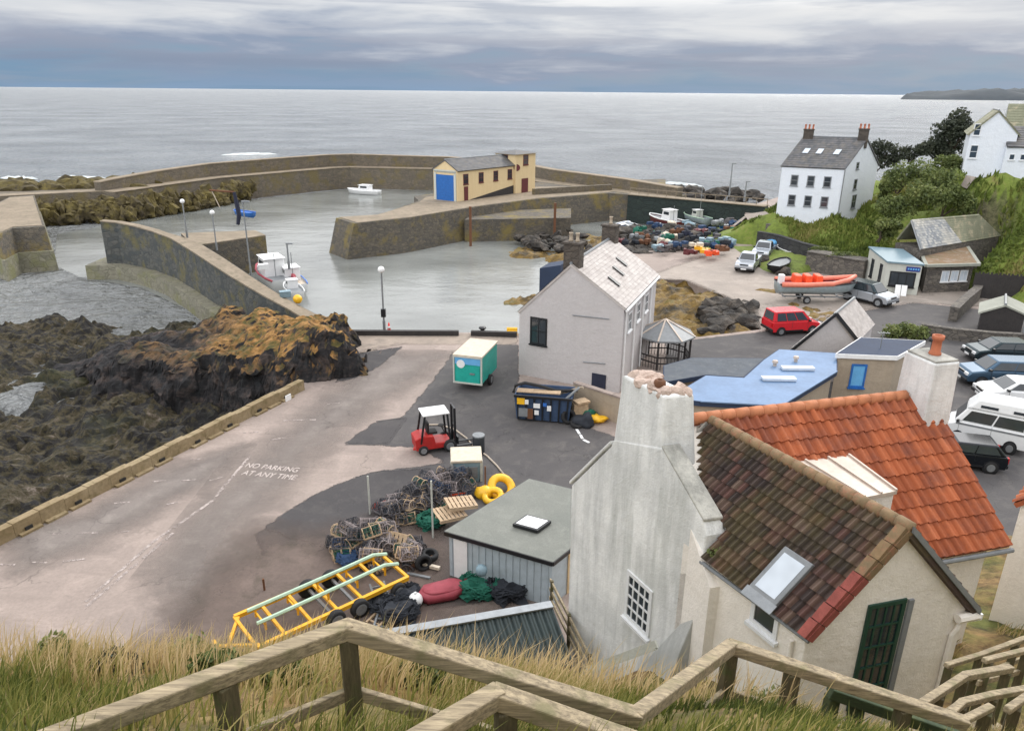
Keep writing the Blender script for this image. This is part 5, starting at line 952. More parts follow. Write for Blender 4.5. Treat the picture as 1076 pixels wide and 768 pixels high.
n2_ = Vector((d2.y, -d2.x, 0)); n2_ = n2_ if n2_.dot(d1) > 0 else -n2_; mb = MB(); c = ins[1].lerp(ins[2], .3); mb.prism([up_(c-d2*.5+n2_*.01, 0), up_(c+d2*.5+n2_*.01, 0), up_(c+d2*.5+n2_*.01, 1.7), up_(c-d2*.5+n2_*.01, 1.7)], n2_*.04); mb.build('plywood_sheet', M['plydoor'], sh)
a0, a1, b1, b0_ = P(390,670,2.3), P(580,637,2.3), P(603,698,1.15), P(402,735,1.15); mr = thing('ribbed_roof_shed', 'low shed with a dark green ribbed metal roof just below the grass bank', 'shed', (a0.x, a0.y, 0))
mb = MB(); tiled(mb, b0_, b1, a1, a0, 22, 1, .03, .0, 6, .02, .3); deck(mb, b0_, b1, a1, a0, .08); mrr = mb.build('roof', M['greenmetal'], mr); mb = MB(); bk0, bk1 = a0+(a0-b0_)*.32, a1+(a1-b1)*.32; bk0.z = bk1.z = 1.9; tiled(mb, bk0, bk1, a1, a0, 22, 1, .03, 0, 6, .02, .3); deck(mb, bk0, bk1, a1, a0, .08); mb.build('rear_slope', M['greenmetal'], mrr)
mb = MB(); mb.beam(a0+Vector((0,0,.08)), a1+Vector((0,0,.08)), .3, .05); mb.build('ridge_flashing', M['steel'], mrr); mb = MB(); mb.add([(p.x, p.y, z_) for p, z_ in zip([b0_.lerp(a0, .1), b1.lerp(a1, .1), bk1, bk0], [0]*4)]+[up_(b0_.lerp(a0, .1), 1.1), up_(b1.lerp(a1, .1), 1.1), up_(bk1, 1.8), up_(bk0, 1.8)], [(3,2,1,0),(4,5,6,7),(0,1,5,4),(1,2,6,5),(2,3,7,6),(3,0,4,7)]); mb.build('wall', M['darkwood'], mr)
# ------------------------------------------------------------------ vehicles
def wheel(root, x, y, r=.32, w_=.2):
    mb = MB(); s_ = 1 if y > 0 else -1; mb.lathe([(r*.6,-w_/2),(r*.92,-w_/2),(r,-w_*.3),(r,w_*.3),(r*.92,w_/2),(r*.6,w_/2)], (x, y, r), 18, 'Y'); t_ = mb.build('wheel', M['tyre'], root, smooth=True)
    mb = MB(); mb.lathe([(r*.62,-w_*.2),(r*.62,w_*.52),(r*.5,w_*.56),(r*.2,w_*.51),(.02,w_*.54)] if s_ > 0 else [(.02,-w_*.54),(r*.2,-w_*.51),(r*.5,-w_*.56),(r*.62,-w_*.52),(r*.62,w_*.2)], (x, y, r), 14, 'Y'); mb.build('rim', M['steel'], t_)
def car(name, label, cat, prof, W_, cab, paint, group=None, wr=.32, wx=(-1.35, 1.35), glassx=2, roofm=None):
    """prof: side outline of the lower body; cab: (x0, x1, xr0, xr1, z0, z1) rear/front at belt and roof"""
    t_ = thing(name, label, cat, (0, 0, 0), group); mb = MB(); mb.prism([(x, -W_/2, z) for x, z in prof], (0, W_, 0)); mb.build('body', M[paint], t_, bevel=.09)
    x0, x1, a0, a1, z0, z1 = cab; b, tt = W_*.475, W_*.39
    lo = [Vector((x0,-b,z0)), Vector((x1,-b,z0)), Vector((x1,b,z0)), Vector((x0,b,z0))]; up = [Vector((a0,-tt,z1)), Vector((a1,-tt,z1)), Vector((a1,tt,z1)), Vector((a0,tt,z1))]
    mb = MB(); mb.add(lo+up, [(3,2,1,0),(4,5,6,7)]+[(i, (i+1) % 4, (i+1) % 4+4, i+4) for i in range(4)]); mb.build('cabin', M[roofm or paint], t_, bevel=.07)
    def pane(i, s0, s1, h0, h1, nm):
        A, B, C, D = lo[i], lo[(i+1) % 4], up[(i+1) % 4], up[i]; f_ = lambda s_, h: A.lerp(B, s_).lerp(D.lerp(C, s_), h); n_ = (B-A).cross(D-A).normalized(); q = [f_(s0, h0), f_(s1, h0), f_(s1, h1), f_(s0, h1)]; mb = MB(); mb.prism([p+n_*.004 for p in q], n_*.012); mb.build(nm, M['glass'], t_)
    pane(1, .07, .93, .1, .9, 'windscreen'); pane(3, .1, .9, .15, .88, 'rear_window')
    for i in (0, 2):
        for k in range(glassx):
            e0, e1 = .08+.84*k/glassx+.012, .08+.84*(k+1)/glassx-.012
            pane(i, e0 if i == 0 else 1-e1, e1 if i == 0 else 1-e0, .12, .86, 'side_window')
    for x in wx:
        for y in (-W_/2+.05, W_/2-.05): wheel(t_, x, y, wr)
    xf, xb = max(p[0] for p in prof), min(p[0] for p in prof)
    zl = z0-.18
    for y in (-W_*.36, W_*.36):
        mb = MB(); mb.box((xf-.05, y, zl-.08), (.12, .34, .16)); mb.build('headlight', M['lamp'], t_); mb = MB(); mb.box((xb+.03, y*1.15, zl), (.1, .18, .3)); mb.build('tail_light', M['tail'], t_)
    for nm, xx in (('front_bumper', xf-.04), ('rear_bumper', xb+.04)): mb = MB(); mb.box((xx, 0, .44), (.16, W_*.99, .2)); mb.build(nm, M['blackpaint'], t_, bevel=.04)
    for y in (-1, 1):
        mb = MB(); mb.box((x1-.25, y*W_*.53, z0+.08), (.16, .2, .14)); mb.build('mirror', M['blackpaint'], t_, bevel=.03)
        mb = MB(); mb.box(((x0+x1)/2, y*(W_/2+.004), .36), ((wx[1]-wx[0])-.75, .02, .12)); mb.build('sill', M['blackpaint'], t_)
        for k, xx in enumerate((x1-.35, (x0+x1)/2-.05)): mb = MB(); mb.box((xx, y*(W_/2+.002), (z0+.45)/2+.05), (.018, .012, z0-.5)); mb.build('door_seam', M['blackpaint'], t_)
        for xx in wx: mb = MB(); mb.lathe([(.02, -.012), (wr+.07, -.012), (wr+.07, .012), (.02, .012)], (xx, y*(W_/2+.002), wr+.01), 20, 'Y'); mb.build('wheel_arch', M['blackpaint'], t_)
    mb = MB(); mb.box((xf+.05, 0, .44), (.03, W_*.3, .12)); mb.build('number_plate', M['white'], t_); mb = MB(); mb.box((xf-.06, 0, zl-.06), (.1, W_*.44, .13)); mb.build('grille', M['blackpaint'], t_); return t_
hatch = [(-2.0,.25),(-2.08,.55),(-2.02,.95),(1.0,.98),(1.75,.86),(2.02,.62),(2.05,.3)]
suvp = [(-2.2,.32),(-2.28,.6),(-2.22,1.08),(1.1,1.1),(1.95,.98),(2.22,.72),(2.24,.35)]
vanp = [(-1.95,.28),(-2.02,.6),(-2.0,1.05),(.95,1.06),(1.75,.9),(1.98,.62),(2.0,.3)]
v = car('van', 'bright red van with rear side windows beside the weedy beach', 'van', vanp, 1.72, (-1.98, 1.2, -1.88, .45, 1.04, 1.82), 'red', None, .31, (-1.3, 1.28), 3); face(v, P(804,350), P(856,347), 0)
pk = [(-2.45,.42),(-2.5,.7),(-2.48,1.05),(-.35,1.05),(-.3,1.08),(1.2,1.1),(2.2,1.0),(2.5,.75),(2.5,.4)]
v = car('pickup', 'silver pickup parked nose towards us below the stone retaining wall', 'pickup truck', pk, 1.8, (-.55, 1.25, -.4, .7, 1.08, 1.75), 'silver', 'pickups by the boulders', .36, (-1.5, 1.5), 2); face(v, P(792,276), P(779,289), 0)
v2 = dup(v, label='pale pickup parked just behind the silver pickup, further from the camera'); face(v2, P(808,265), P(797,274), 0)
sv = car('estate_car', 'grey-green four-wheel-drive car with pale bonnet towing the orange boat', 'car', suvp, 1.85, (-2.15, 1.2, -1.95, .55, 1.08, 1.78), 'silver', None, .37, (-1.4, 1.4), 3, 'darkcar'); face(sv, P(893,313), P(931,322), 0)
def parked(label, paint, rear, front, kind='hatch', roofm=None):
    c = car('parked_car', label, 'car', hatch if kind == 'hatch' else suvp, 1.78, (-1.98, 1.15, -1.5, .35, .95, 1.46) if kind == 'hatch' else (-2.15, 1.2, -1.9, .45, 1.08, 1.68), paint, 'cars parked at the right edge', .33, (-1.3, 1.32), 2, roofm); return face(c, P(*rear), P(*front), 0)
parked('dark green hatchback, furthest of the cars parked at right', 'darkcar', (1083,379), (1012,377), 'hatch')
parked('slate blue car parked between the dark green hatchback and the white car', 'bluecar', (1085,404), (1006,401), 'suv')
parked('white car almost hidden behind the white campervan', 'whitecar', (1100,424), (1030,420), 'hatch')
parked('black saloon with red tail lamp parked below the white campervan', 'blackcar', (1040,490), (972,482), 'hatch').scale = (.9, .95, .95)
cvp = [(-2.4,.35),(-2.45,.6),(-2.43,1.25),(1.55,1.25),(2.2,1.05),(2.42,.7),(2.42,.35)]
cv = car('campervan', 'white high-roofed campervan with dark side windows at the right edge', 'campervan', cvp, 1.95, (-2.42, 1.95, -2.38, 1.3, 1.24, 2.0), 'whitecar', None, .34, (-1.5, 1.55), 2)
mb = MB(); mb.add([(-2.38,-.85,2.0),(1.4,-.85,2.0),(1.4,.85,2.0),(-2.38,.85,2.0),(-2.25,-.74,2.65),(.75,-.74,2.62),(.75,.74,2.62),(-2.25,.74,2.65)], [(3,2,1,0),(4,5,6,7),(0,1,5,4),(1,2,6,5),(2,3,7,6),(3,0,4,7)]); hr2 = mb.build('high_roof', M['whitecar'], cv, bevel=.12)
for x, w_ in ((-1.6, .7), (.1, 1.0)):
    for s_ in (-1, 1): mb = MB(); mb.box((x, s_*.825, 2.25), (w_, .03, .14)); mb.build('roof_window', M['glass'], hr2)
mb = MB(); mb.box((-.3, 0, 1.15), (4.2, 1.975, .1)); mb.build('side_stripe', M['grey'], cv); face(cv, P(1070,473), P(996,457), 0); cv.scale = (.76, .9, .98)
# ------------------------------------------------------------------ boats
def boat(name, label, L, B, H, hullm, deckm='white', house=None, housem='white', group=None, rim='white', mast=0, band=None):
    t_ = thing(name, label, 'boat', (0, 0, 0), group); st = [(-.5,.74,.02),(-.3,.92,.0),(0,1,0),(.22,.9,.02),(.38,.6,.1),(.47,.22,.24),(.5,.03,.42)]; vs = []; m = len(st)
    for s_, b, k in st:
        sh = H*(.82+.5*max(s_, 0)**1.6+.06); hb_ = B/2*b; x = s_*L
        for y, z in ((-hb_, sh), (-hb_*.9, H*.35), (0, H*k), (hb_*.9, H*.35), (hb_, sh)): vs.append((x+(.06*L*(z/H) if s_ > .3 else 0), y, max(z, H*k)))
    mb = MB(); fs = [(i*5+j, i*5+j+1, (i+1)*5+j+1, (i+1)*5+j) for i in range(m-1) for j in range(4)]; fs += [(0,1,2,3,4)]; mb.add(vs, fs)
    dk = [(vs[i*5][0], vs[i*5][1]*.93, vs[i*5][2]-.12*H) for i in range(m)]; dk2 = [(vs[i*5+4][0], vs[i*5+4][1]*.93, vs[i*5+4][2]-.12*H) for i in range(m)]; mb.build('hull', M[hullm], t_, smooth=True)
    mb = MB(); mb.add(dk+dk2, [(i, i+1, m+i+1, m+i) for i in range(m-1)]); mb.build('deck', M[deckm], t_)
    mb = MB(); mb.tube([vs[i*5] for i in range(m)], .035*B, 6); mb.tube([vs[i*5+4] for i in range(m)], .035*B, 6); mb.build('gunwale', M[rim], t_)
    if house:
        hx, hl, hw, hh = house; mb = MB(); z0 = H*.7; mb.add([(hx-hl/2,-hw/2,z0),(hx+hl/2,-hw/2,z0),(hx+hl/2,hw/2,z0),(hx-hl/2,hw/2,z0),(hx-hl/2,-hw*.45,z0+hh),(hx+hl*.34,-hw*.45,z0+hh),(hx+hl*.34,hw*.45,z0+hh),(hx-hl/2,hw*.45,z0+hh)], [(3,2,1,0),(4,5,6,7),(0,1,5,4),(1,2,6,5),(2,3,7,6),(3,0,4,7)]); wh_ = mb.build('wheelhouse', M[housem], t_, bevel=.04)
        mb = MB(); zz_ = z0+hh*.72
        for s_ in (-1, 1): mb.box((hx-hl*.08, s_*hw*.475, zz_), (hl*.6, .04, hh*.26))
        mb.build('side_glazing', M['glass'], wh_); mb = MB(); mb.box((hx+hl*.41, 0, zz_), (.06, hw*.7, hh*.26)); mb.build('front_glazing', M['glass'], wh_)
        mb = MB(); mb.box((hx-hl*.06, 0, z0+hh+.03), (hl*1.0, hw*1.02, .06)); mb.build('wheelhouse_roof', M['white'], wh_)
    if mast:
        mb = MB(); x_ = (house[0]-house[1]*.5) if house else 0; mb.tube([(x_,0,H*.7),(x_,0,H*.7+mast)], .04, 6); mb.tube([(x_-.5,0,H*.7+mast*.7),(x_+.4,0,H*.7+mast*.7)], .025, 5); mb.build('mast', M['steel'], t_)
    return t_
b_ = boat('motor_boat', 'small white cabin cruiser moored under the far sea wall', 7.2, 2.6, 1.3, 'white', 'white', (-.2, 2.6, 1.9, 1.3)); face(b_, P(398,205,-3.5), P(368,203,-3.5), -3.85)
b_ = boat('fishing_boat', 'white and faded red fishing boat with wheelhouse tied to the curved pier', 8.2, 3.2, 2.1, 'white', 'grey', (.7, 3.2, 2.3, 2.0), 'white', None, 'redtarp', 2.6); face(b_, P(312,313,-2.6), P(268,278,-2.6), -3.6)
for k in range(3): mb = MB(); mb.lathe([(.02,-.3),(.2,-.22),(.27,0),(.2,.22),(.02,.3)], (-2.4+k*.9, -1.5, 1.7), 10); mb.build('fender', M['redtarp'], b_, smooth=True, world=False)
b_ = boat('blue_boat', 'bright blue boat lying beyond the inner jetty', 3.9, 1.7, 1.0, 'blue', 'bluetarp', None, 'white', None, 'bluetarp'); face(b_, P(270,237,-3.4), P(246,234,-3.4), -2.3)
b_ = boat('launch', 'white launch with blue trim moored outside the white and faded red fishing boat', 6.2, 2.3, 1.6, 'white', 'tubcream', (.6, 2.2, 1.7, 1.5), 'white', None, 'bluetarp', 3.2); face(b_, P(322,308,-2.6), P(294,284,-2.6), -3.7)
b_ = boat('motor_launch', 'small white cabin launch behind the fishing boat, nearer the inner jetty', 5, 2, 1.4, 'white', 'grey', (.3, 1.8, 1.4, 1.3), 'white', None, 'white', 2.5); face(b_, P(284,276,-2.8), P(262,262,-2.8), -3.7)
b_ = boat('skiff', 'small white open skiff at the near end of the curved pier', 4.2, 1.7, 1.1, 'white', 'grey', (.5, 1.0, 1.1, .9), 'white', None, 'white'); face(b_, P(318,318,-2.4), P(300,300,-2.4), -2.7)
b_ = boat('tender', 'dark open boat tied behind the white fishing boat', 4.2, 1.7, .9, 'navy', 'grey', None, 'white', None, 'grey'); face(b_, P(262,276,-3.2), P(240,263,-3.2), -3.7)
b_ = boat('dinghy', 'blue and white dinghy beached on the rocks behind the grey gable', 3.4, 1.5, .8, 'bluetarp', 'white', None, 'white', None, 'white'); face(b_, P(646,237,-1.2), P(662,233,-1.2), -1.9)
b_ = boat('crab_boat', 'white fishing boat with dark red hull and round wheelhouse in the right basin', 7, 2.6, 1.6, 'maroon', 'grey', (-.6, 2, 1.6, 1.7), 'white', None, 'white', 2.4); face(b_, P(715,240,-2.2), P(685,233,-2.2), -2.6)
b_ = boat('work_boat', 'dark blue boat with a white cabin nearest the hill in the right basin', 6, 2.3, 1.4, 'navy', 'grey', (.3, 1.6, 1.5, 1.4), 'white', None, 'white', 2); face(b_, P(762,231,-1.8), P(742,228,-1.8), -2.0)
b_ = boat('work_boat', 'grey-green boat with a tall thin mast in the right basin', 5.6, 2.2, 1.3, 'greyblue', 'grey', (0, 1.3, 1.3, 1.2), 'kiosk', None, 'mint', 5); face(b_, P(742,236,-2), P(722,231,-2), -2.2)
b_ = boat('open_boat', 'upturned white dinghy against the dark retaining wall', 3.6, 1.5, .7, 'white', 'white'); face(b_, P(838,276,0), P(812,262,0), .25)
rib = boat('inflatable_boat', 'grey boat with faded orange tubes and bright orange seats on a trailer', 6.4, 2.3, 1.15, 'greyblue', 'redtarp', None, 'white', None, 'blackpaint'); face(rib, P(822,316), P(884,317), .65)
mb = MB(); ps = [(-3.1,-1.05,1.05),(-1,-1.12,1.05),(1.2,-1.0,1.15),(2.6,-.55,1.38),(3.35,0,1.6),(2.6,.55,1.38),(1.2,1.0,1.15),(-1,1.12,1.05),(-3.1,1.05,1.05)]; mb.tube(ps, .21, 10); mb.build('inflated_tube', M['grpink'], rib, smooth=True, world=False)
for x in (-1.6, -.7, .2): mb = MB(); mb.box((x, 0, 1.35), (.62, 1.3, .75), 0, .85); mb.build('seat', M['orange'], rib, bevel=.08, world=False)
mb = MB(); mb.box((-2.9, 0, 1.2), (.5, .5, 1.0)); mb.build('outboard_engine', M['white'], rib, bevel=.08, world=False)
tr = thing('boat_trailer', 'galvanised trailer under the orange inflatable boat', 'trailer'); mb = MB()
for y in (-.5, .5): mb.beam((-2.8,y,.55), (2.2,y,.55), .1, .12)
for x in (-2.6,-1,.8,2.1): mb.beam((x,-.75,.52), (x,.75,.52), .08, .08)
mb.beam((2.2,-.5,.55), (3.8,0,.5), .1, .1); mb.beam((2.2,.5,.55), (3.8,0,.5), .1, .1); mb.build('frame', M['steel'], tr)
for y in (-.95,.95): wheel(tr, -.8, y, .33)
face(tr, P(822,316), P(884,317), 0)
bt = boat('covered_boat', 'boat under a pale wrapped cover beside the pickups', 5, 2, 1.1, 'grey', 'kiosk'); mb = MB(); mb.blob((-.2,0,1.1), (2.3,.95,.5), 3, .12, 4); mb.build('cover', M['tealblue'], bt, smooth=True, world=False); face(bt, P(806,268), P(824,258), .1)
bt = boat('dark_inflatable', 'black inflatable boat on the ground between the pickups and the orange boat', 4, 1.8, .8, 'blackpaint', 'grey', None, 'white', None, 'black'); face(bt, P(806,292), P(830,278), .2)
extra = [((700,238,-2),(682,243,-2),'navy','grey','small dark blue open boat below the crab boat in the right basin'), ((728,243,-1.6),(712,246,-1.6),'white','tubcream','small white open boat with cream deck on the basin shingle'), ((775,238,-.6),(758,241,-.6),'bluetarp','white','bright blue punt pulled up where the basin meets the road'), ((708,228,-2.4),(694,227,-2.4),'mint','white','pale green dinghy moored against the dark basin wall'), ((781,226,-1),(768,225,-1),'maroon','white','dark red dinghy at the inner end of the basin wall'), ((672,243,-1.4),(660,239,-1.4),'greyblue','grey','grey skiff lying on the dark rocks left of the crab boat')]
for a_, b2, hm_, dm_, lab in extra: b_ = boat('open_boat', lab, 4.2, 1.7, .95, hm_, dm_, None, 'white', 'small boats in the right basin', 'white'); face(b_, P(*a_), P(*b2), a_[2]-.3)
rg = random.Random(77); tones = ['darknet','net','rust','potblue','grey','greentarp','pot','tubcream','fish','maroon']
for k in range(44):
    u = rg.uniform(650, 775); v_ = rg.uniform(236, 264)-max(0, u-735)*.12; q = P(u, v_, .2); mb = MB()
    for j in range(rg.randint(3, 6)):
        if rg.random() < .5: mb.box((rg.uniform(-.8,.8), rg.uniform(-.5,.5), .2+.3*(j % 2)), (rg.uniform(.4,1.1), rg.uniform(.3,.7), .35), rg.uniform(0,3))
        else: mb.blob((rg.uniform(-.8,.8), rg.uniform(-.5,.5), .2), rg.uniform(.25,.55), 1, .5, k*7+j)
    o = mb.build('fishing_gear', M[tones[k % 10]]); o.location = (q.x, q.y, .15); tag(o, 'dark jumbled heap of fishing gear on the rocks and quay left of the pickups', 'gear heap', 'jumbled gear on the harbour rocks')
# ------------------------------------------------------------------ posts and lamps
def lamp(u, vb, vt, zb, label, head='ball', r=.06, name='lamp_post'):
    p = P(u, vb, zb); h = Q(u, vt, p.y).z-zb; t_ = thing(name, label, 'lamp post' if name == 'lamp_post' else 'post', tuple(p)); mb = MB(); mb.tube([p, p+Vector((0,0,h))], [r*1.3, r], 8); mb.tube([p, p+Vector((0,0,.9))], r*1.8, 8); mb.build('shaft', M['steel'], t_)
    mb = MB()
    if head == 'ball': mb.lathe([(.05,0),(.2,.08),(.26,.25),(.2,.42),(.04,.5)], p+Vector((0,0,h)), 12)
    else: mb.box(p+Vector((.25,0,h)), (.7,.25,.14))
    mb.build('lantern', M['white'] if head == 'ball' else M['grey'], t_, smooth=head == 'ball'); return t_
l_ = lamp(404, 349, 287, 0, 'lamp post with white globe on the quay edge in front of the harbour'); mb = MB(); p = P(404,349); mb.box(p+Vector((0,0,1.5)), (.34,.3,.6)); mb.build('control_box', M['blackpaint'], l_)
lamp(197, 250, 214, 1.2, 'lamp post with white globe near the seaward end of the curved pier', r=.07); lamp(228, 263, 226, .9, 'thin lamp post on the curved pier beside the inner jetty', r=.06)
lamp(264, 290, 212, .6, 'tallest thin post on the curved pier beside the white fishing boat', 'flat', .06); lamp(304, 283, 256, -1, 'dark post rising from the water right of the fishing boat', 'flat', .08, 'mooring_post')
lamp(766, 207, 172, .8, 'tall dark lamp post on the skyline left of the white house', 'flat', .1); lamp(782, 212, 191, .8, 'shorter dark post next to the skyline lamp post', 'flat', .1, 'post')
for u, vb, vt, lab in ((996,170,133,'grey pole in front of the dark tree on the hill'), (963,216,199,'pale pole standing on the bushy bank above the kiosk')):
    p = hitz(u, vb); h = Q(u, vt, p.y).z-p.z; t_ = thing('utility_pole', lab, 'pole', tuple(p)); mb = MB(); mb.tube([p, p+Vector((0,0,h))], [.13,.09], 8); mb.build('shaft', M['grey'], t_); mb = MB(); mb.box(p+Vector((0,0,h-.25)), (.7,.1,.1)); mb.build('crossarm', M['grey'], t_)
cr = thing('davit_crane', 'dark jib crane leaning over the water beside the blue boat', 'crane', tuple(P(250,235,.7))); p = P(250,236,.7); q1_ = Q(246,202,p.y); mb = MB(); mb.tube([p, p+Vector((.3,0,1.2)), p+Vector((.2,0,2.4)), q1_], [.22,.3,.3,.2], 8); mb.build('mast', M['navy'], cr); mb = MB(); mb.tube([q1_, Q(220,200,p.y)], .12, 8); mb.build('jib', M['rust'], cr); mb = MB(); mb.tube([Q(222,200,p.y), Q(231,218,p.y)], .05, 6); mb.build('cable', M['rope'], cr)
# basin wall on the right with pale rail
a, b = P(662,203.5,1.2), P(806,216,1.2); bw = thing('basin_wall', 'long dark green harbour wall with a pale handrail left of the white house', 'harbour wall', tuple(a)); mb = MB(); mb.beam(a-Vector((0,0,2.4)), b-Vector((0,0,2.4)), 1.6, 4.6); mb.build('masonry', stone('weedy_dark_stone', S(50,62,58), S(40,50,50), S(34,40,38), .9), bw); mb = MB(); mb.beam(a-Vector((0,0,.06)), b-Vector((0,0,.06)), 2., .12); mb.build('coping', M['piertop'], bw)
mb = MB(); up1 = Vector((0,0,.9)); mb.beam(a+up1, b+up1, .08, .1)
for k in range(15): p = a.lerp(b, k/14); mb.beam(p, p+up1, .07, .07)
mb.build('handrail', M['piertop'], bw)
# ------------------------------------------------------------------ working yard
def local(root, mb, name, mat, **k): return mb.build(name, mat, root, world=False, **k)
# turquoise box trailer
bx = thing('box_trailer', 'turquoise box trailer with light blue upper door panel and beige roof on the quay', 'trailer', (0, 0, 0))
mb = MB(); mb.box((0, 0, 1.35), (3.1, 1.75, 1.7)); local(bx, mb, 'body', M['teal'], bevel=.03); mb = MB(); mb.box((0, 0, 2.24), (3.2, 1.85, .1)); local(bx, mb, 'roof', M['tubcream'])
mb = MB(); mb.box((-1.565, 0, 1.95), (.03, 1.6, .5)); local(bx, mb, 'upper_panel', M['tealblue']); mb = MB(); mb.box((-1.566, 0, 1.1), (.03, 1.5, 1.05)); dd = local(bx, mb, 'door', M['teal'])
mb = MB(); mb.lathe([(.2,0),(.26,0),(.26,.02),(.2,.02)], (-1.6, .42, 1.72), 18, 'X'); local(bx, mb, 'round_emblem', M['white'])
mb = MB()
for y in (-.87, .87): mb.box((-1.56, y, 1.35), (.09, .09, 1.75))
mb.box((-1.56, 0, .52), (.1, 1.84, .1)); mb.box((-1.56, 0, 2.16), (.1, 1.84, .07)); local(bx, mb, 'corner_trim', M['kiosk']); mb = MB(); mb.box((-1.59, -.3, 1.15), (.05, .3, .1)); local(bx, mb, 'door_handle', M['steel'])
for y in (-.95, .95): wheel(bx, -.1, y, .33, .2)
mb = MB(); mb.beam((1.5,.5,.45), (2.7,0,.45), .08, .1); mb.beam((1.5,-.5,.45), (2.7,0,.45), .08, .1); local(bx, mb, 'drawbar', M['steel'])
p = P(493,411); bx.location = (p.x+.35, p.y+1.5, 0); bx.rotation_euler = (0, 0, math.radians(74))
# skip with mixed waste
sk0 = P(572,443); sp0, sp1 = P(540,441), P(600,446); an_ = math.atan2(sp1.y-sp0.y, sp1.x-sp0.x)
sk = thing('waste_skip', 'large dark blue steel skip with yellow and white stickers below the grey gable', 'skip', (0, 0, 0)); L2 = (sp1-sp0).length
mb = MB(); w2 = 1.7; mb.add([(-L2/2+.15,0,.1),(L2/2-.15,0,.1),(L2/2-.15,w2,.1),(-L2/2+.15,w2,.1),(-L2/2,-.0,1.5),(L2/2,-.0,1.5),(L2/2,w2+.1,1.5),(-L2/2,w2+.1,1.5),(-L2/2+.07,.07,1.5),(L2/2-.07,.07,1.5),(L2/2-.07,w2,1.5),(-L2/2+.07,w2,1.5),(-L2/2+.2,.1,.9),(L2/2-.2,.1,.9),(L2/2-.2,w2-.1,.9),(-L2/2+.2,w2-.1,.9)], [(3,2,1,0),(0,1,5,4),(1,2,6,5),(2,3,7,6),(3,0,4,7),(4,5,9,8),(5,6,10,9),(6,7,11,10),(7,4,8,11),(8,9,13,12),(9,10,14,13),(10,11,15,14),(11,8,12,15),(12,13,14,15)]); local(sk, mb, 'body', M['skip'])
mb = MB()
for k in range(7): x = -L2/2+.2+(L2-.4)*k/6; mb.beam((x*.96,-.05,.12), (x,-.07,1.5), .1, .08)
mb.beam((-L2/2,-.07,1.47), (L2/2,-.07,1.47), .1, .12); local(sk, mb, 'ribs', M['blackpaint'])
for x, z, c_, w_, h_ in ((-1.35,1.2,'yellowbag',.42,.36),(-.98,1.18,'white',.2,.26),(-.35,1.0,'white',.36,.26),(-.35,.6,'white',.24,.26),(.42,.9,'white',.22,.3),(.15,1.1,'bluetarp',.2,.2),(-1.2,.55,'grey',.5,.5),(-.75,.5,'rust',.3,.6)):
    mb = MB(); mb.box((x*L2/3.6, -.13+.0, z), (w_, .03, h_)); local(sk, mb, 'sticker', M[c_])
sk.location = (sp0+sp1)/2; sk.rotation_euler = (0, 0, an_); Rz = Matrix.Rotation(an_, 4, 'Z'); sw_ = lambda x, y, z: (Matrix.Translation((sp0+sp1)/2)@Rz)@Vector((x, y, z))
def board(name, label, cat, p, q, w_, h_, mat, group=None): mb = MB(); p, q = Vector(p), Vector(q); mb.beam(p-p, q-p, w_, h_); o = mb.build(name, M[mat]); o.location = p; return tag(o, label, cat, group)
board('plank', 'long pale board lying across the top of the blue skip', 'plank', sw_(-1.5,.5,1.58), sw_(.9,.55,1.6), .5, .06, 'pallet'); board('plank', 'dark weathered board leaning out of the right end of the blue skip', 'plank', sw_(1.0,.4,1.1), sw_(1.9,.5,2.0), .3, .05, 'grey'); board('plank', 'grey beam crossing the right corner of the blue skip', 'plank', sw_(.7,1.1,1.3), sw_(2.1,.8,1.9), .15, .12, 'tanrender')
mb = MB(); arc = [sw_(-1.7,.4,1.45), sw_(-1.6,.5,1.85), sw_(-1.1,.6,2.0), sw_(-.3,.7,1.85), sw_(.6,.8,1.6), sw_(1.8,.9,1.65)]; mb.tube(arc, .09, 8); tag(mb.build('black_pipe', M['black'], smooth=True), 'thick black hose arching over the blue skip', 'hose')
def tyre_(name, label, p, r, tilt, group=None, w_=.22):
    mb = MB(); mb.lathe([(r*.55,-w_/2),(r*.9,-w_/2),(r,-w_*.25),(r,w_*.25),(r*.9,w_/2),(r*.55,w_/2),(r*.62,0),(r*.55,-w_/2)], (0,0,0), 18); o = mb.build(name, M['tyre'], smooth=True); o.location = p; o.rotation_euler = tilt; return tag(o, label, 'tyre', group)
jp = P(597,445); tyre_('tyre', 'large tyre standing against the right end of the blue skip', (jp.x, jp.y, .42), .42, (1.3, .1, .3)); tyre_('tyre', 'smaller tyre lying in front of the cardboard by the blue skip', P(602,448)+Vector((.2,0,.15)), .36, (.3, .2, 0))
mb = MB(); q = P(608,440); mb.box((0,0,.5), (.9,.7,1.0), .3, .9); mb.box((.1,-.1,1.1), (.8,.6,.1), .5); o = mb.build('cardboard_box', M['pallet']); o.location = q; tag(o, 'pale brown crate beside the tyres at the end of the blue skip', 'crate')
for k, (u, v, c_, lab) in enumerate([(618,441,'greentarp','green netting heap against the tan yard wall'), (627,443,'yellowbag','yellow-green bag beside the green netting by the yard wall'), (613,447,'darknet','dark heap between the crate and the yellow bag')]):
    q = P(u, v); mb = MB(); mb.blob((0,0,.2), (.55,.45,.45 if k != 1 else .25), 3, .4, k+40, 1.6); o = mb.build('netting_heap' if k != 1 else 'bag', M[c_], smooth=True); o.location = q; tag(o, lab, 'net heap' if k != 1 else 'bag')
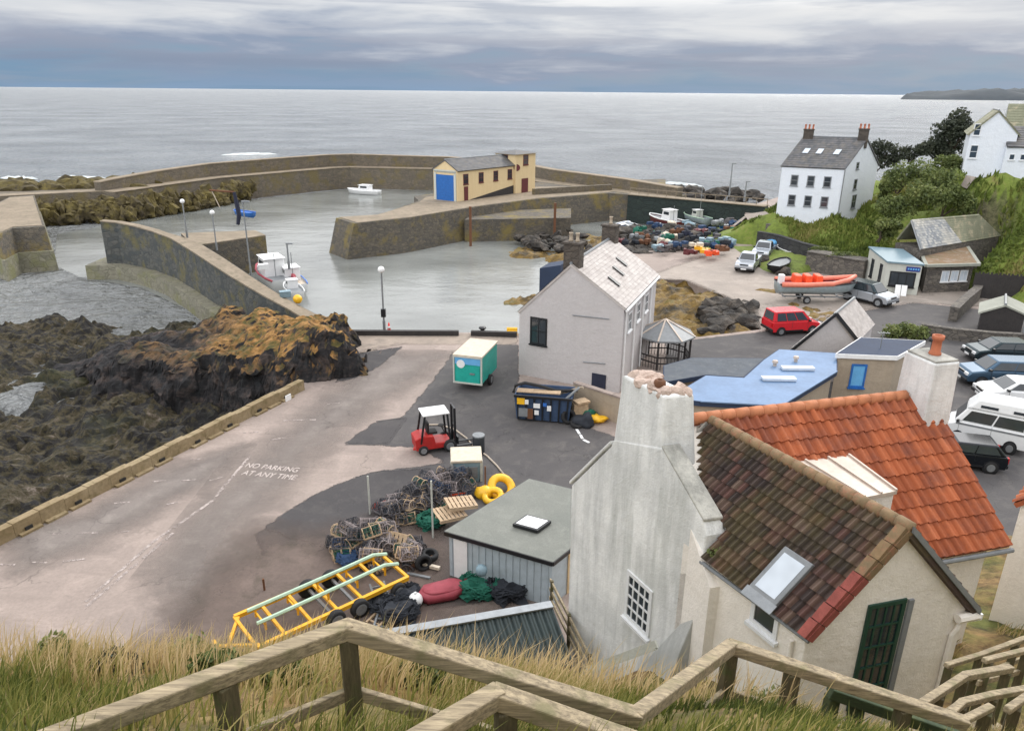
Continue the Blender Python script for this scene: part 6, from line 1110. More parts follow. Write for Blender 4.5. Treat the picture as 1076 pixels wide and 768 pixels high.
# forklift
fk = thing('forklift', 'red forklift with black mast and white cab roof standing in the yard', 'forklift', (0,0,0))
mb = MB(); mb.prism([(-1.2,-.5,.25),(-1.25,-.5,.85),(-.9,-.5,1.0),(-.3,-.5,.95),(-.2,-.5,.55),(.6,-.5,.55),(.65,-.5,.25)], (0,1.0,0)); local(fk, mb, 'body', M['forkred'], bevel=.05)
for x in (-.95,.55):
    for y in (-.47,.47): mb = MB(); mb.beam((x,y,.6), (x*.75,y*.95,2.05), .09, .09); local(fk, mb, 'guard_post', M['blackpaint'])
mb = MB(); mb.box((-.15,0,2.09), (1.35,1.05,.08)); local(fk, mb, 'guard_roof', M['white'], bevel=.03)
for y in (-.3,.3): mb = MB(); mb.beam((.85,y,.1), (.82,y,2.25), .14,.1); local(fk, mb, 'mast', M['blackpaint'])
mb = MB(); mb.beam((.84,-.3,2.2), (.84,.3,2.2), .08,.08); mb.beam((.86,-.3,1.2), (.86,.3,1.2), .08,.08); mb.box((.95,0,.5), (.06,.9,.4)); local(fk, mb, 'carriage', M['blackpaint'])
for y in (-.25,.25): mb = MB(); mb.box((1.5,y,.12), (1.1,.12,.05)); local(fk, mb, 'fork', M['blackpaint'])
mb = MB(); mb.box((-.3,0,1.0), (.5,.5,.12)); mb.box((-.52,0,1.3), (.12,.5,.55)); local(fk, mb, 'seat', M['black'], bevel=.03); mb = MB(); mb.tube([(.35,0,.9),(.2,0,1.25)], .03, 6); mb.lathe([(.15,0),(.18,.02),(.15,.04)], (.2,0,1.25), 12); local(fk, mb, 'steering_wheel', M['black'])
for x, r_ in ((-.85,.25),(.5,.32)):
    for y in (-.5,.5): wheel(fk, x, y, r_, .2)
p = P(460,471); fk.location = p; fk.rotation_euler = (0,0,math.radians(20))
def cone(label, u, v):
    q = P(u, v); t_ = thing('traffic_cone', label, 'traffic cone', tuple(q)); mb = MB(); mb.box(q+Vector((0,0,.03)), (.42,.42,.06)); mb.build('base', M['cone'], t_); mb = MB(); mb.lathe([(.16,.06),(.11,.3),(.05,.72),(.02,.74)], q, 12); mb.build('cone_body', M['cone'], t_, smooth=True); mb = MB(); mb.lathe([(.122,.3),(.086,.48)], q, 12); mb.build('reflective_band', M['white'], t_, smooth=True)
cone('red traffic cone standing left of the forklift', 439, 471); cone('red traffic cone beside the globe lamp on the quay edge', 409, 349)
# fish tubs, bin, floats, hose
tb = thing('fish_tub', 'tall cream and grey-blue insulated fish tub tipped on its side by the forklift', 'tub', (0,0,0)); mb = MB(); mb.prism([(-.6,-.55,0),(.6,-.55,0),(.68,-.55,1.15),(-.68,-.55,1.15)], (0,1.1,0)); local(tb, mb, 'shell', M['fish'], bevel=.06)
mb = MB(); mb.box((0,0,1.2), (1.45,1.2,.14)); local(tb, mb, 'rim', M['tubcream'], bevel=.04); mb = MB(); mb.box((0,-.57,.6), (1.0,.06,.6)); local(tb, mb, 'front_panel', M['grey']); mb = MB()
for x in (-.68,.68): mb.box((x,-.5,.6), (.12,.16,1.15))
local(tb, mb, 'corner_post', M['kiosk']); tb.location = P(490,500); tb.rotation_euler = (.12,0,.1)
q = P(503,476); bn = thing('drum', 'tall black drum with grey lid behind the cream fish tub', 'drum', tuple(q)); mb = MB(); mb.lathe([(.28,0),(.3,.1),(.3,.9),(.28,.95),(.1,.95)], q, 16); mb.build('body', M['dustbin'], bn, smooth=True); mb = MB(); mb.lathe([(.31,.95),(.31,1.02),(.02,1.06)], q, 16); mb.build('lid', M['grey'], bn)
for lab, u, v, r, til in (('yellow ring float leaning on the heap beside the skylight shed', 527, 512, .48, (.7,.2,.3)), ('smaller yellow ring float lying below the larger one', 518, 521, .36, (.3,-.2,.2))):
    q = P(u, v, .25); mb = MB(); ring = [(math.cos(a_)*r, math.sin(a_)*r, 0) for a_ in np.linspace(0, 2*math.pi, 21)]; mb.tube(ring, r*.4, 10, False); o = mb.build('ring_float', M['yellowbag'], smooth=True); o.location = q; o.rotation_euler = til; tag(o, lab, 'float')
q = P(508,522); mb = MB(); mb.blob((0,0,.2), (.4,.35,.35), 2, .3, 71); o = mb.build('bag', M['yellowbag'], smooth=True); o.location = q; tag(o, 'crumpled yellow sack left of the ring floats', 'sack')
mb = MB(); mb.tube([P(*a)+Vector((0,0,.05)) for a in ((448,447),(462,447),(478,452),(490,461),(500,472),(512,480),(522,490),(530,500))], .045, 6); tag(mb.build('hose', M['rope'], smooth=True), 'pale hose snaking across the yard from forklift to the yellow floats', 'hose')
for k, (u0, v0, u1, v1) in enumerate([(606,451,609,456),(610,457,612,461),(613,462,619,465)]): a, b = P(u0,v0,.03), P(u1,v1,.03); mb = MB(); mb.beam(a, b, .14, .03); o = mb.build('scrap_board', M['white']); tag(o, ['topmost white scrap on the asphalt right of the skip','middle white scrap on the asphalt right of the skip','lowest white scrap on the asphalt right of the skip'][k], 'scrap')
# creels
def creel(netm, frm='pot'):
    t_ = thing('lobster_pot', 'netted lobster creel', 'lobster pot', (0,0,0)); L_, W_, H_ = .68, .46, .4; mb = MB()
    arcs = [[(x, math.cos(a_)*W_/2, .06+math.sin(a_)*(H_-.06)) for a_ in np.linspace(0, math.pi, 7)] for x in (-L_/2, 0, L_/2)]
    for a_ in arcs: mb.tube(a_, .022, 4)
    for y in (-W_/2, W_/2): mb.beam((-L_/2,y,.04), (L_/2,y,.04), .05,.05)
    for x in np.linspace(-L_/2, L_/2, 5): mb.beam((x,-W_/2,.03), (x,W_/2,.03), .05,.03)
    mb.tube([(-L_/2,0,H_), (L_/2,0,H_)], .02, 4); local(t_, mb, 'frame', M[frm]); mb = MB()
    for a_ in np.linspace(.25, math.pi-.25, 6): y, z = math.cos(a_)*W_*.48, .06+math.sin(a_)*(H_-.08); mb.beam((-L_/2,y,z), (L_/2,y,z), .014,.014)
    for x in np.linspace(-L_/2+.07, L_/2-.07, 7): mb.tube([(x, math.cos(a_)*W_*.475, .06+math.sin(a_)*(H_-.085)) for a_ in np.linspace(0, math.pi, 6)], .008, 3, False)
    for x in (-L_/2, L_/2):
        for y in np.linspace(-.16,.16,4): mb.beam((x,y,.05), (x,y,.05+.3*math.sqrt(max(1-(y/.23)**2,.05))), .012,.012)
    local(t_, mb, 'netting', M[netm]); return t_
protos = [creel('net'), creel('potblue'), creel('potpale', 'pallet'), creel('net', 'pot'), creel('greentarp', 'pallet'), creel('orange', 'pot'), creel('potpale', 'potpale')]
piles = [([(424,533),(502,528),(500,506),(428,512)], 52, 3, 'dark netted lobster pot in the big heap behind the skylight shed', 'lobster pots heaped behind the skylight shed', 1),
         ([(347,588),(424,590),(420,566),(352,566)], 72, 3, 'netted lobster pot in the stack beside the tarmac patch, left of the leaning pallet', 'lobster pots stacked left of the leaning pallet', 2),
         ([(392,556),(440,552),(438,530),(398,536)], 30, 2, 'netted lobster pot between the two big heaps, behind the pallet', 'lobster pots behind the leaning pallet', 3)]
piles.append(([(372,604),(446,600),(440,572),(385,580)], 26, 2, 'netted lobster pot lying between the yellow trailer and the skylight shed', 'lobster pots beside the yellow trailer', 4)); piles.append(([(418,545),(470,542),(470,520),(425,528)], 30, 3, 'netted lobster pot in the middle of the long creel heap', 'lobster pots in the middle of the heap', 5))
first = set(); rp = random.Random(21)
for pix, n_, lv, lab, grp, sd_ in piles:
    a, b, c, d = [P(*q) for q in pix]; cnt = 0
    for k in range(n_):
        l_ = 0 if k < n_*.5 else (1 if k < n_*.82 else 2); l_ = min(l_, lv-1); sh_ = .08*l_+.04
        s_, q_ = rp.uniform(sh_, 1-sh_), rp.uniform(sh_, 1-sh_); p = a.lerp(b, s_).lerp(d.lerp(c, s_), q_); i_ = rp.choice([0,0,3,1,0,3,4,6,2,0] if cnt % 7 else [5,2,4,6,1]); cnt += 1
        rot = (rp.uniform(-.25,.25)+(math.pi/2 if rp.random() < .12 else 0), rp.uniform(-.25,.25), rp.uniform(0, 6.3)); loc = (p.x, p.y, l_*.38+rp.uniform(0,.1))
        if i_ not in first: o = protos[i_]; first.add(i_); o.location = loc; o.rotation_euler = rot; o['label'] = lab; o['group'] = grp
        else: dup(protos[i_], loc, rot, lab, grp)
for i_ in range(7):
    if i_ not in first: protos[i_].location = tuple(P(430,560)); protos[i_]['label'] = 'single netted lobster pot lying right of the leaning pallet'
# pallets
def pallet(label, loc, rot):
    t_ = thing('pallet', label, 'pallet', (0,0,0)); mb = MB()
    for k in range(7): mb.box((-.54+k*.18,0,.135), (.13,1.0,.02))
    local(t_, mb, 'deck_boards', M['pallet']); mb = MB()
    for y in (-.45,0,.45): mb.box((0,y,.07), (1.2,.09,.1))
    for y in (-.45,0,.45): mb.box((0,y,.01), (1.2,.1,.02))
    local(t_, mb, 'bearers', M['pallet']); t_.location = loc; t_.rotation_euler = rot; return t_
pallet('bare wooden pallet leaning on the lobster pots, facing the yellow trailer', P(411,574,.35)+Vector((0,0,.1)), (1.0,.1,-.25)); pallet('flat wooden pallet nearest the skylight shed corner', P(472,541,.55), (.05,.06,.5)); pallet('flat wooden pallet behind the shed corner, higher on the heap', P(484,530,.8), (-.05,.08,.35))
pallet('wooden pallet tilted at the left end of the shed heap', P(400,590,.12), (.15,.1,.9))
for lab, u, v, c_, r, sd_ in (('teal netting heap left of the skylight shed','453','552','greentarp',.6,1),('green netting heap at the back of the creel stacks','424','543','greentarp',.5,2),('dark green rope heap in front of the blue boarded shed','503','622','greentarp',.75,3),('black netting heap right of the green rope heap','534','624','darknet',.8,4),('tangled dark rope pile beside the yellow trailer wheels','420','648','darknet',.7,5),('dark rope coil left of the faded red cover','402','640','darknet',.5,6),('blue-black netting at the foot of the left creel stack','368','592','potblue',.5,7),('dark tangle behind the white ball float','428','628','darknet',.5,8)):
    q = P(float(u), float(v)); mb = MB(); rr = random.Random(sd_); mb.blob((0,0,.15), (r*.85,r*.72,r*.45), 3, .55, sd_, 2.6)
    for k in range(46):
        a0_ = rr.uniform(0,6.3); pts = [(math.cos(a0_+j*.5)*r*rr.uniform(.75,1.05), math.sin(a0_+j*.5)*r*rr.uniform(.45,.95), .1+r*.62*rr.uniform(.1,1)) for j in range(7)]; mb.tube(pts, rr.choice([.018,.03]), 4)
    o = mb.build('rope_heap', M[c_]); o.location = q; tag(o, lab, 'net heap')
mb = MB(); mb.prism([(-.9,-.05,.12),(-.6,-.36,.1),(.3,-.42,.1),(.95,-.2,.12),(.95,.2,.12),(.3,.42,.1),(-.6,.36,.1)], (.02,.02,.3)); mb.blob((.1,0,.4), (.8,.36,.16), 3, .25, 12); mb.tube([(-.9,0,.3),(0,.03,.56),(.9,0,.42)], .025, 5); o = mb.build('covered_kayak', M['redtarp'], smooth=True); o.location = P(465,627); o.rotation_euler = (0,0,.35); tag(o, 'faded red covered hull lying beside the blue boarded shed', 'boat cover')
mb = MB(); mb.blob((0,0,.24), .26, 3, .02, 2); mb.tube([(0,0,.48),(0,0,.56)], .05, 6); o = mb.build('ball_float', M['white'], smooth=True); o.location = P(437,636); tag(o, 'round white ball float left of the red covered hull', 'float')
mb = MB(); mb.blob((0,0,.2), .22, 2, .1, 9); o = mb.build('ball_float', M['fish'], smooth=True); o.location = P(506,604,.9); tag(o, 'pale blue ball float on top of the green rope heap', 'float')
for k, (u, v, lab) in enumerate([(445,598,'tyre leaning on the shed corner above the red covered hull'), (418,587,'tyre standing under the leaning pallet'), (452,590,'tyre lying flat behind the shed corner'), (412,656,'tyre lying nearest the fence at the right of the yellow trailer')]): q = P(u, v); tyre_('tyre', lab, (q.x, q.y, .3), .33, ((1.4,.2,.5),(1.3,.1,.2),(.1,.1,0),(.3,.2,.1))[k])
board('plank', 'pale post lying across the ground left of the shed door', 'plank', P(425,588,.12), P(462,597,.12), .14, .12, 'tubcream'); board('plank', 'rusty timber lying beside the pale post by the shed', 'plank', P(430,596,.1), P(455,585,.3), .12, .1, 'rust'); board('plank', 'long thin plank behind the trailer end', 'plank', P(428,602,.05), P(452,607,.05), .1, .06, 'grey')
for k, (u, v) in enumerate([(385,655),(392,662),(400,650)]):
    mb = MB()
    for j in range(2): mb.beam((j*.5,0,.05), (j*.5,1.6,.3), .07,.07)
    for j in range(5): mb.beam((0,.15+j*.32,.06+.05*j), (.5,.15+j*.32,.06+.05*j), .05,.05)
    o = mb.build('broken_ladder', M['grey'] if k else M['pallet']); o.location = P(u, v); o.rotation_euler = (0,0,.5*k-.6); tag(o, ['short wooden ladder frame lying furthest left beside the yellow trailer','grey ladder frame lying nearest the fence beside the yellow trailer','grey ladder frame lying between the trailer wheels and the rope heap'][k], 'ladder')
for k, (u, vb, vt, lab) in enumerate([(389,540,500,'thin pale pole standing left of the creel heap'), (455,565,505,'pale pole standing behind the teal netting'), (510,520,490,'short dark pole beside the yellow floats'), (278,620,608,'short rusty stake in the dirt left of the trailer')]):
    p = P(u, vb); h = Q(u, vt, p.y).z; mb = MB(); mb.tube([(0,0,0),(0,0,max(h,.4))], .04, 6); o = mb.build('pole', M['kiosk'] if k < 2 else M['rust']); o.location = p; tag(o, lab, 'pole')
# yellow launching trailer
yt = thing('launching_trailer', 'long yellow boat launching trailer with pale green runners in the yard', 'trailer', (0,0,0)); ya, yb = P(258,664,.55), P(414,594,.55); LY = (yb-ya).length; hw = .95
for y in (-hw, hw): mb = MB(); mb.beam((-LY/2,y,.55), (LY/2,y,.55), .13,.15); local(yt, mb, 'side_beam', M['yellow'])
for x in np.linspace(-LY/2, LY/2, 7): mb = MB(); mb.beam((x,-hw,.55), (x,hw,.55), .1,.1); local(yt, mb, 'cross_beam', M['yellow'])
mb = MB(); mb.beam((-LY/2-.9,-.5,.42), (-LY/2+.1,hw-.1,.55), .1,.1); mb.beam((-LY/2-.9,.1,.42), (-LY/2+.1,-hw+.1,.55), .1,.1); mb.beam((-LY/2-.9,-.5,.42), (-LY/2-.9,.4,.42), .1,.12); local(yt, mb, 'drawbar', M['yellow'])
for y in (-.3,.5): mb = MB(); mb.tube([(-LY/2+.3,y,.92), (LY*.2,y,.95), (LY*.4,y,.98), (LY*.5,y,.78)], .07, 6); local(yt, mb, 'runner', M['mint'])
for x in np.linspace(-LY*.4, LY*.4, 5):
    mb = MB()
    for y in (-.3,.5): mb.beam((x,y,.55), (x,y,.92), .06,.06)
    mb.beam((x,-.3,.74), (x,.5,.74), .05,.05); local(yt, mb, 'runner_support', M['yellow'])
for x in (-.15,.75):
    for y in (-hw-.12, hw+.12): wheel(yt, x, y, .34, .24)
mb = MB(); mb.beam((-.15,-hw,.36), (-.15,hw,.36), .1,.1); mb.beam((.75,-hw,.36), (.75,hw,.36), .1,.1); local(yt, mb, 'axle', M['steel']); wheel(yt, LY/2-.5, -hw-.12, .3, .2)
face(yt, ya, yb, 0)
# things along the far quay edge and harbour floor
q = P(538,352); mb = MB(); mb.box((0,0,.2), (.8,.5,.4)); mb.tube([(-.4,0,.45),(.4,0,.45)], .15, 8); o = mb.build('yellow_tub', M['yellowbag'], bevel=.05); o.location = q; tag(o, 'yellow plastic tub at the quay edge beside the grey gable', 'tub')
q = P(507,351); mb = MB(); mb.lathe([(.2,0),(.16,.15),(.16,.35),(.28,.45),(.28,.52),(.02,.56)], (0,0,0), 12); o = mb.build('bollard', M['blackpaint'], smooth=True); o.location = q; tag(o, 'black iron mooring bollard on the quay edge beam', 'bollard')
mb = MB(); mb.blob((0,0,.3), .38, 3, .04, 1); o = mb.build('mooring_buoy', M['yellowbag'], smooth=True); o.location = P(313,318,.5); tag(o, 'yellow mooring buoy at the root of the curved pier', 'buoy')
for k, (u, v, c_) in enumerate([(277,283,'white'), (300,312,'fish')]): mb = MB(); mb.box((0,0,.25), (.9,.6,.5), .4); mb.box((0,0,.5), (.95,.65,.06), .4); o = mb.build('fish_box', M[c_], bevel=.03); o.location = P(u, v, .45); tag(o, ['white fish box on the curved pier above the dark tender','pale blue fish box on the pier beside the white fishing boat'][k], 'box')
for k, (u, v, c_) in enumerate([(738,264,'yellow'), (748,267,'orange'), (732,259,'tubcream'), (725,266,'maroon'), (714,258,'potblue'), (705,250,'greentarp'), (720,247,'navy'), (757,262,'rust'), (742,254,'fish'), (728,252,'darknet'), (700,262,'pot'), (762,256,'darknet')]):
    q = P(u, v, .6); mb = MB()
    for j in range(5): mb.box((rp.uniform(-.7,.7), rp.uniform(-.5,.5), .2+.2*(j % 2)), (rp.uniform(.5,.9), rp.uniform(.4,.7), .38), rp.uniform(0,3))
    o = mb.build('gear_pile', M[c_]); o.location = (q.x, q.y, .5); tag(o, {'yellow':'yellow','orange':'orange','tubcream':'cream','maroon':'maroon','potblue':'slate blue','greentarp':'green','navy':'navy blue','rust':'rusty brown','fish':'grey-blue','darknet':('charcoal' if k == 9 else 'charcoal edge'),'pot':'mid grey'}[c_]+' pile of fishing gear on the rocks beyond the grey gable', 'gear pile')
# ------------------------------------------------------------------ grass bank below the camera
bp = []
for x_ in (-34, -24, -14, -8, -4, -1.5):
    for y_, z_ in ((-6,16), (0,15.35), (1.2,15.0), (2.5,14.0), (4.2,12.65), (6.6,10.95), (8,9.0), (10,6), (14.2,.1), (17,-.7)): bp.append((x_, y_, z_))
for x_, ys in ((1.6, ((-6,16), (0,15.35), (1.2,15), (2.5,14), (4.2,12.5), (6.6,10.45), (8.4,8.4), (11,5.2), (14.5,1.2), (17,-.2), (20,-.6))),
    (3.6, ((-6,16), (0,15.35), (1.2,15), (2.5,13.9), (4.2,12.2), (6.6,10.1), (9,7.4), (12,4.8), (14.7,3.4), (18,.6))), (5.6, ((0,15.35), (2.5,13.8), (4.2,12.0), (6.6,9.8), (9,7.2), (11.3,4.9), (14,4.4))),
    (8.5, ((0,15.35), (2.5,13.8), (5,11.5), (8,8.2), (11,4.7), (13,4.2))), (12, ((0,15.3), (3,13.5), (6,10.8), (9.5,7.4), (12.5,4.6), (15.5,3.7), (20,2.2), (25,-.6))), (17, ((0,15.3), (4,13), (9,9.5), (13,5.6), (17,3.9), (22,2.6), (27,-.6))), (30, ((-6,16), (0,15.3), (6,13), (14,8), (20,4), (27,-.6))), (8, ((22,-.6),)), (4, ((22,-.7),))):
    for y_, z_ in ys: bp.append((x_, y_, z_))
_tv, _te, _tf, _a, _b, _c = delaunay_2d_cdt([Vector((p[0], p[1])) for p in bp], [], [], 0, 1e-4); _tz = [min(bp, key=lambda q: (q[0]-v.x)**2+(q[1]-v.y)**2)[2] for v in _tv]
x, y, f = grid(-34, 30, -6, 27, .25); zb0 = tin(x, y); z = zb0+(.18*fbm2(x*.5, y*.5, 4)+.06*fbm2(x*2.2, y*2.2, 3))*sm(-.4, 1., zb0)
nyb = int(round(33/.25))+1; ZB = z.reshape(nyb, -1)
def BZ(px, py):
    a, b = (np.asarray(px)+34)/.25, (np.asarray(py)+6)/.25; i, j = np.clip(a.astype(int), 0, ZB.shape[1]-2), np.clip(b.astype(int), 0, nyb-2); a = a-i; b = b-j
    return (ZB[j, i]*(1-a)+ZB[j, i+1]*a)*(1-b)+(ZB[j+1, i]*(1-a)+ZB[j+1, i+1]*a)*b
n = N('bank_soil_and_thatch'); v = n.coord(); b = n.noise(v, 2.2, 8, .7); c_ = n.mix(n.ramp(n.noise(v, .5, 6), [(.42, 0.), (.6, 1.)]), n.ramp(b, [(.35, S(58,62,30)), (.6, S(104,108,54))]), n.ramp(b, [(.35, S(86,66,42)), (.6, S(150,124,82))])); n.bump(b, .8, .1); M['bank'] = n.out(c_, .95)
tag(rawmesh('grass_bank', np.stack([x, y, z], 1), f, M['bank']), kind='structure')
def blades(name, px, py, h, w_, v, lean, mat, seg=3, wind=(.5, .1)):
    n_ = len(px); pz = BZ(px, py)-.03; th = rng.uniform(0, 2*np.pi, n_); ca, sa = np.cos(th), np.sin(th); lx = wind[0]*lean+rng.normal(0, .35, n_)*lean; ly = wind[1]*lean+rng.normal(0, .35, n_)*lean
    V = np.zeros((n_, 2*seg+1, 3)); 
    for k in range(seg):
        s_ = k/seg; ww = w_*(1-.75*s_); V[:, 2*k, 0] = px-ca*ww+lx*h*s_**1.8; V[:, 2*k, 1] = py-sa*ww+ly*h*s_**1.8; V[:, 2*k+1, 0] = px+ca*ww+lx*h*s_**1.8; V[:, 2*k+1, 1] = py+sa*ww+ly*h*s_**1.8; V[:, 2*k, 2] = V[:, 2*k+1, 2] = pz+h*s_*(1-.25*lean*s_)
    V[:, -1, 0] = px+lx*h; V[:, -1, 1] = py+ly*h; V[:, -1, 2] = pz+h*(1-.25*lean)
    off_ = (np.arange(n_)*(2*seg+1))[:, None]; q = np.concatenate([off_+np.array([[2*k, 2*k+1, 2*k+3, 2*k+2]]) for k in range(seg-1)]); t3 = off_+np.array([[2*seg-2, 2*seg-1, 2*seg]])
    fs = q.tolist()+t3.tolist(); return rawmesh(name, V.reshape(-1, 3).tolist(), fs, mat, attr=np.repeat(v, 2*seg+1))
def scatter(n_, x0, x1, y0, y1): return rng.uniform(x0, x1, n_), rng.uniform(y0, y1, n_)
gx1, gy1 = scatter(52000, -8, 6.5, 3.2, 9.2); k = rng.uniform(0, 1, len(gx1)) < np.where(gy1 < 7.6, 1, .55)*np.clip(.55+.8*fbm2(gx1*.9, gy1*.9, 3), .15, 1); gx1, gy1 = gx1[k], gy1[k]
pt_ = fbm2(gx1*.55+4, gy1*.8, 4); crest = sm(5.0, 6.8, gy1); dry = sm(-3.2, 0, gx1)*(1-sm(1.5, 4, gx1))
vv = np.clip(.36+.34*pt_+.26*crest+.22*dry*crest+rng.normal(0, .14, len(gx1)), 0, 1); hh = (.24+.2*rng.uniform(0, 1, len(gx1))+.14*crest)*(1+.35*pt_)*np.where(gx1 > .6, .7, 1)
tag(blades('long_grass', gx1, gy1, hh, .0085*(.7+.6*rng.uniform(0, 1, len(gx1))), vv, rng.uniform(.2, .8, len(gx1)), M['grass']), 'long green and straw-coloured grass covering the bank below the handrails', 'grass', kind='stuff')
gx2, gy2 = scatter(3600, -7.5, 3.5, 5.2, 8.2); k = fbm2(gx2*.8+9, gy2*.8, 3) > -.25; gx2, gy2 = gx2[k], gy2[k]
tag(blades('dry_grass_stalks', gx2, gy2, .5+.28*rng.uniform(0, 1, len(gx2))*np.where(gx2 > 1, .6, 1), .006+.004*rng.uniform(0, 1, len(gx2)), np.clip(.8+rng.normal(0, .12, len(gx2)), 0, 1), rng.uniform(.15, .7, len(gx2)), M['grass'], 4), 'tall dry seeding grass stalks along the crest of the bank', 'grass', kind='stuff')
gx3, gy3 = scatter(16000, 5, 18, 5, 16); k = (fbm2(gx3*.6+2, gy3*.6, 3) > -.3) & (BZ(gx3, gy3) < 11.8) & ~((gx3 > 5.2) & (gx3 < 9.6+.25*(gy3-11)) & (gy3 > 11) & (gy3 < 17)) ; gx3, gy3 = gx3[k], gy3[k]
tag(blades('bracken_and_grass', gx3, gy3, .2+.28*rng.uniform(0, 1, len(gx3)), .012*(.7+.6*rng.uniform(0, 1, len(gx3))), np.clip(.62+.3*fbm2(gx3*.5, gy3*.5, 3)+rng.normal(0, .15, len(gx3)), 0, 1), rng.uniform(.2, .9, len(gx3)), M['grass']), 'rough brown grass and dead bracken around the steps at the right', 'grass', kind='stuff')
# rough grass on the far hillside
hx_, hy_ = scatter(60000, 27, 62, 60, 100); hz_ = np.array([HZ(a, b) for a, b in zip(hx_, hy_)]); k = (hz_ > .9) & (fbm2(hx_*.25, hy_*.25, 4) > -.25); hx_, hy_, hz_ = hx_[k], hy_[k], hz_[k]; m_ = len(hx_); th = rng.uniform(0, 6.28, m_); s_ = rng.uniform(.1, .28, m_); hh_ = rng.uniform(.1, .5, m_)*(1+.8*fbm2(hx_*.4, hy_*.4, 3)).clip(.3, 2)
V = np.stack([np.stack([hx_-np.cos(th)*s_, hy_-np.sin(th)*s_, hz_-.1], 1), np.stack([hx_+np.cos(th)*s_, hy_+np.sin(th)*s_, hz_-.1], 1), np.stack([hx_+rng.normal(0, .15, m_), hy_+rng.normal(0, .15, m_), hz_+hh_], 1)], 1).reshape(-1, 3)
M['tuft'] = attr_mat('hill_tufts', [(0., S(70,84,38)), (.4, S(104,120,50)), (.7, S(132,134,70)), (1., S(160,146,98))], .9, trans=.3)
tag(rawmesh('hill_grass', V, np.arange(3*m_).reshape(m_, 3), M['tuft'], attr=np.repeat(np.clip(.42+.4*fbm2(hx_*.2, hy_*.2, 4)+rng.normal(0, .12, m_), 0, 1), 3)), 'rough grass tufts covering the hillside around the white houses', 'grass', kind='stuff')
# ------------------------------------------------------------------ foliage
def foliage(name, lobes, n_, size, mat, parent=None, flat_=.8, seed=1):
    g = np.random.default_rng(seed); out = []; vol = np.array([l[1]*l[2]*l[3] if len(l) > 3 else l[1]**3 for l in lobes]); cnt = (n_*vol**.75/np.sum(vol**.75)).astype(int); att = []
    for l, c_n in zip(lobes, cnt):
        c = np.array(l[0]); r = np.array(l[1:4]) if len(l) > 3 else np.array([l[1]]*3); d = g.normal(0, 1, (c_n, 3)); d /= np.linalg.norm(d, axis=1)[:, None]; rad = g.uniform(.35, 1, c_n)**.5; bump = 1+.38*fbm3(d*2.1+seed+c*.3, 3); keep = fbm3(d*3.3+seed*2.1+c, 3) > -.5
        p = c+d*r*(rad*bump)[:, None]; p = p[keep]; out.append(p); att.append(np.clip(.45+.3*fbm3(p*1.1, 2)+g.normal(0, .16, len(p)), 0, 1))
    p = np.concatenate(out); a_ = np.concatenate(att); m = len(p); u = g.normal(0, 1, (m, 3)); u /= np.linalg.norm(u, axis=1)[:, None]; w_ = np.cross(u, g.normal(0, 1, (m, 3))); w_ /= np.linalg.norm(w_, axis=1)[:, None]; s_ = size*g.uniform(.6, 1.4, m)[:, None]
    V = np.stack([p-u*s_, p-w_*s_*.55, p+u*s_, p+w_*s_*.55], 1).reshape(-1, 3)
    if parent is not None: V = V-np.array(wloc(parent))
    F_ = np.arange(4*m).reshape(m, 4); return rawmesh(name, V, F_, mat, parent, np.repeat(a_, 4), smooth=False)
def shrub(name, label, cat, lobes, n_, size, mat, group=None, trunk=None, seed=1):
    c = lobes[0][0]; zg = min(l[0][2]-(l[3] if len(l) > 3 else l[1]) for l in lobes); t_ = thing(name, label, cat, (c[0], c[1], zg), group); foliage('crown' if trunk else 'foliage', lobes, n_, size, M[mat], t_, seed=seed); mb = MB()
    rr = random.Random(seed)
    for l in lobes[:6]: b0_ = Vector((c[0]+rr.uniform(-.2,.2), c[1]+rr.uniform(-.2,.2), zg-.3)); e_ = Vector(l[0]); mb.tube([b0_, b0_.lerp(e_, .55)+Vector((rr.uniform(-.2,.2), 0, .2)), e_], [trunk or .07, (trunk or .07)*.6, (trunk or .07)*.2], 6)
    mb.build('trunk' if trunk else 'stems', M['bark'], t_); return t_
def lobes_at(pix, y, r, n_=1, spread=.5, seed=0, ry=1.):
    rr = random.Random(seed); out = []
    for (u, v) in pix:
        c = Q(u, v, y)
        for k in range(n_): out.append(((c.x+rr.uniform(-1,1)*spread*r, c.y+rr.uniform(-1,1)*spread*r, c.z+rr.uniform(-1,1)*spread*r*.7), r*rr.uniform(.7,1.15), r*rr.uniform(.7,1.15)*ry, r*rr.uniform(.6,.9))) 
    return out
shrub('dark_tree', 'tall wind-shaped dark tree on the skyline left of the gabled white house', 'tree', lobes_at([(1005,125), (998,134), (1008,140), (992,146), (1003,152), (985,155), (1012,130)], 97, 1.5, 2, .5, 4), 5200, .2, 'leafdark', None, .25, 4)
shrub('dark_hedge', 'low dark hedge on the skyline right of the six-window house', 'hedge', lobes_at([(924,158), (934,156), (944,159), (928,168), (940,168)], 96, 1.1, 2, .5, 5), 2600, .17, 'leafdark', 'skyline hedges', None, 5)
shrub('dark_hedge', 'dark hedge running from the skyline hedge up to the tall dark tree', 'hedge', lobes_at([(955,161), (965,159), (975,158), (985,160), (992,163)], 96, 1.0, 2, .5, 6), 2600, .17, 'leafdark', 'skyline hedges', None, 6)
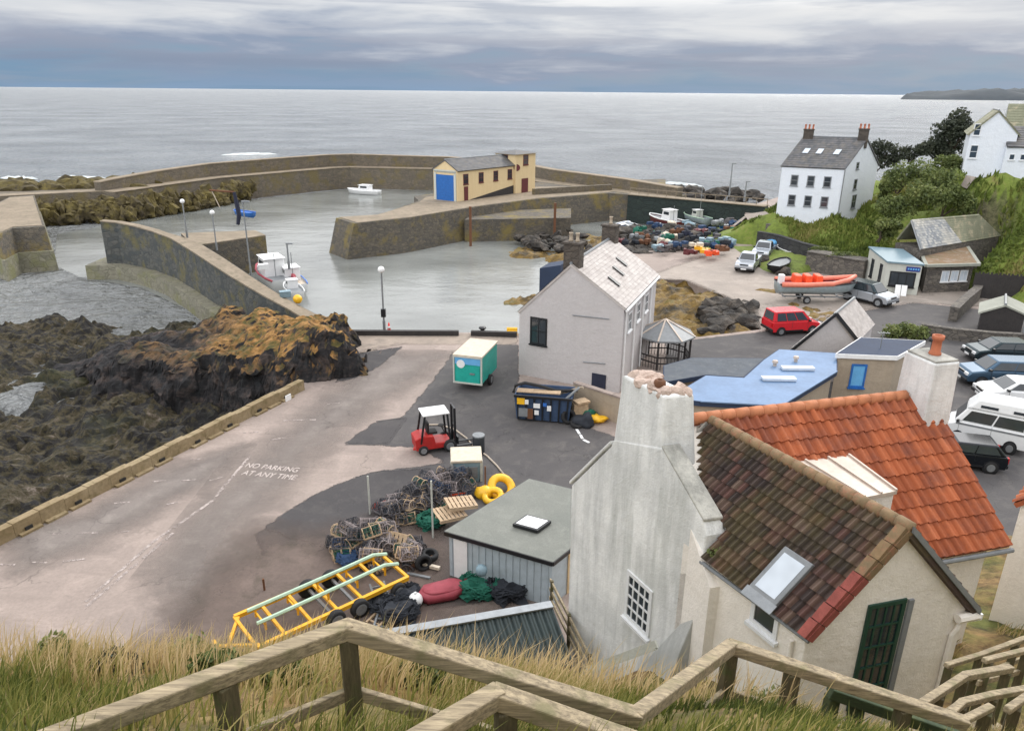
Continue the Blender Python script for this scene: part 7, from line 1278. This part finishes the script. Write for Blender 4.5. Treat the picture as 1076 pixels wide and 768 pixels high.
bl = [([(930,196), (938,190), (934,206)], 'dark green bush against the right wall of the six-window house', 'leaf', 86, 1.1), ([(952,184), (962,182), (945,190)], 'broad bright green gorse bush at the crest above the pale pole', 'leaf', 82, 1.4), ([(975,190), (985,188), (992,194)], 'green gorse bush right of the pale pole on the bank', 'leaf', 80, 1.4), ([(960,202), (972,206), (984,208)], 'dark bush on the bank directly above the long slate shed', 'leaf', 77, 1.2), ([(940,212), (950,218), (936,222)], 'mossy bush topping the rock behind the kiosk', 'leaf', 77, 1.1), ([(1000,205), (1008,210), (1012,216)], 'bush beside the hill path above the long shed', 'leaf', 78, 1.1), ([(985,172), (995,170), (1003,172)], 'olive bush at the foot of the grey pole', 'leaf', 86, 1.0), ([(926,238), (934,246), (942,236)], 'dark ivy mass hanging on the rock face behind the kiosk', 'leaf', 73, .7)]
for k, (pix, lab, mt, yy, r) in enumerate(bl): shrub('bush', lab, 'bush', lobes_at(pix, yy, r, 2, .5, 20+k), 2300, .15, mt, 'bushes on the bank', None, 20+k)
for k, (u, v, lab) in enumerate([(937,349,'green end of the low hedge beside the tan hut roof'), (951,348,'middle clump of the low hedge behind the tan hut'), (964,351,'brownish clump of the low hedge nearest the chimney pot')]): c = P(u, v, .4); shrub('hedge_clump', lab, 'hedge', [((c.x, c.y, .45), .75, .6, .6), ((c.x+.4, c.y+.2, .4), .6, .5, .5)], 900, .1, 'leaf', 'low hedge by the road', None, 40+k)
for k, (u, v, lab) in enumerate([(888,268,'grassy tuft on top of the roofless stone enclosure'), (865,262,'lower grassy tuft at the left end of the stone enclosure')]): c = P(u, v, 2.0); shrub('ivy', lab, 'plant', [((c.x, c.y, 2.0), 1.5, .7, .3)], 900, .1, 'leaf', 'tufts on the stone enclosure', None, 50+k)
c = wp(2.7, .1, 7.45); shrub('wall_fern', 'small green fern growing where the gable coping meets the dark roof', 'plant', [(tuple(c), .16, .16, .16)], 160, .05, 'leaf', None, None, 61)
for k, (u, v, yy, r, lab, mt) in enumerate([(195,668,6.7,.24,'dark green bush at the crest of the bank, left of the yellow trailer','leaf'), (58,690,6.4,.2,'small leafy weed clump in the grass near the left edge','leaf'), (760,742,9.0,.3,'leafy weeds against the cottage wall below the small window','leaf'), (705,712,9.6,.35,'brown dead plant against the cottage buttress','leafdark'), (690,745,7.0,.2,'green weed clump beside the handrail corner','leaf'), (230,735,5.6,.16,'leafy green weeds in front of the left handrail post','leaf'), (300,740,5.4,.15,'leafy weeds just left of the tallest handrail post','leaf'), (440,735,5.6,.16,'green weeds between the main rail and the near rail peak','leaf'), (120,715,6.0,.16,'brown seeding dock plants left of the handrail','leafdark'), (800,755,6.6,.2,'bright green weeds between the two right-hand posts','leaf')]):
    c = Q(u, v, yy); g_ = float(BZ(c.x, c.y)); shrub('weed_clump', lab, 'plant', [((c.x, c.y, g_+r*.8), r*1.4, r, r), ((c.x+r, c.y, g_+r*.6), r, r*.8, r*.7)], 1100, .035, mt, 'weed clumps on the bank', None, 70+k)
# ------------------------------------------------------------------ handrails and steps
def railing(label, pts, posts, w_=.13, h_=.11, mid=None, mat='rail', pmat='post', pw=.12, group='timber handrails of the cliff steps'):
    pts = [P(*a) for a in pts]; t_ = thing('handrail', label, 'handrail', tuple(pts[0]-Vector((0,0,.9))), group)
    for k in range(len(pts)-1):
        a, b = pts[k], pts[k+1]; d = (b-a).normalized(); mb = MB(); m = 6; s_ = Vector((-d.y, d.x, 0)).normalized(); prev = a-d*(.02 if k else 0)
        mb.beam(a-d*(.03 if k else 0), b+d*.03, w_, h_); mb.build('top_rail', M[mat], t_, bevel=.012)
        if mid: mb = MB(); mb.beam(a-Vector((0,0,mid)), b-Vector((0,0,mid)), .045, .1); mb.build('mid_rail', M[mat], t_, bevel=.008)
    for s_ in posts:
        k = min(int(s_), len(pts)-2); p = pts[k].lerp(pts[k+1], s_-k); g_ = float(BZ(p.x, p.y)); mb = MB(); d = pts[k+1]-pts[k]; mb.box((p.x, p.y, (p.z-h_/2+g_-.3)/2), (pw, pw, p.z-h_/2-.004-g_+.3), math.atan2(d.y, d.x)+.35); mb.build('post', M[pmat], t_, bevel=.01)
    return t_
railing('weathered timber handrail zigzagging across the foreground from lower left to lower right', [(40,782,13.5), (365,661,13.5), (668,753,12.75), (768,679,12.05), (1012,759,11.4)], [.55, 1.0, 3.0, 3.27, 3.75], .115, .115, mid=.55)
railing('nearest timber handrail, peaking below the main rail at bottom centre', [(425,787,13.62), (521,731,13.6), (690,790,13.2)], [1.06], .12, .12)
railing('dark green mossy handrail ending in front of the cottage window at bottom right', [(872,724,11.25), (1010,772,10.9)], [.03, .22, .8], .16, .13, None, 'railgreen', 'railgreen', .12)
railing('pale thick handrail rising beside the cottage corner at lower right', [(968,740,9.9), (1014,710,9.6), (1061,702,9.3)], [.4, 1.0, 1.95], .1, .1, .5)
railing('thin far handrail beside the cottage downpipe', [(994,699,8.0), (1030,688,7.8), (1084,668,7.6)], [.1, 1., 1.7], .09, .08, .5)
railing('thin handrail second from the cottage, running off the right edge', [(1034,694,8.6), (1090,680,8.3)], [.1, .8], .09, .08, .45)
railing('short bent handrail lowest in the right corner behind the brown grass', [(999,749,10.3), (1011,738,10.2), (1044,730,10.0), (1090,722,9.8)], [1., 2.], .09, .08)
railing('handrail end curving up out of the brown grass at the right edge', [(1012,757,10.9), (1040,743,10.8)], [.9], .08, .07)
railing('last rail at the right edge above the brown grass', [(1058,746,10.6), (1090,724,10.5)], [.3], .08, .08)
st_ = thing('timber_steps', 'weathered timber steps descending between the handrails at the right', 'steps', tuple(P(1040,745,9.0)))
for k in range(9):
    p = P(945,790,9.9).lerp(P(1085,712,8.0), k/8); mb = MB(); g_ = float(BZ(p.x, p.y)); mb.box((p.x, p.y, g_+.12+.0*k), (.95, .3, .06), .5); mb.box((p.x+.06, p.y-.13, g_+.02), (.95, .04, .18), .5); mb.build('tread', M['rail'], st_, bevel=.01)
# sloping fence beside the gable, planks and scree at its foot
a, b = P(578,617,1.4), P(622,705,2.0); fc = thing('slope_fence', 'pale timber fence running down the slope between shed and cottage gable', 'fence', tuple(a)); mb = MB()
for o_ in (0, .35, .7): mb.beam(a+Vector((0,0,.3-o_)), b+Vector((0,0,.3-o_)), .05, .12)
mb.build('rails', M['rail'], fc); 
for s_ in (.05, .5, .95): p = a.lerp(b, s_); mb = MB(); mb.box(p-Vector((0,0,.35)), (.1,.1,1.5)); mb.build('post', M['post'], fc)
q0_, q1_ = PL(617,703, EL-rv*1.2, 118), PL(690,676, EL-rv*1.2, 118); mb = MB(); mb.beam(q0_-q0_, q1_-q0_, .05, .16); mb.beam(Vector((0,0,-.14)), q1_-q0_+Vector((0,0,-.14)), .08, .06); o = mb.build('weatherboard', M['kiosk']); o.location = q0_; tag(o, 'pale sloping board standing at the foot of the tall gable', 'board')
for k in range(12):
    pass
rk = random.Random(3); mb = MB()
for k in range(40): p = Vector((rk.uniform(2.2,4.2), rk.uniform(11.5,13.6), 0)); mb.blob((p.x, p.y, float(BZ(p.x, p.y))+.05), rk.uniform(.08,.22), 2, .4, k+500)
tag(mb.build('loose_stones', M['boulder']), kind='structure')
